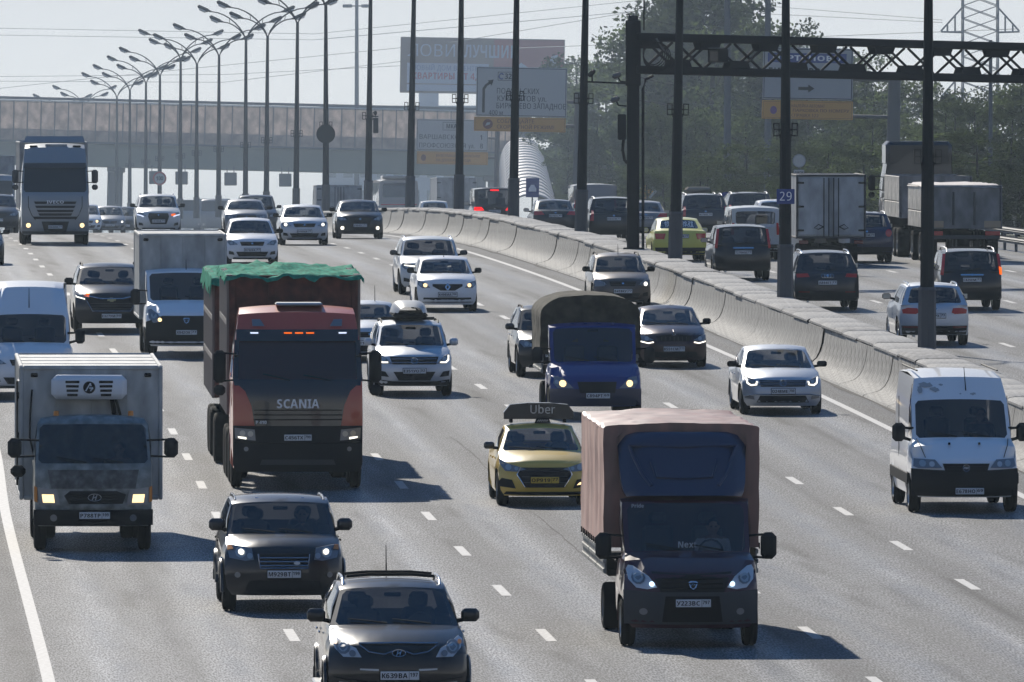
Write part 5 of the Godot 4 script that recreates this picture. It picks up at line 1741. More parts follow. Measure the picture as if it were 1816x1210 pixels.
	headlights(t, s, V2([0.48, 0.68, 0.76, 0.64, 0.8, 0.82, 0.68, 0.78]), [[0.65, 0.72, 0.05, "reflector"], [0, 0, [0.49, 0.62, 0.62, 0.59, 0.8, 0.63, 0.8, 0.66, 0.62, 0.62, 0.5, 0.65], "lit_white_lamp"]], 0.016)
	decal(t, s, 1, "grille", V2([-0.4, 0.66, 0.4, 0.66, 0.44, 0.78, 0, 0.84, -0.44, 0.78]), 0.012, M["plastic"])
	for x in [-0.3, -0.2, -0.1, 0.0, 0.1, 0.2, 0.3]: bar(t, s, 1, "grille_slat", [x, 0.67, x, 0.77], 0.008, M["grey_plastic"], 0.018)
	badge(t, s, 1, "ring", 0.0, 0.84, 0.04)
	decal(t, s, 1, "lower_intake", V2([-0.62, 0.26, 0.62, 0.26, 0.55, 0.4, -0.55, 0.4]), 0.012, M["plastic"])
	plate(t, s, 1, 0.0, 0.47, "К551СМ 777", false, 0.03)
	bar(t, s, 1, "bonnet_crease", [0, 0.86, 0, 0.92], 0.008, M["paint_brown"], 0.0)
	mirrors(s, t, M["black"], Vector3(0.2, 0.15, 0.12))
	wipers(s, t)
	seat(t, 278.1, 3.89, false)

	# dark estate with roof rails close to the barrier
	s = spec("hatch", {L = 4.3, W = 1.68, H = 1.5, hb = 0.83, hc = 0.99, sc = 1.2, srf = 1.9, srr = 3.85, sdk = 4.2, gc = 0.18, wb = 2.49, rt = 0.68, fo = 0.8})
	t = car("bronze_estate", "dark bronze estate car with roof rails, hugging the barrier behind the canvas truck", "car", s, "bronze")
	front_default(t, s, "В418КУ 77", "", "plain", "dot")
	headlights(t, s, V2([0.5, 0.62, 0.76, 0.6, 0.8, 0.76, 0.54, 0.74]), [[0.66, 0.68, 0.06, "lit_white_lamp", 0]], 0.03)
	mirrors(s, t, M["black"], Vector3(0.22, 0.15, 0.11))
	roof_rails(s, t, M["black"], 0.07)
	antenna(s, t, 2.0, 0.3)
	seat(t, 322.8, 3.09, false)

	# black car half hidden by the canvas truck
	s = spec("suv", {L = 4.6, W = 1.84, H = 1.66, hb = 0.92, hc = 1.1})
	t = car("black_crossover", "black crossover mostly hidden behind the left side of the canvas truck", "car", s, "black")
	front_default(t, s, "Н207ОО 77")
	mirrors(s, t, M["paint_black"])
	roof_rails(s, t, M["black"], 0.04)
	handles(s, t, M["chrome"])
	seat(t, 272.1, 1.0, false)

	# white panel van at the right edge
	s = spec("van", {L = 5.1, W = 2.02, H = 2.54, hb = 1.0, hc = 1.36, sc = 0.72, srf = 1.38, gc = 0.3, rt = 0.80, solid_rear = true, side = [[0.03, 0.16]], wr = 0.34})
	s.keys[8][1] = 2.08
	s.keys[8][2] = 0.88
	s.keys[9] = [1.72, 2.44, 0.80, 0.1, 0.03]
	s.keys[10][2] = 0.8
	s.keys[11][2] = 0.8
	t = car("white_van", "white high roofed panel van with scuffed paint above its windscreen, at the right edge", "van", s, "white", false, false, "dark_glass")
	decal(t, s, 1, "bumper", V2([-0.97, 0.32, 0.97, 0.32, 0.98, 0.82, 0.42, 0.8, -0.42, 0.8, -0.98, 0.82]), 0.03, M["plastic"])
	headlights(t, s, V2([0.44, 0.84, 0.86, 0.83, 0.94, 0.86, 0.92, 1.0, 0.56, 0.99]), [[0.78, 0.92, 0.06, "reflector"], [0.62, 0.91, 0.05, "bright_lens"]], 0.034)
	decal(t, s, 1, "grille", V2([-0.38, 0.77, 0.38, 0.77, 0.43, 0.92, -0.43, 0.92]), 0.036, M["black"])
	fascia_lines(t, s, [0.82, 0.87], 0.36, M["grey_plastic"])
	badge(t, s, 1, "ring", 0.0, 0.84, 0.06)
	words("badge_text", "FIAT", 0.035, 0.075, M["alloy_bright"], t, Vector3(0.0, 0.84, s.sref - surf(s, 1, 0.0, 0.84) + 0.04))
	plate(t, s, 1, 0.06, 0.42, "Е678НО 69", false, 0.05)
	for q in [[-0.28, 1.24], [0.27, 1.24]]:
		b = MB.new()
		b.lathe_x([[-0.02, 0.022], [0.02, 0.022], [0.025, 0.0]], 8, Vector3.ZERO)
		var nz := obj("washer_jet", b, M["black"], t, 40, Vector3(q[0], q[1] + 0.03, s.sref - surf(s, 1, q[0], q[1]) + 0.01))
		nz.rotation.z = PI / 2
	for sd in [-1.0, 1.0]:
		bar(t, s, 1, "bonnet_seam", [sd * 0.72, 1.02, sd * 0.84, 1.34], 0.007, M["black"], 0.001)
	for q in [[-0.6, 2.3, 0.17, 0.05], [-0.45, 2.22, 0.1, 0.05], [0.25, 2.14, 0.07, 0.025], [-0.72, 2.2, 0.05, 0.08], [-0.33, 2.3, 0.05, 0.02], [0.02, 2.14, 0.02, 0.015]]:
		var ps := PackedVector2Array()
		for k in 14: ps.append(Vector2(q[0] + cos(TAU * k / 14.0) * q[2] * rng.randf_range(0.5, 1.1), q[1] + sin(TAU * k / 14.0) * q[3] * rng.randf_range(0.5, 1.2)))
		decal(t, s, 1, "worn_patch", ps, 0.003, M["primer"], 0.004)
	b = MB.new()
	b.tube([Vector3(0.12, 2.2, s.sref - 1.45), Vector3(0.1, 2.62, s.sref - 1.62)], 0.012, 0.006, 5)
	obj("aerial", b, M["black"], t, 40)
	wipers(s, t)
	for sd in [-1.0, 1.0]:
		b = MB.new()
		b.tube([Vector3(sd * 0.74, 2.55, s.sref - 1.9), Vector3(sd * 0.74, 2.55, s.sref - 4.9)], 0.018, -1, 5)
		obj("roof_gutter", b, M["black"], t, 40)
		b = MB.new()
		b.box(Vector3(sd * 1.012, 0.62, s.sref - 2.5), Vector3(0.03, 0.2, 3.6), 0.01)
		obj("side_moulding", b, M["plastic"], t, 0)
		b = MB.new()
		b.box(Vector3(sd * 1.0, 1.35, s.sref - 2.7), Vector3(0.012, 1.4, 0.014))
		obj("door_seam", b, M["black"], t, 0)
	mirrors(s, t, M["plastic"], Vector3(0.24, 0.34, 0.15), 1.45, 1.15, 0.06)
	b = MB.new()
	b.box(Vector3(0.1, 1.44, s.sref - 0.95), Vector3(0.34, 0.02, 0.12), 0.008)
	obj("paper_on_dash", b, M["plate"], t, 0)
	seat(t, 208.5, 8.24, false)
	driver(t, s, 0.42, 1.52, 1.7, "driver behind the dark windscreen of the white panel van", Color(0.05, 0.05, 0.05))

	# white sport utility and the white saloon in front of it
	s = spec("suv", {L = 4.69, W = 1.9, H = 1.68, hb = 0.95, hc = 1.14, sc = 1.2, gc = 0.24, wb = 2.87})
	t = car("white_suv", "white sport utility with roof rails, half hidden by the white saloon in front", "car", s, "off_white")
	front_default(t, s, "А310ВМ 99", "", "big")
	headlights(t, s, V2([0.44, 0.8, 0.82, 0.86, 0.84, 0.95, 0.46, 0.9]), [[0, 0, [0.46, 0.82, 0.8, 0.86, 0.8, 0.89, 0.46, 0.86], "lit_white_lamp"]], 0.03)
	mirrors(s, t, M["grey_plastic"])
	roof_rails(s, t, M["chrome"], 0.06)
	seat(t, 335.4, -2.41, false)
	s = spec("sedan", {L = 4.35, W = 1.74, H = 1.52, hb = 0.9, hc = 1.05, sc = 1.12, srf = 1.85, gc = 0.2, wb = 2.63, fo = 0.8, rt = 0.67})
	t = car("white_saloon", "white saloon with a diamond badge on its black grille and warm headlights", "car", s, "white")
	headlights(t, s, V2([0.48, 0.68, 0.7, 0.66, 0.82, 0.76, 0.82, 0.88, 0.64, 0.82]), [[0.62, 0.745, 0.055, "lit_warm_lamp"], [0.74, 0.77, 0.05, "reflector"]], 0.02)
	decal(t, s, 1, "grille", V2([-0.42, 0.72, -0.2, 0.6, 0.2, 0.6, 0.42, 0.72, 0.42, 0.78, -0.42, 0.78]), 0.012, M["plastic"])
	badge(t, s, 1, "diamond", 0.0, 0.7, 0.085)
	decal(t, s, 1, "lower_intake", V2([-0.72, 0.26, 0.72, 0.26, 0.66, 0.4, -0.66, 0.4]), 0.012, M["plastic"])
	plate(t, s, 1, 0.0, 0.49, "К498МА 150", false, 0.03)
	mirrors(s, t, M["plastic"], Vector3(0.2, 0.15, 0.11))
	wipers(s, t)
	antenna(s, t, 1.95, 0.28)
	seat(t, 319.3, -1.85, false)

	# dark family car with a long grille
	s = spec("suv", {L = 5.19, W = 1.99, H = 1.79, hb = 1.06, hc = 1.27, sc = 1.2, srf = 1.95, srr = 4.6, sdk = 5.05, hd = 1.2, gc = 0.27, wr = 0.38, wb = 3.07, fo = 0.95})
	t = car("dark_crossover", "dark grey family crossover with its amber indicator lit, left of the white box truck", "car", s, "charcoal")
	headlights(t, s, V2([0.58, 0.96, 0.86, 0.94, 0.94, 1.02, 0.92, 1.12, 0.7, 1.06]), [[0, 0, [0.7, 0.9, 0.93, 0.96, 0.94, 1.02, 0.9, 0.98, 0.7, 0.93], "lit_white_lamp"]], 0.02)
	decal(t, s, 1, "indicator", V2([-0.72, 1.0, -0.6, 0.97, -0.58, 1.05, -0.68, 1.08]), 0.03, M["lit_amber_lamp"], 0.01)
	decal(t, s, 1, "grille", V2([-0.6, 0.97, 0.6, 0.97, 0.64, 0.86, 0.5, 0.6, -0.5, 0.6, -0.64, 0.86]), 0.012, M["plastic"])
	for y in [0.66, 0.73, 0.8]: bar(t, s, 1, "grille_slat", [-0.55, y, 0.55, y], 0.009, M["grey_plastic"], 0.02)
	bar(t, s, 1, "grille_bar", [-0.62, 1.0, -0.3, 0.93, 0.3, 0.93, 0.62, 1.0], 0.016, M["chrome"], 0.024)
	bar(t, s, 1, "grille_frame", [-0.65, 0.87, -0.5, 0.6, 0.5, 0.6, 0.65, 0.87], 0.012, M["chrome_dark"], 0.022)
	badge(t, s, 1, "bowtie", 0.0, 0.9, 0.07)
	plate(t, s, 1, 0.0, 0.47, "Е327УМ 50", false, 0.03)
	mirrors(s, t, M["black"], Vector3(0.24, 0.19, 0.13))
	roof_rails(s, t, M["black"], 0.06)
	wipers(s, t)
	seat(t, 302.0, -10.65, false)

	# tall white van at the left edge, nose hidden by the refrigerated truck
	s = spec("van", {L = 5.5, W = 2.02, H = 2.62, hb = 1.0, hc = 1.28, sc = 0.75, srf = 1.35, gc = 0.28, rt = 0.82, solid_rear = true, side = [[0.03, 0.16]]})
	s.keys[8][1] = 1.95
	s.keys[8][2] = 0.9
	s.keys[9] = [1.95, 2.52, 0.80, 0.12, 0.05]
	s.keys[10][2] = 0.82
	t = car("tall_white_van", "tall white van cut by the left edge, behind the dirty white refrigerated truck", "van", s, "white", false, false, "dark_glass")
	front_default(t, s, "М640КХ 50", "", "plain", "dot")
	pair(t, s, 1, "indicator", V2([0.86, 0.9, 0.94, 0.88, 0.94, 0.96, 0.88, 0.97]), 0.03, M["lit_amber_lamp"], 0.01)
	mirrors(s, t, M["plastic"], Vector3(0.22, 0.34, 0.15), 1.42, 1.1, 0.08)
	b = MB.new()
	b.tube([Vector3(0, 2.06, s.sref - 1.35), Vector3(0, 2.5, s.sref - 1.42)], 0.014, 0.007, 5)
	obj("aerial", b, M["black"], t, 40)
	seat(t, 259.0, -10.98, false)

	# grey car behind the red cab truck, pale car behind the tarp, car at the left edge
	s = spec("sedan", {hb = 0.82, hc = 1.0, H = 1.45})
	t = car("grey_saloon", "pale grey saloon half hidden behind the red cab truck's body", "car", s, "silver")
	front_default(t, s, "Т115СВ 97")
	mirrors(s, t, M["paint_silver"])
	antenna(s, t, 2.3, 0.4, 0.25)
	seat(t, 282.1, -3.57, false)
	s = spec("sedan", {hb = 0.82, hc = 1.0, H = 1.5})
	t = car("pale_saloon", "white saloon with people's headrests showing, just beyond the green tarp", "car", s, "white")
	front_default(t, s, "О732ЕК 77")
	mirrors(s, t, M["black"])
	seat(t, 375.2, -8.59, false)
	s = spec("sedan", {hb = 0.82, hc = 1.0})
	t = car("dark_saloon", "dark saloon of which only the right flank shows at the left edge", "car", s, "black")
	front_default(t, s, "Р290НМ 77")
	mirrors(s, t, M["black"])
	seat(t, 373.3, -17.53, false)

func mid_cars():
	# oncoming, at the crest
	var rows := [
		["silver_hatchback", "silver hatchback with both headlights lit, left of the black hatchback at the barrier's end", "hatch", {hb = 0.88, hc = 1.02, W = 1.79, H = 1.48, gc = 0.2}, "silver", 415.2, -7.60, "lit_white_lamp", "О185КР 77", "plain"],
		["black_hatchback", "black hatchback with two round lit fog lamps, at the far end of the barrier", "hatch", {hb = 0.9, hc = 1.05, W = 1.84, H = 1.5, gc = 0.2}, "charcoal", 438.0, -5.88, "", "У904ТС 77", "big"],
		["grey_hatchback", "grey saloon with lit front, left of the silver hatchback near the crest", "sedan", {hb = 0.85, hc = 1.02, W = 1.82, H = 1.45}, "grey", 462.0, -10.8, "", "Н551АА 77", "big"],
		["indicator_suv", "white crossover with one amber indicator blinking, behind the white box truck", "suv", {hb = 0.95, hc = 1.13, W = 1.84, H = 1.66}, "off_white", 458.0, -14.24, "", "С078ХВ 77", "big"],
		["far_dark_suv", "dark sport utility on the crest between the grey saloon and the lamp posts", "suv", {W = 1.9, H = 1.75}, "dark_grey", 520.0, -11.64, "", "В130РР 77", "plain"],
		["far_white_car", "small white car with one headlight, right beside the long-haul truck", "hatch", {W = 1.75, H = 1.55}, "white", 600.0, -22.48, "", "А662МО 50", "plain"],
		["far_grey_car", "small grey car with a bright headlight on the crest, second beside the long-haul truck", "hatch", {W = 1.75, H = 1.5}, "grey", 620.0, -21.91, "lit_white_lamp", "К119ОВ 50", "plain"],
		["far_shaded_car", "small dark car on the crest, just left of the white crossover with the indicator", "hatch", {W = 1.75, H = 1.5}, "dark_grey", 640.0, -21.76, "", "М430СУ 77", "plain"],
		["edge_van_car", "dark blue grey car cut by the left edge beside the long-haul truck", "suv", {W = 1.9, H = 1.65}, "dark_grey", 480.0, -21.73, "", "Е841РН 77", "plain"],
		["far_navy_car", "dark car on the crest peeping over the black hatchback", "sedan", {W = 1.8, H = 1.6}, "navy", 640.0, -8.06, "", "Х502АТ 77", "plain"]]
	for r in rows:
		var s := spec(r[2], r[3])
		var t := car(r[0], r[1], "car", s, r[4])
		front_default(t, s, r[8], r[7], r[9])
		mirrors(s, t, M["black"])
		if r[2] == "suv": roof_rails(s, t, M["chrome"], 0.05)
		if r[0] == "black_hatchback":
			for x in [-0.68, 0.68]: decal(t, s, 1, "fog_lamp", ellipse(x, 0.42, 0.07, 0.07, 10), 0.03, M["lit_white_lamp"], 0.01)
		if r[0] == "indicator_suv":
			decal(t, s, 1, "indicator", V2([0.52, 0.78, 0.68, 0.79, 0.68, 0.88, 0.52, 0.86]), 0.03, M["lit_amber_lamp"], 0.01)
			pair(t, s, 1, "light_strip", V2([0.6, 0.74, 0.86, 0.82, 0.86, 0.86, 0.6, 0.78]), 0.036, M["dim_white_lamp"], 0.01)
		if r[0] == "far_white_car": decal(t, s, 1, "bulb", ellipse(0.6, 0.62, 0.07, 0.07, 10), 0.03, M["lit_warm_lamp"], 0.01)
		seat(t, r[5], r[6], false)

func rear_cars():
	var tall := func(w: float, a: float, b: float) -> PackedVector2Array: return V2([w * 0.8, a, w * 0.93, a, w * 0.86, b, w * 0.78, b])
	var flat := func(w: float, a: float, b: float) -> PackedVector2Array: return V2([w * 0.48, a + 0.02, w * 0.92, a, w * 0.92, b, w * 0.6, b])
	# silver crossover nearest the camera behind the first lamp post
	var s := spec("suv", {L = 4.39, W = 1.83, H = 1.6, hd = 1.06, gc = 0.24, rt = 0.66, srr = 3.85, sdk = 4.3})
	var t := car("silver_crossover", "silver crossover seen from behind, cut in two by the nearest lamp post", "car", s, "silver", true)
	rear_default(t, s, "А914РХ 77", V2([0.42, 0.86, 0.5, 0.82, 0.82, 0.83, 0.84, 0.93, 0.7, 0.98, 0.46, 0.97]), "dim_red_lamp", 0.78)
	pair(t, s, -1, "reflector_strip", V2([0.45, 0.46, 0.82, 0.46, 0.82, 0.51, 0.45, 0.51]), 0.03, M["dark_red_lens"])
	mirrors(s, t, M["black"])
	roof_rails(s, t, M["chrome"], 0.06)
	seat(t, 292.9, 10.81, true)
	s = spec("suv", {L = 4.66, W = 1.89, H = 1.68, hd = 1.1, gc = 0.25, rt = 0.68, srr = 4.0, sdk = 4.5})
	t = car("black_crossover", "black crossover seen from behind with pale roof rails, right of the marker number 29", "car", s, "charcoal", true)
	rear_default(t, s, "А844ЕТ 77", V2([0.5, 0.96, 0.84, 0.94, 0.86, 1.04, 0.55, 1.06]), "dim_red_lamp", 0.8)
	badge(t, s, -1, "rings", 0.0, 0.99, 0.055)
	pair(t, s, -1, "reflector_strip", V2([0.5, 0.52, 0.8, 0.52, 0.8, 0.56, 0.5, 0.56]), 0.03, M["dark_red_lens"])
	mirrors(s, t, M["black"])
	roof_rails(s, t, M["chrome"], 0.06)
	seat(t, 320.3, 8.78, true)
	for q in [["black_tall_suv", "black sport utility seen from behind, tall red lights, its right indicator lit, far right", 320.3, 12.84, "С825ЕМ 77"], ["black_barrier_suv", "black sport utility seen from behind, tall red lights, right against the barrier", 351.6, 7.06, "Т270НМ 77"]]:
		s = spec("suv", {L = 4.63, W = 1.79, H = 1.73, hd = 1.12, gc = 0.27, rt = 0.72, srr = 4.3, sdk = 4.52, wr = 0.36, wb = 2.63, fo = 0.95, rw0 = 0.08})
		t = car(q[0], q[1], "car", s, "black", true)
		rear_default(t, s, q[4], V2([0.79, 1.0, 0.87, 1.02, 0.8, 1.6, 0.72, 1.6]), "", 0.88)
		decal(t, s, -1, "chrome_strip", V2([-0.32, 1.0, 0.32, 1.0, 0.32, 1.04, -0.32, 1.04]), 0.03, M["chrome"])
		mirrors(s, t, M["black"])
		if q[0] == "black_tall_suv":
			roof_rails(s, t, M["alloy"], 0.09)
			var b := MB.new()
			b.tube([Vector3(-0.6, s.H + 0.04, s.sref - 3.9), Vector3(0.6, s.H + 0.04, s.sref - 3.9)], 0.028, -1, 6)
			obj("roof_bar", b, M["black"], t, 50)
			decal(t, s, -1, "indicator", V2([-0.87, 1.02, -0.8, 1.02, -0.77, 1.25, -0.85, 1.22]), 0.03, M["lit_amber_lamp"], 0.01)
		seat(t, q[2], q[3], true)
	s = spec("sedan", {L = 4.66, W = 1.81, H = 1.47, hd = 1.08, gc = 0.2, srr = 3.2, sdk = 4.1, rt = 0.66, wb = 2.69, fo = 1.0})
	t = car("lime_taxi", "yellow green taxi saloon seen from behind with print on its rear window", "car", s, "lime_yellow", true)
	rear_default(t, s, "ЕУ604 77", V2([0.55, 0.76, 0.82, 0.76, 0.85, 0.95, 0.5, 0.95]), "", 0.86)
	for k in 2:
		var v: float = [0.62, 0.36][k]
		var p := kpt(s.keys[12], 0.0, s.sref).lerp(kpt(s.keys[11], 0.0, s.sref), v)
		var o := words("window_print", ["495 777 00 29", "ТАКСИ ГОРОД"][k], 0.12, 0.95, M["white_ink"], t, p + Vector3(0, 0.0, -0.035), PI)
		o.rotation.x = -0.9
	var tl := MB.new()
	tl.box(Vector3(0, s.H + 0.05, s.sref - 2.3), Vector3(0.34, 0.1, 0.14), 0.03)
	obj("taxi_lamp", tl, M["black"], t, 40)
	mirrors(s, t, M["paint_lime_yellow"])
	seat(t, 379.0, 5.55, true)
	var rows := [
		["pale_blue_van", "pale blue grey small van, right of the black sport utility at the barrier", "van", {L = 4.4, W = 1.8, H = 1.82, hb = 0.95, hc = 1.15, sc = 0.9, srf = 1.5, srr = 4.3, sdk = 4.38, hd = 1.15, rt = 0.8, wr = 0.32, wb = 2.68, rw0 = 0.2, rw1 = 0.88}, "van_blue", 382.0, 8.11, "tall", ""],
		["dark_round_suv", "dark sport utility with a round red tail light, right of the box truck", "suv", {L = 4.6, W = 1.85, H = 1.7, hd = 1.15}, "navy", 377.1, 11.66, "round", ""],
		["dark_far_suv", "black sport utility seen from behind, left of the gantry post", "suv", {L = 4.7, W = 1.88, H = 1.7, hd = 1.1, rt = 0.7}, "black", 425.0, 3.73, "tall", ""],
		["black_rear_saloon", "black saloon seen from behind with a shiny roof, right of the white ribbed gallery", "sedan", {L = 4.7, W = 1.83, H = 1.46, hd = 1.02}, "charcoal", 455.0, 1.67, "flat", ""],
		["grey_rear_saloon", "grey saloon seen from behind, just right of the gantry post", "sedan", {L = 4.6, W = 1.8, H = 1.46, hd = 1.02}, "grey", 440.0, 5.11, "flat", ""],
		["silver_roof_suv", "dark sport utility with a silver roof seen from behind, beyond the yellow green taxi", "suv", {L = 4.7, W = 1.9, H = 1.74, hd = 1.15}, "dark_grey", 440.0, 7.40, "tall", ""],
		["beige_topped_suv", "dark sport utility with a beige load on its roof, topmost behind the silver roofed one", "suv", {L = 4.7, W = 1.9, H = 1.78, hd = 1.15}, "dark_grey", 500.0, 8.22, "tall", ""],
		["wide_dark_suv", "wide dark sport utility seen from behind, left of the marker number 29", "suv", {L = 4.8, W = 1.95, H = 1.76, hd = 1.15}, "dark_grey", 452.0, 9.41, "tall", ""],
		["white_hidden_car", "white car almost hidden by the lamp post with the number 29", "hatch", {L = 4.3, W = 1.78, H = 1.55}, "white", 432.0, 10.02, "flat", ""],
		["grey_rear_van", "tall grey van seen from behind at the foot of the trees", "van", {L = 5.4, W = 2.0, H = 2.1, solid_rear = true, hb = 1.0, hc = 1.25, srf = 1.4, hd = 1.3, rt = 0.82}, "grey", 480.0, 3.46, "tall", ""],
		["dark_rear_van", "dark passenger van seen from behind with its brake lights on, left of the ribbed gallery", "van", {L = 4.9, W = 1.9, H = 1.97, hb = 0.95, hc = 1.2, sc = 0.8, srf = 1.4, srr = 4.75, sdk = 4.86, hd = 1.15, rt = 0.82}, "dark_grey", 492.0, -0.79, "flat", "lit_red_lamp"],
		["pale_rear_car", "pale small car seen from behind, its roof just above the far end of the barrier", "hatch", {L = 4.1, W = 1.7, H = 1.6}, "off_white", 560.0, -3.82, "flat", ""]]
	for r in rows:
		s = spec(r[2], r[3])
		t = car(r[0], r[1], "van" if r[2] == "van" else "car", s, r[4], true)
		var w: float = s.W / 2.0
		var lm: PackedVector2Array = flat.call(w, s.hd - 0.2, s.hd - 0.04)
		if r[7] == "tall": lm = tall.call(w, s.hd - 0.3, s.hd + 0.1)
		if r[7] == "round": lm = ellipse(w * 0.8, 1.0, 0.11, 0.13)
		rear_default(t, s, ["В303ОМ 77", "Х418ТА 50", "М276КС 99"][hash(r[0]) % 3], lm, r[8])
		if r[8]: decal(t, s, -1, "brake_light", V2([-0.18, s.H - 0.16, 0.18, s.H - 0.16, 0.18, s.H - 0.1, -0.18, s.H - 0.1]), 0.02, M["lit_red_lamp"])
		mirrors(s, t, M["black"])
		if r[2] == "suv": roof_rails(s, t, M["alloy"], 0.05)
		seat(t, r[5], r[6], true)
		if r[0] == "beige_topped_suv":
			var cg := thing("roof_load", "rounded beige load tied on the roof of the topmost dark sport utility", "luggage")
			cg.transform = t.transform * Transform3D(Basis(), Vector3(0, s.H, s.sref - 2.8))
			var b := MB.new()
			b.box(Vector3(0, 0.12, 0), Vector3(1.1, 0.24, 1.3), 0.11)
			obj("bundle", b, M["tan_cloth"], cg, 60)
			b = MB.new()
			for z in [-0.35, 0.35]: b.tube([Vector3(-0.56, 0.0, z), Vector3(-0.54, 0.2, z), Vector3(0, 0.25, z), Vector3(0.54, 0.2, z), Vector3(0.56, 0.0, z)], 0.014, -1, 5)
			obj("strap", b, M["black"], cg, 40)

func far_traffic():
	far_box("edge_lorry", "pale lorry cut by the left edge beyond the long-haul truck", 560.0, -25.69, false, 2.5, 3.8, 9.0, "light_grey", "box_panel_grey", GRP_IN)
	far_box("grey_lorry", "grey box lorry seen from behind between two lamp posts under the bridge", 620.0, -9.52, true, 2.45, 2.6, 7.0, "grey", "box_panel_grey", GRP_OUT)
	far_box("dusky_lorry", "dark tailed lorry with a pale side, seen from behind left of the ribbed gallery", 720.0, -3.67, true, 2.5, 3.5, 9.5, "grey", "box_panel_grey", GRP_OUT)
	far_box("distant_lorry", "faint grey lorry far down the road, left of two lamp posts", 900.0, -23.47, false, 2.4, 2.75, 8.0, "grey", "box_panel_grey", GRP_IN)
	far_box("distant_pale_lorry", "faint pale lorry far down the road, beside the white crossover", 880.0, -25.21, false, 2.3, 2.5, 7.0, "light_grey", "box_panel_grey", GRP_IN)

# ---------------------------------------------------------------- road, ground, markings
func sheet(cols: Array, ds: Array, lift: float, color_at = null, first := 0.0) -> ArrayMesh:
	var v := PackedVector3Array()
	var nn := PackedVector3Array()
	var cc := PackedColorArray()
	var uv := PackedVector2Array()
	var idx := PackedInt32Array()
	for d in ds:
		for o in cols:
			uv.append(Vector2((o - first) / LANE, d / (LANE * 10.0)))
			v.append(road_pt(d, o, lift))
			nn.append(Vector3(0, 1, (road_y(d + 1.0) - road_y(d - 1.0)) / 2.0).normalized())
			if color_at: cc.append(color_at.call(d, o))
	var n := cols.size()
	for i in ds.size() - 1:
		for j in n - 1:
			var a := i * n + j
			idx.append_array([a, a + n, a + 1, a + 1, a + n, a + n + 1])
	var arr := []
	arr.resize(Mesh.ARRAY_MAX)
	arr[Mesh.ARRAY_VERTEX] = v
	arr[Mesh.ARRAY_NORMAL] = nn
	if color_at: arr[Mesh.ARRAY_COLOR] = cc
	arr[Mesh.ARRAY_TEX_UV] = uv
	arr[Mesh.ARRAY_INDEX] = idx
	var am := ArrayMesh.new()
	am.add_surface_from_arrays(Mesh.PRIMITIVE_TRIANGLES, arr)
	return am

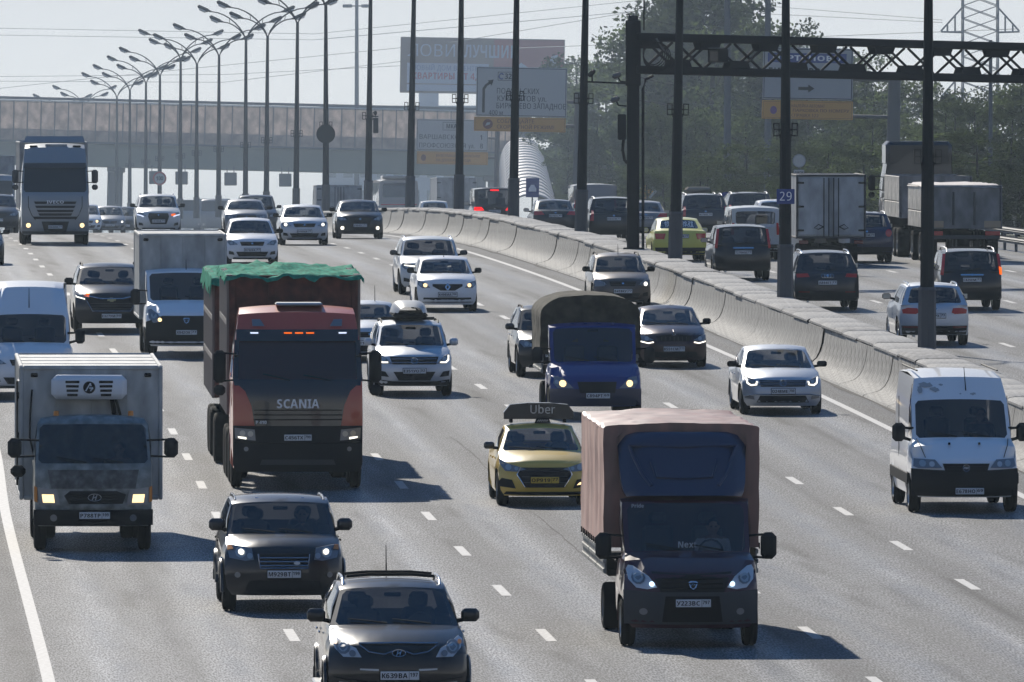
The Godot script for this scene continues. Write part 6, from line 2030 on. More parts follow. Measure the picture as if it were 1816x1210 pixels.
func road():
	var ds := []
	var d := 60.0
	while d < 540.0:
		ds.append(d)
		d += 1.2 if d > 150.0 and d < 330.0 else 3.0
	while d < 2200.0:
		ds.append(d)
		d += 40.0
	var wide := []
	for o in [-600.0, -300.0, -120.0, -40.0, -12.0, 44.0, 70.0, 150.0, 300.0, 600.0]: wide.append(o)
	var gds := [-60.0, 0.0]
	gds.append_array(ds)
	
	var g := put("ground", sheet(wide, gds, -0.06), M["verge"], self)
	g.set_meta("kind", "structure")
	var wear := FastNoiseLite.new()
	wear.seed = 77
	wear.frequency = 1.0
	wear.fractal_octaves = 3
	for side in 2:
		var a: float = [-9.0, 22.0][side]
		var b: float = [20.4, 42.0][side]
		var first: float = [0.0, RIGHT0][side]
		var cols := []
		var o := a
		while o < b:
			cols.append(o)
			o += 0.2
		cols.append(b)
		var shade := func(dd: float, oo: float) -> Color:
			var l := fposmod(oo - first, LANE) / LANE
			var on: bool = oo > first and oo < first + LANE * (5 if side == 0 else 4)
			var c := 0.25
			if on:
				# tyres have polished two tracks pale; oil has darkened the middle and dirt the lines
				var tr := exp(-pow((l - 0.27) / 0.13, 2.0)) + exp(-pow((l - 0.73) / 0.13, 2.0))
				c = 0.21 + 0.16 * tr
				c *= 1.0 + 0.38 * wear.get_noise_2d(oo * 0.9, dd * 0.005) + 0.26 * wear.get_noise_2d(oo * 2.6 + 50.0, dd * 0.011)
				# oil that dripped, and worn bright scabs
				var sp := wear.get_noise_2d(oo * 1.9 - 80.0, dd * 0.05)
				c *= 1.0 - 0.5 * smoothstep(0.33, 0.5, sp) * (1.0 - tr * 0.6) + 0.25 * smoothstep(0.36, 0.5, -sp)
				c *= 1.0 + 0.10 * sin(floor(oo * 5.0) * 12.9898) * 0.5
				if int(floor((oo - first) / LANE)) == 0 and side == 0: c *= 1.12
			else:
				c = 0.17 * (1.0 + 0.25 * wear.get_noise_2d(oo * 1.2, dd * 0.008))
			return Color(c, c * 0.995, c * 0.985)
		var r := put(["road", "far_road"][side], sheet(cols, ds, 0.0, shade, first), M["asphalt"], self)
		r.set_meta("kind", "structure")
		var lines := [0.0, 1.0, 2.0, 3.0, 4.0, 5.0] if side == 0 else [0.0, 1.0, 2.0, 3.0, 4.0]
		for k in lines:
			var off: float = first + k * LANE + (0.2 if k == 3.0 and side == 0 else 0.0)
			if k == 0.0 or k == lines[-1]:
				var w := 0.09
				var fine := ds.filter(func(q): return q > 90.0 and q < 1000.0)
				put("edge_line", sheet([off - w, off + w], fine, 0.004), M["line_paint"], r)
				continue
			var c: float = 171.8 + [0.0, 0.0, 0.0, 0.6, 1.7][int(k)] - 11.7 * 6.0 + (4.0 if side else 0.0)
			while c < 560.0:
				put("lane_dash", sheet([off - 0.08, off + 0.08], [c - 1.5, c, c + 1.5], 0.004), M["line_paint"], r)
				c += 11.7
	# sealed cracks and patches that the photograph shows in the lanes
	for q in [[9.6, 168.0, 240.0, 3], [17.6, 280.0, 340.0, 5]]:
		var p := []
		var n := FastNoiseLite.new()
		n.seed = q[3]
		n.frequency = 0.02
		var dd: float = q[1]
		var L := PackedVector3Array()
		var Rr := PackedVector3Array()
		while dd < q[2]:
			var off: float = q[0] + 0.3 * n.get_noise_1d(dd * 0.7) + 0.05 * n.get_noise_1d(dd * 14.0)
			var w: float = 0.008 * (1.0 + 0.8 * n.get_noise_1d(dd * 40.0))
			L.append(road_pt(dd, off - w, 0.005))
			Rr.append(road_pt(dd, off + w, 0.005))
			dd += 1.2
		var m := MB.new()
		m.grid([L, Rr])
		var o := obj("road_crack", m, M["crack"], self, 0)
		o.set_meta("kind", "structure")
	# dirt that gathers at the foot of the barrier
	var gcol := []
	var nz := FastNoiseLite.new()
	nz.seed = 6
	var L2 := PackedVector3Array()
	var R2 := PackedVector3Array()
	for dd in range(200, 520, 2):
		L2.append(road_pt(dd, 19.98 + 0.22 * nz.get_noise_1d(dd * 6.0), 0.006))
		R2.append(road_pt(dd, 20.3, 0.008))
	var gm := MB.new()
	gm.grid([L2, R2])
	var gu := obj("gutter_dirt", gm, M["gutter_dirt"], self, 0)
	gu.set_meta("kind", "structure")

func barrier():
	var t := thing("concrete_barrier", "long pale concrete median barrier with a curved foot and slab capping", "barrier", road_pt(300.0, 21.0))
	var inv := t.transform.affine_inverse()
	var prof := [[20.12, 0.0], [20.16, 0.05], [20.36, 0.09], [20.52, 0.15], [20.63, 0.25], [20.71, 0.4], [20.77, 0.6], [20.82, 0.95]]
	var back := [[21.92, 0.95], [21.97, 0.5], [22.06, 0.2], [22.2, 0.0]]
	var d := 198.0
	var k := 0
	rng.seed = 5
	while d < 560.0:
		var l := 5.6 + rng.randf_range(-0.5, 0.7)
		var rows := []
		var jx := rng.randf_range(-0.025, 0.025)
		for q in 4:
			var dd: float = lerp(d + 0.02, d + l - 0.02, q / 3.0)
			var r := PackedVector3Array()
			for p in prof: r.append(inv * road_pt(dd, p[0] + jx, p[1]))
			for p in back: r.append(inv * road_pt(dd, p[0], p[1]))
			rows.append(r)
		var m := MB.new()
		m.grid(rows)
		var o := obj("wall_segment", m, M["concrete"], t, 35)
		# the open joint and the hairlines the shuttering left
		for j in [0.0, 0.33, 0.68]:
			var w := 0.018 if j == 0.0 else 0.006
			if j > 0.0 and rng.randf() < 0.25: continue
			var a := PackedVector3Array()
			var b := PackedVector3Array()
			var bow := rng.randf_range(-0.05, 0.12)
			for p in prof.slice(2 if j > 0 else 1):
				var dd: float = d + j * l - bow * (1.0 - p[1])
				a.append(inv * road_pt(dd - w, p[0] + jx - 0.006, p[1] + 0.003))
				b.append(inv * road_pt(dd + w, p[0] + jx - 0.006, p[1] + 0.003))
			var g := MB.new()
			g.grid([a, b])
			obj("joint", g, M["crack"], o, 35)
		d += l
		k += 1
	d = 198.0
	while d < 560.0:
		var l := rng.randf_range(2.2, 4.2)
		var lift := rng.randf_range(0.0, 0.03)
		var sx := rng.randf_range(-0.025, 0.025)
		var sec := [[20.79, 0.953], [20.79, 1.0], [20.84, 1.04], [20.95, 1.06], [21.75, 1.06], [21.88, 1.04], [21.93, 1.0], [21.93, 0.953]]
		var rows := []
		for q in [0.012, 0.03, 0.5, 0.97, 0.988]:
			var r := PackedVector3Array()
			for e in sec: r.append(inv * road_pt(d + l * q, e[0] + sx, e[1] + lift - (0.02 if q < 0.02 or q > 0.98 else 0.0)))
			rows.append(r)
		var m := MB.new()
		m.grid(rows)
		obj("cap_slab", m, M[["cap_concrete", "cap_concrete", "cap_concrete_dark"][rng.randi() % 3]], t, 45)
		d += l

func lamp_posts():
	# [distance, off the median line, fork height over the road, lean, label]
	var rows := [
		[262.0, 21.75, 11.5, 0.004, "nearest lamp post, thick and dark, in front of the silver crossover"],
		[298.0, 21.7, 11.5, 0.002, "lamp post that carries the blue number 29"],
		[335.0, 21.7, 11.5, 0.018, "lamp post rising in front of the yellow green taxi"],
		[375.0, 21.67, 11.5, 0.02, "lamp post with a small camera arm, left of the gantry post"],
		[415.0, 21.75, 11.5, 0.015, "lamp post crossing the right part of the white direction sign"],
		[450.0, 21.7, 11.5, 0.012, "lamp post crossing the big billboard near its middle"],
		[490.0, 21.7, 11.5, 0.02, "lamp post crossing the big billboard near its left end"],
		[530.0, 21.7, 11.5, 0.012, "lamp post with a hanging grey box, left of the big billboard"],
		[575.0, 21.6, 11.5, 0.0, "lamp post with a round dark disc on it"],
		[622.0, 21.8, 11.5, 0.008, "lamp post next left of the one with the dark disc"],
		[667.0, 21.8, 11.55, 0.008, "lamp post second left of the one with the dark disc"],
		[702.0, 22.0, 12.0, 0.004, "lamp post third left of the one with the dark disc, arms at the top edge"],
		[735.0, 21.65, 11.5, 0.004, "lamp post fourth left of the one with the dark disc"],
		[772.0, 21.6, 11.5, 0.004, "lamp post fifth left of the one with the dark disc"],
		[800.0, 21.6, 12.3, 0.004, "lamp post sixth left of the one with the dark disc, a little taller"],
		[827.0, 21.2, 11.5, 0.003, "far lamp post that carries the round pinkish sign"],
		[867.0, 21.7, 11.5, 0.003, "far lamp post next left of the round pinkish sign"],
		[911.0, 21.7, 11.5, 0.003, "far lamp post second left of the round pinkish sign"],
		[956.0, 21.8, 11.5, 0.003, "last lamp post before the bridge, left of all others"],
		[1060.0, 21.7, 11.8, 0.0, "lamp post beyond the bridge, only its arms show above it, nearest one"],
		[1150.0, 21.7, 12.1, 0.0, "lamp post beyond the bridge, second one, arms just above the parapet"],
		[1260.0, 21.7, 12.4, 0.0, "farthest lamp post beyond the bridge, leftmost lamps above the parapet"]]
	for q in rows:
		var d: float = q[0]
		var near: bool = d < 600.0
		var h: float = q[2] - 1.03
		var t := thing("lamp_post", q[4], "lamp post", road_pt(d, q[1], 1.03), "lamp posts along the median")
		t.rotation.z = -q[3]
		t.rotation.y = 0.06
		var n := 8
		var b := MB.new()
		b.tube([Vector3(0, 0, 0), Vector3(0, 1.34, 0)], 0.215, 0.205, n)
		b.tube([Vector3(0, 1.34, 0), Vector3(0, 1.42, 0)], 0.225, 0.2, n)
		obj("base_sleeve", b, M["pole_base"], t, 30)
		b = MB.new()
		b.tube([Vector3(0, 1.3, 0), Vector3(0, 4.2, 0)], 0.165, 0.145, n, false)
		b.tube([Vector3(0, 4.2, 0), Vector3(0, 4.3, 0)], 0.16, -1, n)
		b.tube([Vector3(0, 4.3, 0), Vector3(0, h, 0)], 0.135, 0.08, n, true)
		obj("shaft", b, M["pole"], t, 30)
		b = MB.new()
		b.tube([Vector3(0, 0.95, 0.19), Vector3(0, 1.2, 0.2)], 0.02, -1, 4)
		# banner bracket: a small pierced frame on either side
		for sd in [-1.0, 1.0]:
			b = MB.new()
			var x: float = sd * 0.24
			for e in [[x - 0.07, 4.42, 0.03, 0.34], [x + 0.07, 4.42, 0.03, 0.34], [x, 4.26, 0.16, 0.03], [x, 4.58, 0.16, 0.03], [x, 4.42, 0.14, 0.03], [x - sd * 0.1, 4.42, 0.1, 0.05]]:
				b.box(Vector3(e[0], e[1], 0), Vector3(e[2], e[3], 0.05))
			obj("banner_bracket", b, M["pole"], t, 0)
		# arms: a long and a short one to each side, bowed outwards, tied by a strut
		for sd in [-1.0, 1.0]:
			for a in [[2.9, 2.05, 0.25], [2.15, 1.42, -0.25]]:
				var pts := []
				for k in 8:
					var f := k / 7.0
					pts.append(Vector3(sd * (a[0] - 0.75) * pow(f, 1.35), h - 0.1 + (a[1] - 0.3) * (1.0 - pow(1.0 - f, 1.7)) , a[2] * f))
				b = MB.new()
				b.tube(pts, 0.05, 0.035, 5)
				var o := obj("arm", b, M["pole"], t, 50)
				var e: Vector3 = pts[-1]
				b = MB.new()
				var bs := Basis(Vector3.BACK, -sd * 0.42 * -1.0 if sd > 0 else -0.42)
				b.tube([e, e + Vector3(sd * 0.2, 0.06, 0)], 0.05, 0.09, 6)
				b.box(e + Vector3(sd * 0.5, 0.19, 0), Vector3(0.78, 0.22, 0.34), 0.09, bs)
				var l := obj("lamp_head", b, M["pole"], o, 40)
				b = MB.new()
				b.box(e + Vector3(sd * 0.54, 0.08, 0), Vector3(0.52, 0.18, 0.28), 0.075, bs)
				obj("lamp_glass", b, M["milk_glass"], l, 50)
			if near or d < 960:
				b = MB.new()
				b.tube([Vector3(sd * 1.05, h + 1.28, 0.1), Vector3(sd * 1.0, h + 0.98, -0.1)], 0.02, -1, 4)
				obj("strut", b, M["pole"], t, 40)
	# things on the posts
	var at := func(i: int, h: float) -> Vector3:
		var q: Array = rows[i]
		return road_pt(q[0], q[1] + q[3] * h, h)
	var km := thing("kilometre_marker", "small blue plate with the white number 29 on a lamp post", "sign", at.call(1, 3.7) + Vector3(0, 0, 0.19))
	var b := MB.new()
	b.box(Vector3.ZERO, Vector3(0.47, 0.39, 0.02), 0.009)
	obj("plate", b, M["sign_blue"], km, 0)
	words("number", "29", 0.22, 0.31, M["white_ink"], km, Vector3(0, 0, 0.011), 0.0, "Droid Sans", false)
	var disc := thing("round_disc", "round dark disc seen from its back, clamped to a lamp post", "sign", at.call(8, 5.0) + Vector3(0, 0, 0.2))
	b = MB.new()
	b.prism(ellipse(0, 0, 0.48, 0.48, 24), -0.01, 0.01)
	obj("disc", b, M["pole"], disc, 0)
	b = MB.new()
	for y in [-0.2, 0.2]: b.box(Vector3(0, y, -0.04), Vector3(0.5, 0.05, 0.05), 0.01)
	obj("clamp", b, M["galvanised"], disc, 0)
	var sp := thing("speed_sign", "faint round sign with a pinkish ring on a far lamp post", "sign", at.call(15, 4.0) + Vector3(0, 0, 0.25))
	b = MB.new()
	b.prism(ellipse(0, 0, 0.5, 0.5, 24), -0.01, 0.01)
	obj("ring", b, M["sign_red"], sp, 0)
	b = MB.new()
	b.prism(ellipse(0, 0, 0.38, 0.38, 24), 0.011, 0.014)
	obj("face", b, M["sign_white"], sp, 0)
	words("number", "100", 0.3, 0.5, M["ink"], sp, Vector3(0, 0, 0.016))
	var bx := thing("camera_box", "upright grey equipment box hung on a lamp post left of the billboard", "camera", at.call(7, 5.0) + Vector3(0.3, 0, 0.05))
	b = MB.new()
	b.box(Vector3(0, 0, 0), Vector3(0.24, 0.72, 0.2), 0.03)
	obj("housing", b, M["grey_plastic"], bx, 0)
	b = MB.new()
	b.box(Vector3(-0.02, 0.58, 0), Vector3(0.16, 0.2, 0.16), 0.05)
	b.tube([Vector3(-0.3, 0.42, 0), Vector3(0.12, 0.42, 0)], 0.025, -1, 5)
	obj("camera", b, M["pole"], bx, 30)
	var cam := thing("traffic_camera", "small camera leaning on a thin arm between a lamp post and the gantry post", "camera", at.call(3, 6.2) + Vector3(0.1, 0, 0.1))
	b = MB.new()
	b.tube([Vector3(-0.1, -0.2, 0), Vector3(1.35, -0.26, 0)], 0.03, -1, 5)
	obj("arm", b, M["steel"], cam, 30)
	b = MB.new()
	b.box(Vector3(0.13, 0.08, 0.05), Vector3(0.3, 0.16, 0.16), 0.05, Basis(Vector3.BACK, 0.8))
	b.tube([Vector3(0.15, -0.2, 0), Vector3(0.14, 0.02, 0)], 0.03, -1, 5)
	obj("camera", b, M["steel"], cam, 40)

func gantry():
	var base := road_pt(347.0, 21.35, 1.03)
	var t := thing("sign_gantry", "dark steel gantry with a lattice beam reaching over the far carriageway", "gantry", base)
	var b := MB.new()
	b.box(Vector3(0, 3.35, 0), Vector3(0.38, 6.7, 0.38), 0.04)
	b.box(Vector3(0, 0.04, 0), Vector3(0.6, 0.08, 0.6), 0.02)
	b.box(Vector3(0.0, 6.0, 0), Vector3(0.46, 2.0, 0.46), 0.03)
	obj("column", b, M["steel"], t, 0)
	b = MB.new()
	b.tube([Vector3(0.3, 0, 0.1), Vector3(0.3, 4.9, 0.1), Vector3(0.38, 5.2, 0.1), Vector3(0.62, 5.32, 0.1)], 0.045, -1, 7)
	obj("cable_pipe", b, M["steel"], t, 40)
	var dir := Vector3(1.0, -0.02, -0.35).normalized()
	var side := dir.cross(Vector3.UP).normalized()
	var L := 19.0
	var y0 := 5.5
	var y1 := 6.5
	var bs := Basis(dir, side.cross(dir).normalized(), side)
	for pl in [0.32, -0.32]:
		for y in [y0, y1]:
			var c := MB.new()
			c.box(dir * L * 0.5 + Vector3(0, y, 0) + side * pl, Vector3(L, 0.24, 0.2), 0.03, bs)
			obj("chord", c, M["steel"], t, 0)
		var n := 10
		var st := L / n
		for k in n:
			var xa := 0.5 + k * st
			var g := MB.new()
			g.prism(V2([-0.34, -0.11, 0.34, -0.11, 0.26, 0.12, -0.26, 0.12]), -0.02, 0.02, dir * (xa + st * 0.5) + Vector3(0, y0 + 0.22, 0) + side * pl, bs)
			obj("gusset", g, M["steel"], t, 0)
			g = MB.new()
			g.prism(V2([-0.26, -0.12, 0.26, -0.12, 0.34, 0.11, -0.34, 0.11]), -0.02, 0.02, dir * xa + Vector3(0, y1 - 0.22, 0) + side * pl, bs)
			obj("gusset", g, M["steel"], t, 0)
			for e in [[xa + 0.2, xa + st * 0.5 - 0.2, y1 - 0.26, y0 + 0.26], [xa + st * 0.5 + 0.2, xa + st - 0.2, y0 + 0.26, y1 - 0.26], [xa - 0.05 + st * 0.5, xa + 0.05, y1 - 0.12, y0 + 0.12], [xa + st - 0.05, xa + st * 0.5 + 0.05, y0 + 0.12, y1 - 0.12]]:
				if absf(pl - 0.32) < 0.01 and e[0] > e[1]: continue
				var p0: Vector3 = dir * e[0] + Vector3(0, e[2], 0) + side * pl
				var p1: Vector3 = dir * e[1] + Vector3(0, e[3], 0) + side * pl
				var q := MB.new()
				var ax := (p1 - p0).normalized()
				q.box((p0 + p1) * 0.5, Vector3((p1 - p0).length(), 0.075, 0.05), 0.01, Basis(ax, side.cross(ax).normalized(), side))
				obj("brace", q, M["steel"], t, 0)
	b = MB.new()
	b.box(dir * L + Vector3(0, 2.6, 0), Vector3(0.44, 7.8, 0.44), 0.04)
	obj("column", b, M["steel"], t, 0)
	var things := [
		["floodlight", "square floodlight on top of the gantry post", "lamp", Vector3(0.0, 6.98, 0.1), Vector3(0.3, 0.32, 0.2)],
		["truss_camera", "boxy camera housing fixed on the gantry beam", "camera", dir * 2.75 + Vector3(0, 5.98, 0.5), Vector3(0.62, 0.42, 0.4)],
		["control_cabinet", "flat cabinet strapped to the left of the gantry post", "cabinet", Vector3(-0.34, 3.75, 0.0), Vector3(0.26, 0.78, 0.4)],
		["antenna_box", "small box on a thin mast above the gantry post", "antenna", Vector3(0.33, 7.85, 0.0), Vector3(0.3, 0.34, 0.16)]]
	for q in things:
		var o := thing(q[0], q[1], q[2], base + q[3])
		b = MB.new()
		b.box(Vector3.ZERO, q[4], 0.03)
		obj("housing", b, M["steel"], o, 0)
		if q[0] == "truss_camera":
			b = MB.new()
			b.box(Vector3(-0.06, 0.23, 0.05), Vector3(0.5, 0.03, 0.5), 0.01)
			obj("sunshade", b, M["galvanised"], o, 0)
			b = MB.new()
			b.box(Vector3(-0.13, -0.02, 0.205), Vector3(0.26, 0.3, 0.02), 0.005)
			obj("lens_window", b, M["gloss_black"], o, 0)
		elif q[0] == "antenna_box":
			b = MB.new()
			b.tube([Vector3(0, -0.17, 0), Vector3(0, -1.15, 0)], 0.025, -1, 6)
			obj("mast", b, M["steel"], o, 40)
		elif q[0] == "floodlight":
			b = MB.new()
			b.tube([Vector3(0, -0.16, 0), Vector3(0, -0.3, -0.1)], 0.03, -1, 6)
			b.tube([Vector3(-0.1, 0.16, 0), Vector3(-0.16, 0.2, 0), Vector3(-0.22, 0.19, 0)], 0.02, -1, 5)
			obj("bracket", b, M["steel"], o, 40)
		else:
			b = MB.new()
			b.tube([Vector3(0.05, -0.38, 0), Vector3(0.02, -0.7, 0.05), Vector3(0.08, -1.0, 0), Vector3(0.16, -1.1, 0)], 0.05, -1, 6)
			obj("cable", b, M["black"], o, 40)
	for q in [[-0.45, 5.28, "pale traffic camera pointing left, upper one beside the gantry post"], [-0.5, 4.55, "round pale traffic camera, lower one beside the gantry post"]]:
		var o := thing("side_camera", q[2], "camera", base + Vector3(q[0], q[1], 0.1))
		b = MB.new()
		b.box(Vector3(-0.05, 0.04, 0), Vector3(0.3, 0.16, 0.18), 0.06, Basis(Vector3.BACK, 0.35))
		obj("camera", b, M["galvanised"], o, 50)
		b = MB.new()
		b.tube([Vector3(0, -0.03, 0), Vector3(0.06, -0.14, 0), Vector3(0.3, -0.16, 0)], 0.025, -1, 5)
		obj("bracket", b, M["steel"], o, 40)
	var coil := thing("cable_coil", "loose coil of black cable hanging in the gantry's corner", "cable", base + Vector3(0.6, 6.0, 0.42))
	b = MB.new()
	for k in 5:
		var pts := []
		for a in 17: pts.append(Vector3(cos(TAU * a / 16.0) * (0.3 + 0.03 * k) + 0.03 * k, sin(TAU * a / 16.0) * (0.36 + 0.02 * k) - 0.03 * k, 0.03 * k))
		b.tube(pts, 0.017, -1, 5, false)
	obj("loops", b, M["black"], coil, 50)
	b = MB.new()
	b.tube([Vector3(0.1, 0.45, 0), Vector3(0.25, 0.2, 0.05), Vector3(0.4, 0.0, 0)], 0.03, -1, 6)
	obj("cable_end", b, M["galvanised"], coil, 50)

# ---------------------------------------------------------------- signs beyond
func board(t: Node3D, x0: float, x1: float, y0: float, y1: float, m: Material, rim: Material, called := "panel") -> MeshInstance3D:
	var b := MB.new()
	b.box(Vector3((x0 + x1) * 0.5, (y0 + y1) * 0.5, 0), Vector3(x1 - x0, y1 - y0, 0.06), 0.02)
	var o := obj(called, b, m, t, 0)
	for y in [y0 + 0.06, y1 - 0.06]:
		b = MB.new()
		b.box(Vector3((x0 + x1) * 0.5, y, 0.034), Vector3(x1 - x0 - 0.08, 0.03, 0.006))
		obj("border", b, rim, o, 0)
	for x in [x0 + 0.06, x1 - 0.06]:
		b = MB.new()
		b.box(Vector3(x, (y0 + y1) * 0.5, 0.034), Vector3(0.03, y1 - y0 - 0.16, 0.006))
		obj("border", b, rim, o, 0)
	return o

func plain(t: Node3D, x0: float, x1: float, y0: float, y1: float):
	for k in 2:
		var b := MB.new()
		b.box(Vector3((x0 + x1) * 0.5, (y0 + y1) * 0.5, 0.032 + 0.003 * k), Vector3(x1 - x0 - 0.05 * k, y1 - y0 - 0.05 * k, 0.006))
		obj("route_plate", b, M["ink" if k == 0 else "sign_white"], t, 0)

func post_arms(t: Node3D, x: float, top: float, arms: Array, to: float, r := 0.2):
	var b := MB.new()
	b.tube([Vector3(x, -0.2, -0.35), Vector3(x, top, -0.35)], r, r * 0.85, 10)
	obj("post", b, M["galvanised_dark"], t, 40)
	for y in arms:
		b = MB.new()
		b.tube([Vector3(x, y, -0.35), Vector3(to, y, -0.2)], 0.09, -1, 8)
		obj("arm", b, M["galvanised_dark"], t, 40)

func signs():
	var T := func(called: String, label: String, d: float, x: float) -> Node3D:
		var o := thing(called, label, "road sign" if called != "billboard" else "billboard", Vector3(x, road_y(d), -d))
		o.rotation.z = -0.018
		return o
	# exit sign over the far carriageway
	var t: Node3D = T.call("exit_sign", "white direction sign with a bent arrow above an orange plate", 617.0, 0.38)
	board(t, -2.46, 2.46, 6.3, 8.98, M["sign_white"], M["ink"])
	for q in [["ПОДОЛЬСКИХ", 0.29, -1.35, 7.68, 2.3], ["КУРСАНТОВ ул.", 0.29, -1.3, 7.28, 2.65], ["БИРЮЛЕВО ЗАПАДНОЕ", 0.29, -1.35, 6.88, 3.75], ["400 м", 0.24, -1.75, 6.5, 0.75]]:
		words("lettering", q[0], q[1], q[4], M["ink"], t, Vector3(q[2] + q[4] * 0.5, q[3], 0.034), 0.0, "Droid Sans", false)
	plain(t, -1.3, -0.25, 8.25, 8.72)
	words("route_number", "32В", 0.3, 0.6, M["ink"], t, Vector3(-0.62, 8.48, 0.042))
	var b := MB.new()
	var arc := []
	for k in 9: arc.append(Vector3(-1.1 + cos(0.6 + k * 0.6) * 0.13, 8.48 + sin(0.6 + k * 0.6) * 0.15, 0.045))
	b.tube(arc, 0.035, -1, 4)
	obj("route_icon", b, M["sign_blue"], t, 0)
	b = MB.new()
	b.prism(V2([-2.12, 6.5, -1.98, 6.5, -1.98, 7.75, -1.86, 7.95, -1.7, 8.06, -1.62, 7.96, -1.52, 8.3, -1.86, 8.24, -1.78, 8.17, -1.98, 8.02, -2.12, 7.8]), 0.03, 0.036)
	obj("arrow", b, M["ink"], t, 0)
	board(t, -2.55, 2.42, 5.5, 6.27, M["sign_orange"], M["sign_orange_dark"], "lower_plate")
	b = MB.new()
	b.prism(ellipse(-1.8, 5.88, 0.27, 0.27, 18), 0.03, 0.036)
	var em := obj("emblem", b, M["sign_maroon"], t, 0)
	b = MB.new()
	b.prism(V2([-1.93, 5.78, -1.7, 5.86, -1.66, 5.98, -1.86, 5.96]), 0.036, 0.04)
	obj("emblem_core", b, M["sign_white"], em, 0)
	words("lettering", "СОБЛЮДАЙТЕ", 0.2, 2.0, M["sign_maroon"], t, Vector3(-0.3, 6.05, 0.034), 0.0, "Droid Sans", false)
	words("lettering", "СКОРОСТНОЙ РЕЖИМ!", 0.2, 3.1, M["sign_maroon"], t, Vector3(0.25, 5.74, 0.034), 0.0, "Droid Sans", false)
	post_arms(t, 3.05, 7.7, [7.15, 5.85], 2.2)
	# second sign, farther, under the bridge's edge
	t = T.call("distance_sign", "pale direction sign with distances, partly behind lamp posts, in front of the bridge", 760.0, -4.1)
	board(t, -2.4, 2.4, 5.5, 7.6, M["sign_white"], M["ink"])
	plain(t, -0.65, 0.75, 6.88, 7.42)
	words("route_number", "МКАД", 0.3, 0.95, M["ink"], t, Vector3(0.05, 7.15, 0.042))
	for q in [["ВАРШАВСКОЕ", -0.75, 6.42, 2.9], ["ПРОФСОЮЗНАЯ", -0.65, 5.85, 3.1], ["1", 1.95, 6.42, 0.14], ["ул.", 1.3, 5.85, 0.4], ["8", 1.95, 5.85, 0.2]]:
		words("lettering", q[0], 0.3, q[3], M["ink"], t, Vector3(q[1], q[2], 0.034), 0.0, "Droid Sans", false)
	board(t, -2.35, 2.4, 4.6, 5.45, M["sign_orange"], M["sign_orange_dark"], "lower_plate")
	words("lettering", "ИНФОРМАЦИЯ О ДВИЖЕНИИ", 0.17, 2.9, M["sign_maroon"], t, Vector3(0.4, 5.18, 0.034), 0.0, "Droid Sans", false)
	words("lettering", "НА ДОРОГАХ ГОРОДА", 0.17, 2.3, M["sign_maroon"], t, Vector3(0.1, 4.88, 0.034), 0.0, "Droid Sans", false)
	b = MB.new()
	b.prism(ellipse(-1.9, 5.02, 0.17, 0.22, 14), 0.03, 0.036)
	obj("emblem", b, M["sign_maroon"], t, 0)
	post_arms(t, 3.0, 6.9, [6.4, 5.1], 2.2)
	# third sign at the right, behind the gantry
	t = T.call("turn_sign", "pale grey sign with a right arrow and a blue strip, behind the gantry beam", 505.0, 13.0)
	board(t, -2.0, 2.0, 5.9, 8.2, M["sign_grey"], M["ink"])
	b = MB.new()
	b.box(Vector3(-0.05, 7.75, 0.033), Vector3(3.5, 0.42, 0.008))
	obj("blue_strip", b, M["sign_blue"], t, 0)
	words("lettering", "ЧЕРТАНОВО", 0.24, 3.0, M["white_ink"], t, Vector3(-0.05, 7.74, 0.038))
	words("lettering", "БИРЮЛЕВО", 0.36, 2.3, M["ink"], t, Vector3(-0.6, 7.12, 0.032))
	b = MB.new()
	b.prism(V2([-0.42, 6.33, 0.02, 6.33, 0.02, 6.22, 0.3, 6.4, 0.02, 6.58, 0.02, 6.47, -0.42, 6.47]), 0.03, 0.036)
	obj("arrow", b, M["ink"], t, 0)
	board(t, -2.02, 2.02, 5.03, 5.86, M["sign_orange"], M["sign_orange_dark"], "lower_plate")
	for q in [["НАКЛЕЙКА АВТОМАТ", 0.02, 5.62, 1.5], ["ПАРКОВКА ПО НОМЕРУ", 0.6, 5.42, 2.5], ["СПРАВКА 122", -0.1, 5.2, 1.2]]:
		words("lettering", q[0], 0.13, q[3], M["sign_maroon"], t, Vector3(q[1], q[2], 0.034), 0.0, "Droid Sans", false)
	b = MB.new()
	b.prism(ellipse(-1.5, 5.42, 0.15, 0.18, 14), 0.03, 0.036)
	obj("emblem", b, M["sign_violet"], t, 0)
	post_arms(t, 3.85, 7.05, [6.85, 5.2], 1.9, 0.34)
	# billboard behind the bridge
	t = T.call("billboard", "huge faded advertising billboard with a brown and red print, behind the bridge", 1060.0, -3.04)
	b = MB.new()
	b.box(Vector3(0, 15.6, 0), Vector3(15.3, 5.2, 0.5), 0.05)
	var bb := obj("panel", b, M["print_brown"], t, 0)
	b = MB.new()
	b.box(Vector3(4.3, 15.6, 0.252), Vector3(6.5, 5.0, 0.01))
	obj("red_print", b, M["print_red"], bb, 0)
	b = MB.new()
	b.box(Vector3(-3.2, 14.85, 0.26), Vector3(7.6, 1.9, 0.01), 0.004)
	obj("white_print", b, M["print_pale"], bb, 0)
	b = MB.new()
	b.box(Vector3(-3.2, 13.5, 0.26), Vector3(7.6, 0.6, 0.01), 0.004)
	obj("white_print", b, M["print_pale"], bb, 0)
	for q in [["ЛОВИ", 1.1, -4.7, 16.95, 4.4, "print_pale", false], ["ЛУЧШИЕ", 1.2, 0.7, 16.95, 4.8, "print_pale", true], ["НОВЫЙ ДОМ В ЦЕНТРЕ", 0.45, -3.3, 15.35, 6.4, "print_blue", false], ["КВАРТИРЫ ОТ 4,8", 0.6, -3.3, 14.6, 6.4, "print_red_ink", true]]:
		words("lettering", q[0], q[1], q[4], M[q[5]], bb, Vector3(q[2], q[3], 0.272), 0.0, "Droid Sans", q[6])
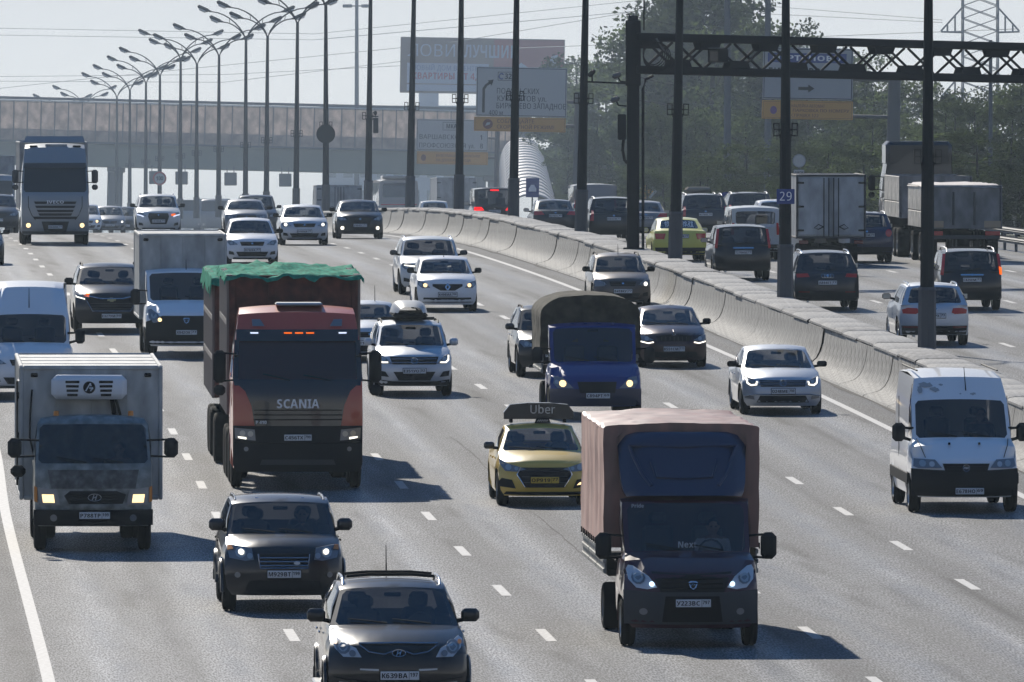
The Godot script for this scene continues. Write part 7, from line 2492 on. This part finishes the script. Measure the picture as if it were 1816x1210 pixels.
	for q in [V2([3.2, 14.0, 5.0, 14.0, 4.6, 15.3, 3.6, 16.0, 3.2, 15.6]), V2([5.6, 14.2, 6.9, 14.2, 7.0, 16.8, 6.4, 16.6, 5.8, 15.4]), ellipse(5.35, 14.9, 0.55, 0.55, 16)]:
		b = MB.new()
		b.prism(q, 0.262, 0.27)
		obj("picture_shape", b, M["print_pale"], bb, 0)
	post_arms(t, 0.0, 13.2, [], 0.0, 0.6)
	# smaller plates by the far carriageway
	t = T.call("round_sign", "small round white sign with a plate below it, right of the number 29 post", 480.0, 12.05)
	b = MB.new()
	b.prism(ellipse(0, 3.05, 0.28, 0.28, 20), -0.01, 0.01)
	obj("disc", b, M["sign_grey"], t, 0)
	b = MB.new()
	b.prism(ellipse(0, 3.05, 0.23, 0.23, 20), 0.011, 0.014)
	obj("face", b, M["sign_white"], t, 0)
	b = MB.new()
	b.box(Vector3(0.0, 2.55, 0), Vector3(0.44, 0.24, 0.02), 0.008)
	obj("plate", b, M["sign_white"], t, 0)
	words("lettering", "ТАКСИ", 0.1, 0.34, M["ink"], t, Vector3(0, 2.55, 0.014))
	b = MB.new()
	b.tube([Vector3(0, -0.1, -0.04), Vector3(0, 3.3, -0.04)], 0.035, -1, 7)
	obj("post", b, M["galvanised"], t, 40)
	t = T.call("priority_sign", "orange diamond shaped road sign right of the gantry post", 600.0, 7.0)
	b = MB.new()
	b.prism(V2([0, 1.55, 0.6, 2.2, 0, 2.85, -0.6, 2.2]), -0.01, 0.01)
	obj("plate", b, M["sign_white"], t, 0)
	b = MB.new()
	b.prism(V2([0, 1.75, 0.42, 2.2, 0, 2.65, -0.42, 2.2]), 0.011, 0.014)
	obj("face", b, M["sign_orange"], t, 0)
	b = MB.new()
	b.tube([Vector3(0, -0.1, -0.04), Vector3(0, 2.9, -0.04)], 0.035, -1, 7)
	obj("post", b, M["galvanised"], t, 40)
	t = T.call("arrow_sign", "round blue arrow sign above the dark sport utilities", 470.0, 8.8)
	b = MB.new()
	b.prism(ellipse(0, 1.35, 0.38, 0.38, 20), -0.01, 0.01)
	obj("disc", b, M["sign_blue"], t, 0)
	b = MB.new()
	b.prism(V2([-0.06, 1.1, 0.06, 1.1, 0.06, 1.35, 0.2, 1.35, 0, 1.62, -0.2, 1.35, -0.06, 1.35]), 0.011, 0.014)
	obj("arrow", b, M["sign_white"], t, 0)
	b = MB.new()
	b.tube([Vector3(0, -0.1, -0.04), Vector3(0, 1.7, -0.04)], 0.035, -1, 7)
	obj("post", b, M["galvanised"], t, 40)
	t = T.call("blue_sign", "upright blue rectangular road sign in front of the white ribbed gallery", 590.0, 1.02)
	b = MB.new()
	b.box(Vector3(0, 2.35, 0), Vector3(0.68, 1.0, 0.03), 0.01)
	obj("plate", b, M["sign_blue"], t, 0)
	b = MB.new()
	b.prism(V2([-0.2, 2.15, 0.2, 2.15, 0.2, 2.3, 0.08, 2.5, -0.08, 2.5, -0.2, 2.3]), 0.016, 0.02)
	obj("symbol", b, M["white_ink"], t, 0)
	b = MB.new()
	b.tube([Vector3(0, -0.1, -0.05), Vector3(0, 2.7, -0.05)], 0.04, -1, 7)
	obj("post", b, M["galvanised"], t, 40)

# ---------------------------------------------------------------- bridge, gallery, far buildings
func bridge():
	var d := 1000.0
	var t := thing("road_bridge", "long road bridge with beige noise panels above a grey green girder", "bridge", Vector3(0, road_y(d), -d))
	t.rotation.z = -0.0245
	var x0 := -62.0
	var x1 := 1.5
	var b := MB.new()
	b.box(Vector3((x0 + x1) * 0.5, 6.0, -7.0), Vector3(x1 - x0, 2.0, 13.0), 0.05)
	obj("girder", b, M["girder"], t, 0)
	b = MB.new()
	b.box(Vector3((x0 + x1) * 0.5, 7.08, -7.0), Vector3(x1 - x0, 0.16, 14.4), 0.02)
	obj("deck_edge", b, M["bridge_dark"], t, 0)
	for k in 2:
		b = MB.new()
		b.box(Vector3((x0 + x1) * 0.5, [10.86, 10.66][k], 0.02), Vector3(x1 - x0, [0.24, 0.1][k], [0.3, 0.34][k]), 0.02)
		obj("top_rail", b, M[["bridge_dark", "bridge_pale"][k]], t, 0)
	rng.seed = 31
	var n := int((x1 - x0) / 1.2)
	for k in n:
		var x := x0 + (k + 0.5) * 1.2
		for row in 2:
			b = MB.new()
			var ya: float = [8.16, 7.2][row]
			var yb: float = [10.6, 8.1][row]
			var zz := rng.randf_range(-0.02, 0.02)
			var sh := []
			for e in 5: sh.append(PackedVector3Array([Vector3(x + 0.54 * (e / 2.0 - 1.0), ya, zz + 0.05 * sin(PI * e / 4.0)), Vector3(x + 0.54 * (e / 2.0 - 1.0), yb, zz + 0.05 * sin(PI * e / 4.0))]))
			b.grid(sh)
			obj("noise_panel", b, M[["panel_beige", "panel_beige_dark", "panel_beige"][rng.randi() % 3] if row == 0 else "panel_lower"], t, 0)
		b = MB.new()
		b.box(Vector3(x + 0.6, 8.9, 0.05), Vector3(0.11, 3.5, 0.16), 0.02)
		obj("panel_post", b, M["bridge_post"], t, 0)
	b = MB.new()
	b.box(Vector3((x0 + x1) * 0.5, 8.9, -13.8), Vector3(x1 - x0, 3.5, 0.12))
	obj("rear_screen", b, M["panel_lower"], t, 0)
	for x in [-35.1, -1.6]:
		b = MB.new()
		b.box(Vector3(x, 2.4, -4.0), Vector3(1.3, 5.4 - x * 0.0, 2.4), 0.2)
		b.box(Vector3(x, 4.9, -6.0), Vector3(2.2 if x > -10 else 1.3, 0.7, 9.0), 0.1)
		obj("pier", b, M["pier"], t, 0)
	for q in [-31.3, -29.0, -24.7, -19.9]:
		var s := thing("lane_signal", {-31.3: "first", -29.0: "second", -24.7: "third", -19.9: "fourth"}[q] + " from the left of the dark signal boxes hanging under the bridge", "signal", Vector3(q, road_y(d) + 5.0 - (q + 30.0) * 0.02, -d + 0.8), "signal boxes under the bridge")
		b = MB.new()
		b.box(Vector3(0, -0.1, 0), Vector3(1.1, 1.15, 0.3), 0.05)
		obj("housing", b, M["bridge_dark"], s, 0)
		b = MB.new()
		for x in [-0.3, 0.3]: b.tube([Vector3(x, 0.4, 0), Vector3(x, 1.0, 0)], 0.04, -1, 5)
		obj("hanger", b, M["bridge_dark"], s, 0)
	# high mast
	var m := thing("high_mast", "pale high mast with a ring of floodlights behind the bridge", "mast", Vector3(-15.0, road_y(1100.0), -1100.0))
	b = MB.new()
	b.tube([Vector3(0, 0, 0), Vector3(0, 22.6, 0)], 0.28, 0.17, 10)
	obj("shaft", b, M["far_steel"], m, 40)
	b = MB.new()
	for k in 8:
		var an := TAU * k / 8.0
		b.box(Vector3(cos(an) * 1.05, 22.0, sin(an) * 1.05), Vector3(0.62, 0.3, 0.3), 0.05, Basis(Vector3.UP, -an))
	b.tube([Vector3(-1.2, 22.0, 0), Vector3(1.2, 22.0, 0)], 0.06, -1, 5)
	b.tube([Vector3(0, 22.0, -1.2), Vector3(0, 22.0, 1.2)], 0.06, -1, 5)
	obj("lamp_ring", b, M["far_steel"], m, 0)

func gallery():
	# covered stair of curved white panels, ring after ring climbing away
	var t := thing("ribbed_gallery", "white curved gallery of ribbed panels climbing behind the traffic, lit by the sun", "gallery", Vector3(1.1, road_y(640.0), -640.0))
	rng.seed = 8
	var n := 20
	for k in n:
		var f := k / float(n - 1)
		var z := -f * 190.0
		var s0 := 20200.0 / (640.0 + f * 190.0)
		var y := f * 4.6
		var b := MB.new()
		var w: float = lerp(1.62, 1.62, f)
		var hh := 2.35
		var xo: float = lerp(0.0, -0.35, f)
		var rows := []
		for e in 3:
			var r := PackedVector3Array()
			for a in 17:
				var an := PI * a / 16.0
				var cx := cos(an)
				var sw := 0.07 * sin(PI * e / 2.0)
				r.append(Vector3(xo - (w + sw) * sign(cx) * pow(absf(cx), 0.8), y + e * 0.121 - 0.2 + (hh + sw) * pow(sin(an), 0.85), z - e * 5.02 + rng.randf_range(-0.03, 0.03)))
			rows.append(r)
		b.grid(rows)
		obj("roof_panel", b, M[["gallery_white", "gallery_warm"][k % 2]], t, 40)
		b = MB.new()
		var rib := []
		for a in 17:
			var an := PI * a / 16.0
			rib.append(Vector3(xo - (w + 0.02) * sign(cos(an)) * pow(absf(cos(an)), 0.8), y - 0.2 + (hh + 0.02) * pow(sin(an), 0.85), z + 0.1))
		b.tube(rib, 0.06, -1, 5)
		obj("rib", b, M["gallery_rib"], t, 60)
		if k % 3 == 0:
			b = MB.new()
			for sd in [-1.0, 1.0]: b.box(Vector3(xo + sd * 1.3, y * 0.5 - 1.0, z - 2.0), Vector3(0.4, y + 2.0, 0.5), 0.05)
			obj("support", b, M["pier"], t, 0)

func far_buildings():
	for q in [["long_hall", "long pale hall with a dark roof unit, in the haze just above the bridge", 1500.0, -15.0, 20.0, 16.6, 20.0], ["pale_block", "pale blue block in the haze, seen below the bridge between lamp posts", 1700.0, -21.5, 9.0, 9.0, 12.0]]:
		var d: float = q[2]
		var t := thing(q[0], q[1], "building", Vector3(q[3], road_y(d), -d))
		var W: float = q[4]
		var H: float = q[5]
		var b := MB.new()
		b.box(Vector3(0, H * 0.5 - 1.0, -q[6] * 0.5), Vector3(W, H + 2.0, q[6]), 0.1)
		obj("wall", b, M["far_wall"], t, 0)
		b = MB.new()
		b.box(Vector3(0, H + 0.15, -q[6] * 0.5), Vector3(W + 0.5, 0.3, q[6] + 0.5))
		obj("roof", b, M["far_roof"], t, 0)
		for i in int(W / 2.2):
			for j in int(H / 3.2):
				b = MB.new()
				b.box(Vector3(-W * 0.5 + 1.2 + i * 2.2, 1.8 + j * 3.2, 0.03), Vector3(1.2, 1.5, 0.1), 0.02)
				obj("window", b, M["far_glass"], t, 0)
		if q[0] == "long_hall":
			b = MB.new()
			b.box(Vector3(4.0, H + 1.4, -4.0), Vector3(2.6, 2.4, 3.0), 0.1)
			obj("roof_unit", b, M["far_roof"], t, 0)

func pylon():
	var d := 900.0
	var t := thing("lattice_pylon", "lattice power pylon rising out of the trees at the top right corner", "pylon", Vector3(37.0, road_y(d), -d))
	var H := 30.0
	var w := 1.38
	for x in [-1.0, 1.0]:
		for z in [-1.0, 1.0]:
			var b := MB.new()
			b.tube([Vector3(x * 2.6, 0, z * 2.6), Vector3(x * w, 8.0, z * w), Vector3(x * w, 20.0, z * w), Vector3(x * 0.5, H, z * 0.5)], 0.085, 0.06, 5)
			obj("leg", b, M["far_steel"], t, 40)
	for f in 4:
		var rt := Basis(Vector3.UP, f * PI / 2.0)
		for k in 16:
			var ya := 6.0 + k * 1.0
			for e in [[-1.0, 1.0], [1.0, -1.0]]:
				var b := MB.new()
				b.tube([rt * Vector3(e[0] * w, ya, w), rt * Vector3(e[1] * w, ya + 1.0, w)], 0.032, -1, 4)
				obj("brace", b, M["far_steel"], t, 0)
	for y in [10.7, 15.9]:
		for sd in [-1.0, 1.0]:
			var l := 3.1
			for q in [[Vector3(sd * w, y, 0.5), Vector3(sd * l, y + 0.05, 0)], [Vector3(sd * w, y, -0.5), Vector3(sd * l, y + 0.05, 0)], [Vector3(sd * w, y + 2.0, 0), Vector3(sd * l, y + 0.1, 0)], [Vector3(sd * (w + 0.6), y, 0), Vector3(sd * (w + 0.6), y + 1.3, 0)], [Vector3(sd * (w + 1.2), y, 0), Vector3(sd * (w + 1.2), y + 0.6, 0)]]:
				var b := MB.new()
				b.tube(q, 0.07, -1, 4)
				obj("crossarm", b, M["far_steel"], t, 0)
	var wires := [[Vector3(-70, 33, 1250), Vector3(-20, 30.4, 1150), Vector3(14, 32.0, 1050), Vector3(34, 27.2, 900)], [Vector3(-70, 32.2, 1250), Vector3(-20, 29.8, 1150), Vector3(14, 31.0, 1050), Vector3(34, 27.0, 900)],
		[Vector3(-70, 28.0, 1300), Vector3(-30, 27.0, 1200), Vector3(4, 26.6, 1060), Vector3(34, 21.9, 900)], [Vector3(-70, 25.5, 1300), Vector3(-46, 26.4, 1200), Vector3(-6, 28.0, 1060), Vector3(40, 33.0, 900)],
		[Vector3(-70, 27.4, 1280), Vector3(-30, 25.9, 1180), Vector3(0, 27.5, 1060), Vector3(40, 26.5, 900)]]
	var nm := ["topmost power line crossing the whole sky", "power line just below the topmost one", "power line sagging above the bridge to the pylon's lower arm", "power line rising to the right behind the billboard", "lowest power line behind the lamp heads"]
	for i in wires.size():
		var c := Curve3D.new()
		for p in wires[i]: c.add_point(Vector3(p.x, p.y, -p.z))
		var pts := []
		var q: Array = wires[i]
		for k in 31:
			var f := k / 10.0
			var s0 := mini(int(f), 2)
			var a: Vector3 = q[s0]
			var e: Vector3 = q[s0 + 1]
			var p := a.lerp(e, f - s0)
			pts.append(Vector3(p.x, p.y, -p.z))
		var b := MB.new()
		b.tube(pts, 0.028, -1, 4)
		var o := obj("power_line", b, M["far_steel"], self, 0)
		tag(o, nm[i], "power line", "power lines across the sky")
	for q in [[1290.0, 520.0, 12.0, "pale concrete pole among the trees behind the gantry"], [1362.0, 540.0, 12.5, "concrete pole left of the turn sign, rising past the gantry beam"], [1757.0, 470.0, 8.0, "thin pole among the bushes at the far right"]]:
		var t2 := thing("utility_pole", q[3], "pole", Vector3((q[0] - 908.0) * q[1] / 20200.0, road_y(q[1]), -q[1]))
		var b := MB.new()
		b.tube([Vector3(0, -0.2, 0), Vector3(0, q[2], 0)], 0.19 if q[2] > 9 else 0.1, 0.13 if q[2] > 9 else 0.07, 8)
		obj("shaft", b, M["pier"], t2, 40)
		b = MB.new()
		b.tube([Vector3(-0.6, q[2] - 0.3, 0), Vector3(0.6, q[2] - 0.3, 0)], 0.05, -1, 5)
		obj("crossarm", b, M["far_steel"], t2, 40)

# ---------------------------------------------------------------- plants
func plant_meshes(seed_: int, slim: float, low: float) -> Array:
	# a tree ten metres tall: tapered trunk with limbs, and a crown of leaf clumps with gaps between them
	var r := RandomNumberGenerator.new()
	r.seed = seed_
	var w := MB.new()
	var tip := Vector3(r.randf_range(-0.4, 0.4), 9.2, r.randf_range(-0.4, 0.4))
	w.tube([Vector3(0, -0.3, 0), Vector3(0.06, 2.5, 0.02), tip * 0.55 + Vector3(0, 0.4, 0), tip], 0.19, 0.03, 7)
	var clumps := []
	for k in 40:
		var f := r.randf_range(low, 0.97)
		var base := Vector3(0, 0, 0).lerp(tip, f)
		var an := r.randf() * TAU
		var reach: float = slim * (0.35 + 1.1 * sin(PI * clamp((f - low) / (1.02 - low), 0.05, 1.0) * 0.86)) * r.randf_range(0.55, 1.15)
		var end := base + Vector3(cos(an) * reach, r.randf_range(0.2, 1.1), sin(an) * reach)
		w.tube([base, base.lerp(end, 0.5) + Vector3(0, -0.08, 0), end], 0.055 * (1.2 - f), 0.012, 5)
		clumps.append([end, r.randf_range(0.5, 0.95)])
		clumps.append([base.lerp(end, r.randf_range(0.4, 0.75)) + Vector3(r.randf_range(-0.3, 0.3), r.randf_range(-0.2, 0.3), r.randf_range(-0.3, 0.3)), r.randf_range(0.4, 0.75)])
	clumps.append([tip, 0.6])
	var v := PackedVector3Array()
	var nn := PackedVector3Array()
	var cc := PackedColorArray()
	for c in clumps:
		var rad: float = c[1]
		var tone := r.randf_range(0.75, 1.25)
		for k in int(105 * rad):
			var p := Vector3(r.randfn(), r.randfn(), r.randfn()).normalized() * rad * pow(r.randf(), 0.45)
			p.y *= 0.75
			var s := r.randf_range(0.065, 0.14)
			var u := Vector3(r.randfn(), r.randfn(), r.randfn()).normalized()
			var q := u.cross(Vector3(r.randfn(), r.randfn(), r.randfn()).normalized()).normalized()
			var o: Vector3 = c[0] + p
			var n := u.cross(q)
			for m in [u * s, q * s * 0.6, -u * s, -u * s, -q * s * 0.6, u * s]:
				v.append(o + m)
				nn.append(n)
				cc.append(Color(0.085, 0.122, 0.05) * tone * r.randf_range(0.8, 1.2))
	var arr := []
	arr.resize(Mesh.ARRAY_MAX)
	arr[Mesh.ARRAY_VERTEX] = v
	arr[Mesh.ARRAY_NORMAL] = nn
	arr[Mesh.ARRAY_COLOR] = cc
	var am := ArrayMesh.new()
	am.add_surface_from_arrays(Mesh.PRIMITIVE_TRIANGLES, arr)
	return [w.mesh(45), am]

const ORD := ["first", "second", "third", "fourth", "fifth", "sixth", "seventh", "eighth", "ninth", "tenth", "eleventh", "twelfth", "thirteenth", "fourteenth", "fifteenth", "sixteenth", "seventeenth", "eighteenth", "nineteenth", "twentieth", "twenty-first", "twenty-second", "twenty-third", "twenty-fourth", "twenty-fifth", "twenty-sixth", "twenty-seventh", "twenty-eighth", "twenty-ninth", "thirtieth", "thirty-first", "thirty-second", "thirty-third", "thirty-fourth"]
func trees():
	var kinds := []
	for k in 6: kinds.append(plant_meshes(100 + k, [1.5, 1.9, 1.25, 2.2, 1.7, 1.4][k], [0.18, 0.12, 0.25, 0.1, 0.16, 0.2][k]))
	var bushes := []
	for k in 3: bushes.append(plant_meshes(200 + k, 2.6, 0.04))
	# [across the picture when it stands at that distance (a bearing), distance, height]
	var rows := []
	rng.seed = 99
	var tops := [[985, 150], [1010, 120], [1035, 85], [1060, 120], [1085, 130], [1105, 95], [1140, 40], [1165, 5], [1195, -25], [1225, -40], [1260, -35], [1295, -10], [1325, 20], [1350, 70], [1375, 25], [1405, 110], [1440, 120], [1470, 95], [1500, 70], [1530, 130], [1565, 140], [1600, 125], [1640, 135], [1680, 160], [1720, 180], [1755, 175], [1790, 140], [1820, 135], [1850, 120]]
	for q in tops:
		var d: float = (860.0 - (q[0] - 985) * 1.1) if q[0] < 1110 else (690.0 - (q[0] - 1110) * 0.22)
		rows.append([q[0] + rng.randf_range(-6, 6), d + rng.randf_range(-25, 25), q[1], 0])
	for k in 30:   # a second, lower row in front
		var px := 1000.0 + k * 29.0 + rng.randf_range(-9, 9)
		var d: float = (760.0 - (px - 1000.0) * 1.0) if px < 1150 else (590.0 - (px - 1150.0) * 0.12)
		rows.append([px, d + rng.randf_range(-15, 15), rng.randf_range(180, 260) - (30 if px > 1650 else 0), 1])
	for k in 9:   # and a third, deeper one that closes the gaps
		var px := 1000.0 + k * 98.0
		rows.append([px, 900.0 + rng.randf_range(0, 60), rng.randf_range(150, 230) if px < 1100 or px > 1400 else rng.randf_range(60, 150), 2])
	var shades := ["dark", "pale green", "slender", "broad", "loose crowned", "dense"]
	rows.sort_custom(func(a, b): return a[0] < b[0])
	var i_row := []
	var count := [0, 0, 0]
	for q in rows: i_row.append(q[3])
	for i in rows.size():
		var q: Array = rows[i]
		var k: int = (i * 5 + int(q[1])) % 6
		var d: float = q[1]
		var h: float = (414.0 - q[2]) * d / 20200.0
		var x: float = (q[0] - 908.0) * d / 20200.0
		var row: String = "front row" if i_row[i] == 1 else "tall row" if i_row[i] == 0 else "hazy back row"
		count[i_row[i]] += 1
		var t := thing("tree", "%s tree, %s from the left in the %s of trees" % [shades[k], ORD[count[i_row[i]] - 1], row], "tree", Vector3(x, road_y(d) - 0.3, -d), "trees along the far side of the road")
		put("trunk", kinds[k][0], M["bark"], t)
		put("crown", kinds[k][1], M["leaves"], t)
		var wd := rng.randf_range(0.9, 1.25) * h / 10.0
		t.scale = Vector3(wd, (h + 0.3) / 10.0, wd)
		t.rotation.y = rng.randf() * TAU
	for k in 34:
		var px := 1010.0 + k * 25.0 + rng.randf_range(-8, 8)
		var d: float = (700.0 - (px - 1000.0) * 0.9) if px < 1200 else (520.0 - (px - 1200.0) * 0.1)
		var h := rng.randf_range(2.2, 4.4)
		var t := thing("bush", "%s bush at the foot of the trees, %s" % [["low", "rounded", "ragged"][k % 3], ORD[k] + " from the white gallery"], "bush", Vector3((px - 908.0) * d / 20200.0, road_y(d) - 0.2, -d), "bushes at the foot of the trees")
		put("stem", bushes[k % 3][0], M["bark"], t)
		put("crown", bushes[k % 3][1], M["leaves"], t)
		t.scale = Vector3(h / 8.0 * 1.5, h / 10.0, h / 8.0)
		t.rotation.y = rng.randf() * TAU
	# a thin belt of woods far behind the crest
	var far := []
	for k in 26:
		var px := -40.0 + k * 38.0
		var d := 1900.0
		var t := thing("far_tree", "faint tree of the far wood below the bridge, %s from the left edge" % ORD[k], "tree", Vector3((px - 908.0) * d / 20200.0, road_y(d) - 1.0, -d), "trees of the far wood")
		put("crown", bushes[k % 3][1], M["leaves"], t)
		t.scale = Vector3(0.9, rng.randf_range(0.25, 0.5), 0.7)
	var g := thing("guard_rail", "low double guard rail at the outer edge of the far carriageway", "guard rail", road_pt(420.0, 38.3))
	var inv := g.transform.affine_inverse()
	var dd := 330.0
	while dd < 620.0:
		var b := MB.new()
		b.box(inv * road_pt(dd, 38.35, 0.42), Vector3(0.1, 0.9, 0.12), 0.01)
		obj("post", b, M["galvanised"], g, 0)
		for h in [0.4, 0.75]:
			var r := []
			for e in [[0.12, 0.0], [0.08, 0.02], [0.03, -0.04], [0.0, 0.0], [-0.03, -0.04], [-0.08, 0.02], [-0.12, 0.0]]:
				r.append([e[0] + h, 38.28 + e[1]])
			var p := PackedVector3Array()
			var q := PackedVector3Array()
			for e in r:
				p.append(inv * road_pt(dd + 0.02, e[1], e[0]))
				q.append(inv * road_pt(dd + 3.98, e[1], e[0]))
			b = MB.new()
			b.grid([p, q])
			obj("rail", b, M["galvanised"], g, 30)
		dd += 4.0

func more_materials():
	mat("sticker", lin(0.32, 0.34, 0.37), 0.5)
	mat("brass", lin(0.42, 0.33, 0.16), 0.3, 0.8)
	mat("chrome_dark", lin(0.30, 0.32, 0.35), 0.25, 0.9)
	mat("gloss_black", lin(0.012, 0.013, 0.015), 0.25, 0.0, 0.6)
	mat("alloy_bright", lin(0.75, 0.76, 0.77), 0.5)
	mat("primer", lin(0.34, 0.36, 0.37), 0.9)
	mat("dark_visor", lin(0.03, 0.034, 0.04), 0.4)
	paint("bronze", 0.085, 0.07, 0.06, 0.4)
	paint("coach", 0.33, 0.29, 0.25)
	paint("van_blue", 0.42, 0.46, 0.50)
	var gw := mat("paint_grey_worn", lin(0.20, 0.205, 0.20), 0.7)
	textured(gw, noise_image(256, 0.025, 51, 0.35, 1.0, 5), Vector3.ONE * 0.8)
	var bc := mat("box_panel_cool", lin(0.44, 0.46, 0.47), 0.55)
	textured(bc, noise_image(256, 0.015, 52, 0.75, 1.0, 5), Vector3(0.5, 0.25, 0.5))
	mat("dark_frame", lin(0.045, 0.047, 0.05), 0.6)
	var bk := mat("box_panel_dusk", lin(0.28, 0.275, 0.27), 0.7)
	textured(bk, noise_image(256, 0.015, 53, 0.7, 1.0, 5), Vector3(0.5, 0.25, 0.5))
	mat("cover_cloth", lin(0.55, 0.50, 0.46), 0.8)
	mat("warning_plate", lin(0.40, 0.30, 0.20), 0.6)
	mat("roof_box", lin(0.42, 0.41, 0.38), 0.4, 0.2, 0.5)
	var sk := mat("skin_and_cloth", Color.WHITE, 0.75)
	sk.vertex_color_use_as_albedo = true
	mat("milk_glass", lin(0.55, 0.56, 0.57), 0.4)
	mat("sign_white", lin(0.44, 0.445, 0.43), 0.6)
	mat("sign_grey", lin(0.33, 0.34, 0.35), 0.6)
	mat("sign_blue", lin(0.02, 0.045, 0.20), 0.5)
	mat("sign_red", lin(0.45, 0.10, 0.09), 0.6)
	mat("sign_orange", lin(0.56, 0.29, 0.07), 0.6)
	mat("sign_orange_dark", lin(0.4, 0.2, 0.05), 0.6)
	mat("sign_maroon", lin(0.16, 0.04, 0.03), 0.6)
	mat("sign_violet", lin(0.16, 0.06, 0.2), 0.6)
	mat("print_brown", lin(0.27, 0.19, 0.15), 0.7)
	mat("print_red", lin(0.42, 0.11, 0.10), 0.7)
	mat("print_pale", lin(0.52, 0.55, 0.62), 0.7)
	mat("print_blue", lin(0.14, 0.2, 0.36), 0.7)
	mat("print_red_ink", lin(0.45, 0.06, 0.10), 0.7)
	mat("galvanised_dark", lin(0.085, 0.09, 0.095), 0.6, 0.2)
	mat("girder", lin(0.16, 0.18, 0.13), 0.85)
	mat("bridge_dark", lin(0.04, 0.042, 0.05), 0.8)
	mat("bridge_pale", lin(0.6, 0.6, 0.58), 0.7)
	mat("bridge_post", lin(0.10, 0.10, 0.10), 0.7)
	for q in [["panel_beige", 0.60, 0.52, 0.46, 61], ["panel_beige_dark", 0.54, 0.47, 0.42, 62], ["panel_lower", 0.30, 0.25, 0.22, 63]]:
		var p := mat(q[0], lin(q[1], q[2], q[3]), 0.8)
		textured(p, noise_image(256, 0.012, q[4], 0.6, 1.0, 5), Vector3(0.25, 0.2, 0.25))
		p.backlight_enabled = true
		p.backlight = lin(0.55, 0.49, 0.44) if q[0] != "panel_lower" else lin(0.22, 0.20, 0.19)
	mat("pier", lin(0.14, 0.145, 0.15), 0.9)
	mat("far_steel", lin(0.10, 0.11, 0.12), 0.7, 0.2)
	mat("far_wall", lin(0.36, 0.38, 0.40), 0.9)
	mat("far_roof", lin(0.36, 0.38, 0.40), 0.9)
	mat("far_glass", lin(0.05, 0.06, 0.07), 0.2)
	mat("gallery_rib", lin(0.52, 0.51, 0.5), 0.7)
	for q in [["gallery_white", 0.84, 0.83, 0.81], ["gallery_warm", 0.84, 0.80, 0.75]]:
		var p := mat(q[0], lin(q[1], q[2], q[3]), 0.45)
		p.metallic_specular = 0.9
		p.backlight_enabled = true
		p.backlight = lin(0.75, 0.72, 0.68)
	var bk2 := mat("bark", lin(0.09, 0.075, 0.06), 0.95)
	textured(bk2, noise_image(256, 0.05, 71, 0.5, 1.0, 4), Vector3(2.0, 0.5, 2.0))
	var lf := mat("leaves", Color.WHITE, 0.6)
	lf.vertex_color_use_as_albedo = true
	lf.backlight_enabled = true
	lf.backlight = lin(0.13, 0.15, 0.07)

func haze_bank():
	# exhaust and dust hang over the crest and the hollow with the trees and the bridge
	var f := FogVolume.new()
	f.name = "haze_bank"
	f.shape = RenderingServer.FOG_VOLUME_SHAPE_BOX
	f.size = Vector3(360, 50, 960)
	f.position = Vector3(-10, 24, -890)
	var m := FogMaterial.new()
	m.density = 0.00038
	m.albedo = Color(0.86, 0.93, 1.0)
	f.material = m
	add_child(f)
	f.set_meta("kind", "stuff")

func _ready():
	# camera, sky, sun, air and exposure
	var cam := Camera3D.new()
	cam.name = "camera"
	cam.position = Vector3(0, EYE, 0)
	cam.rotation.x = -deg_to_rad(0.5588)
	cam.fov = 3.4313
	cam.near = 1.0
	cam.far = 8000.0
	add_child(cam)
	cam.current = true
	var env := Environment.new()
	var sky := Sky.new()
	var sm := ProceduralSkyMaterial.new()
	sm.sky_top_color = Color(0.24, 0.43, 0.66)
	sm.sky_horizon_color = Color(1.08, 1.075, 1.05)
	sm.sky_curve = 0.07
	sm.ground_bottom_color = Color(0.30, 0.30, 0.30)
	sm.ground_horizon_color = Color(0.80, 0.83, 0.85)
	sm.ground_curve = 0.03
	sm.sun_angle_max = 0.0
	sky.sky_material = sm
	env.background_mode = Environment.BG_SKY
	env.sky = sky
	env.background_energy_multiplier = 0.77
	env.ambient_light_source = Environment.AMBIENT_SOURCE_SKY
	env.tonemap_mode = Environment.TONE_MAPPER_LINEAR
	env.tonemap_exposure = 1.12
	env.sdfgi_enabled = true
	env.ssao_enabled = true
	env.ssil_enabled = true
	env.volumetric_fog_enabled = true
	env.volumetric_fog_density = 0.00008
	env.volumetric_fog_albedo = Color(0.84, 0.93, 1.0)
	env.volumetric_fog_anisotropy = 0.6
	env.volumetric_fog_length = 2000.0
	var we := WorldEnvironment.new()
	we.name = "world_environment"
	we.environment = env
	add_child(we)
	var sun := DirectionalLight3D.new()
	sun.name = "sun"
	sun.light_energy = 1.6
	sun.light_color = Color(1.0, 0.97, 0.92)
	sun.light_angular_distance = 0.55
	sun.shadow_enabled = true
	# low ahead and a little to the left, so shadows fall towards the camera and to the right
	var from := Vector3(-sin(deg_to_rad(17.0)) * cos(deg_to_rad(34.5)), sin(deg_to_rad(34.5)), -cos(deg_to_rad(17.0)) * cos(deg_to_rad(34.5)))
	sun.look_at_from_position(from * 100.0, Vector3.ZERO, Vector3.UP)
	add_child(sun)
	rng.seed = 1
	make_materials()
	more_materials()
	road()
	barrier()
	bridge()
	gallery()
	far_buildings()
	pylon()
	trees()
	haze_bank()
	lamp_posts()
	gantry()
	signs()
	next_truck()
	fridge_truck()
	tipper()
	blue_truck()
	white_box_truck()
	long_haul()
	near_cars()
	mid_cars()
	door_box_truck()
	grain_truck()
	rear_cars()
	far_traffic()
	coach()
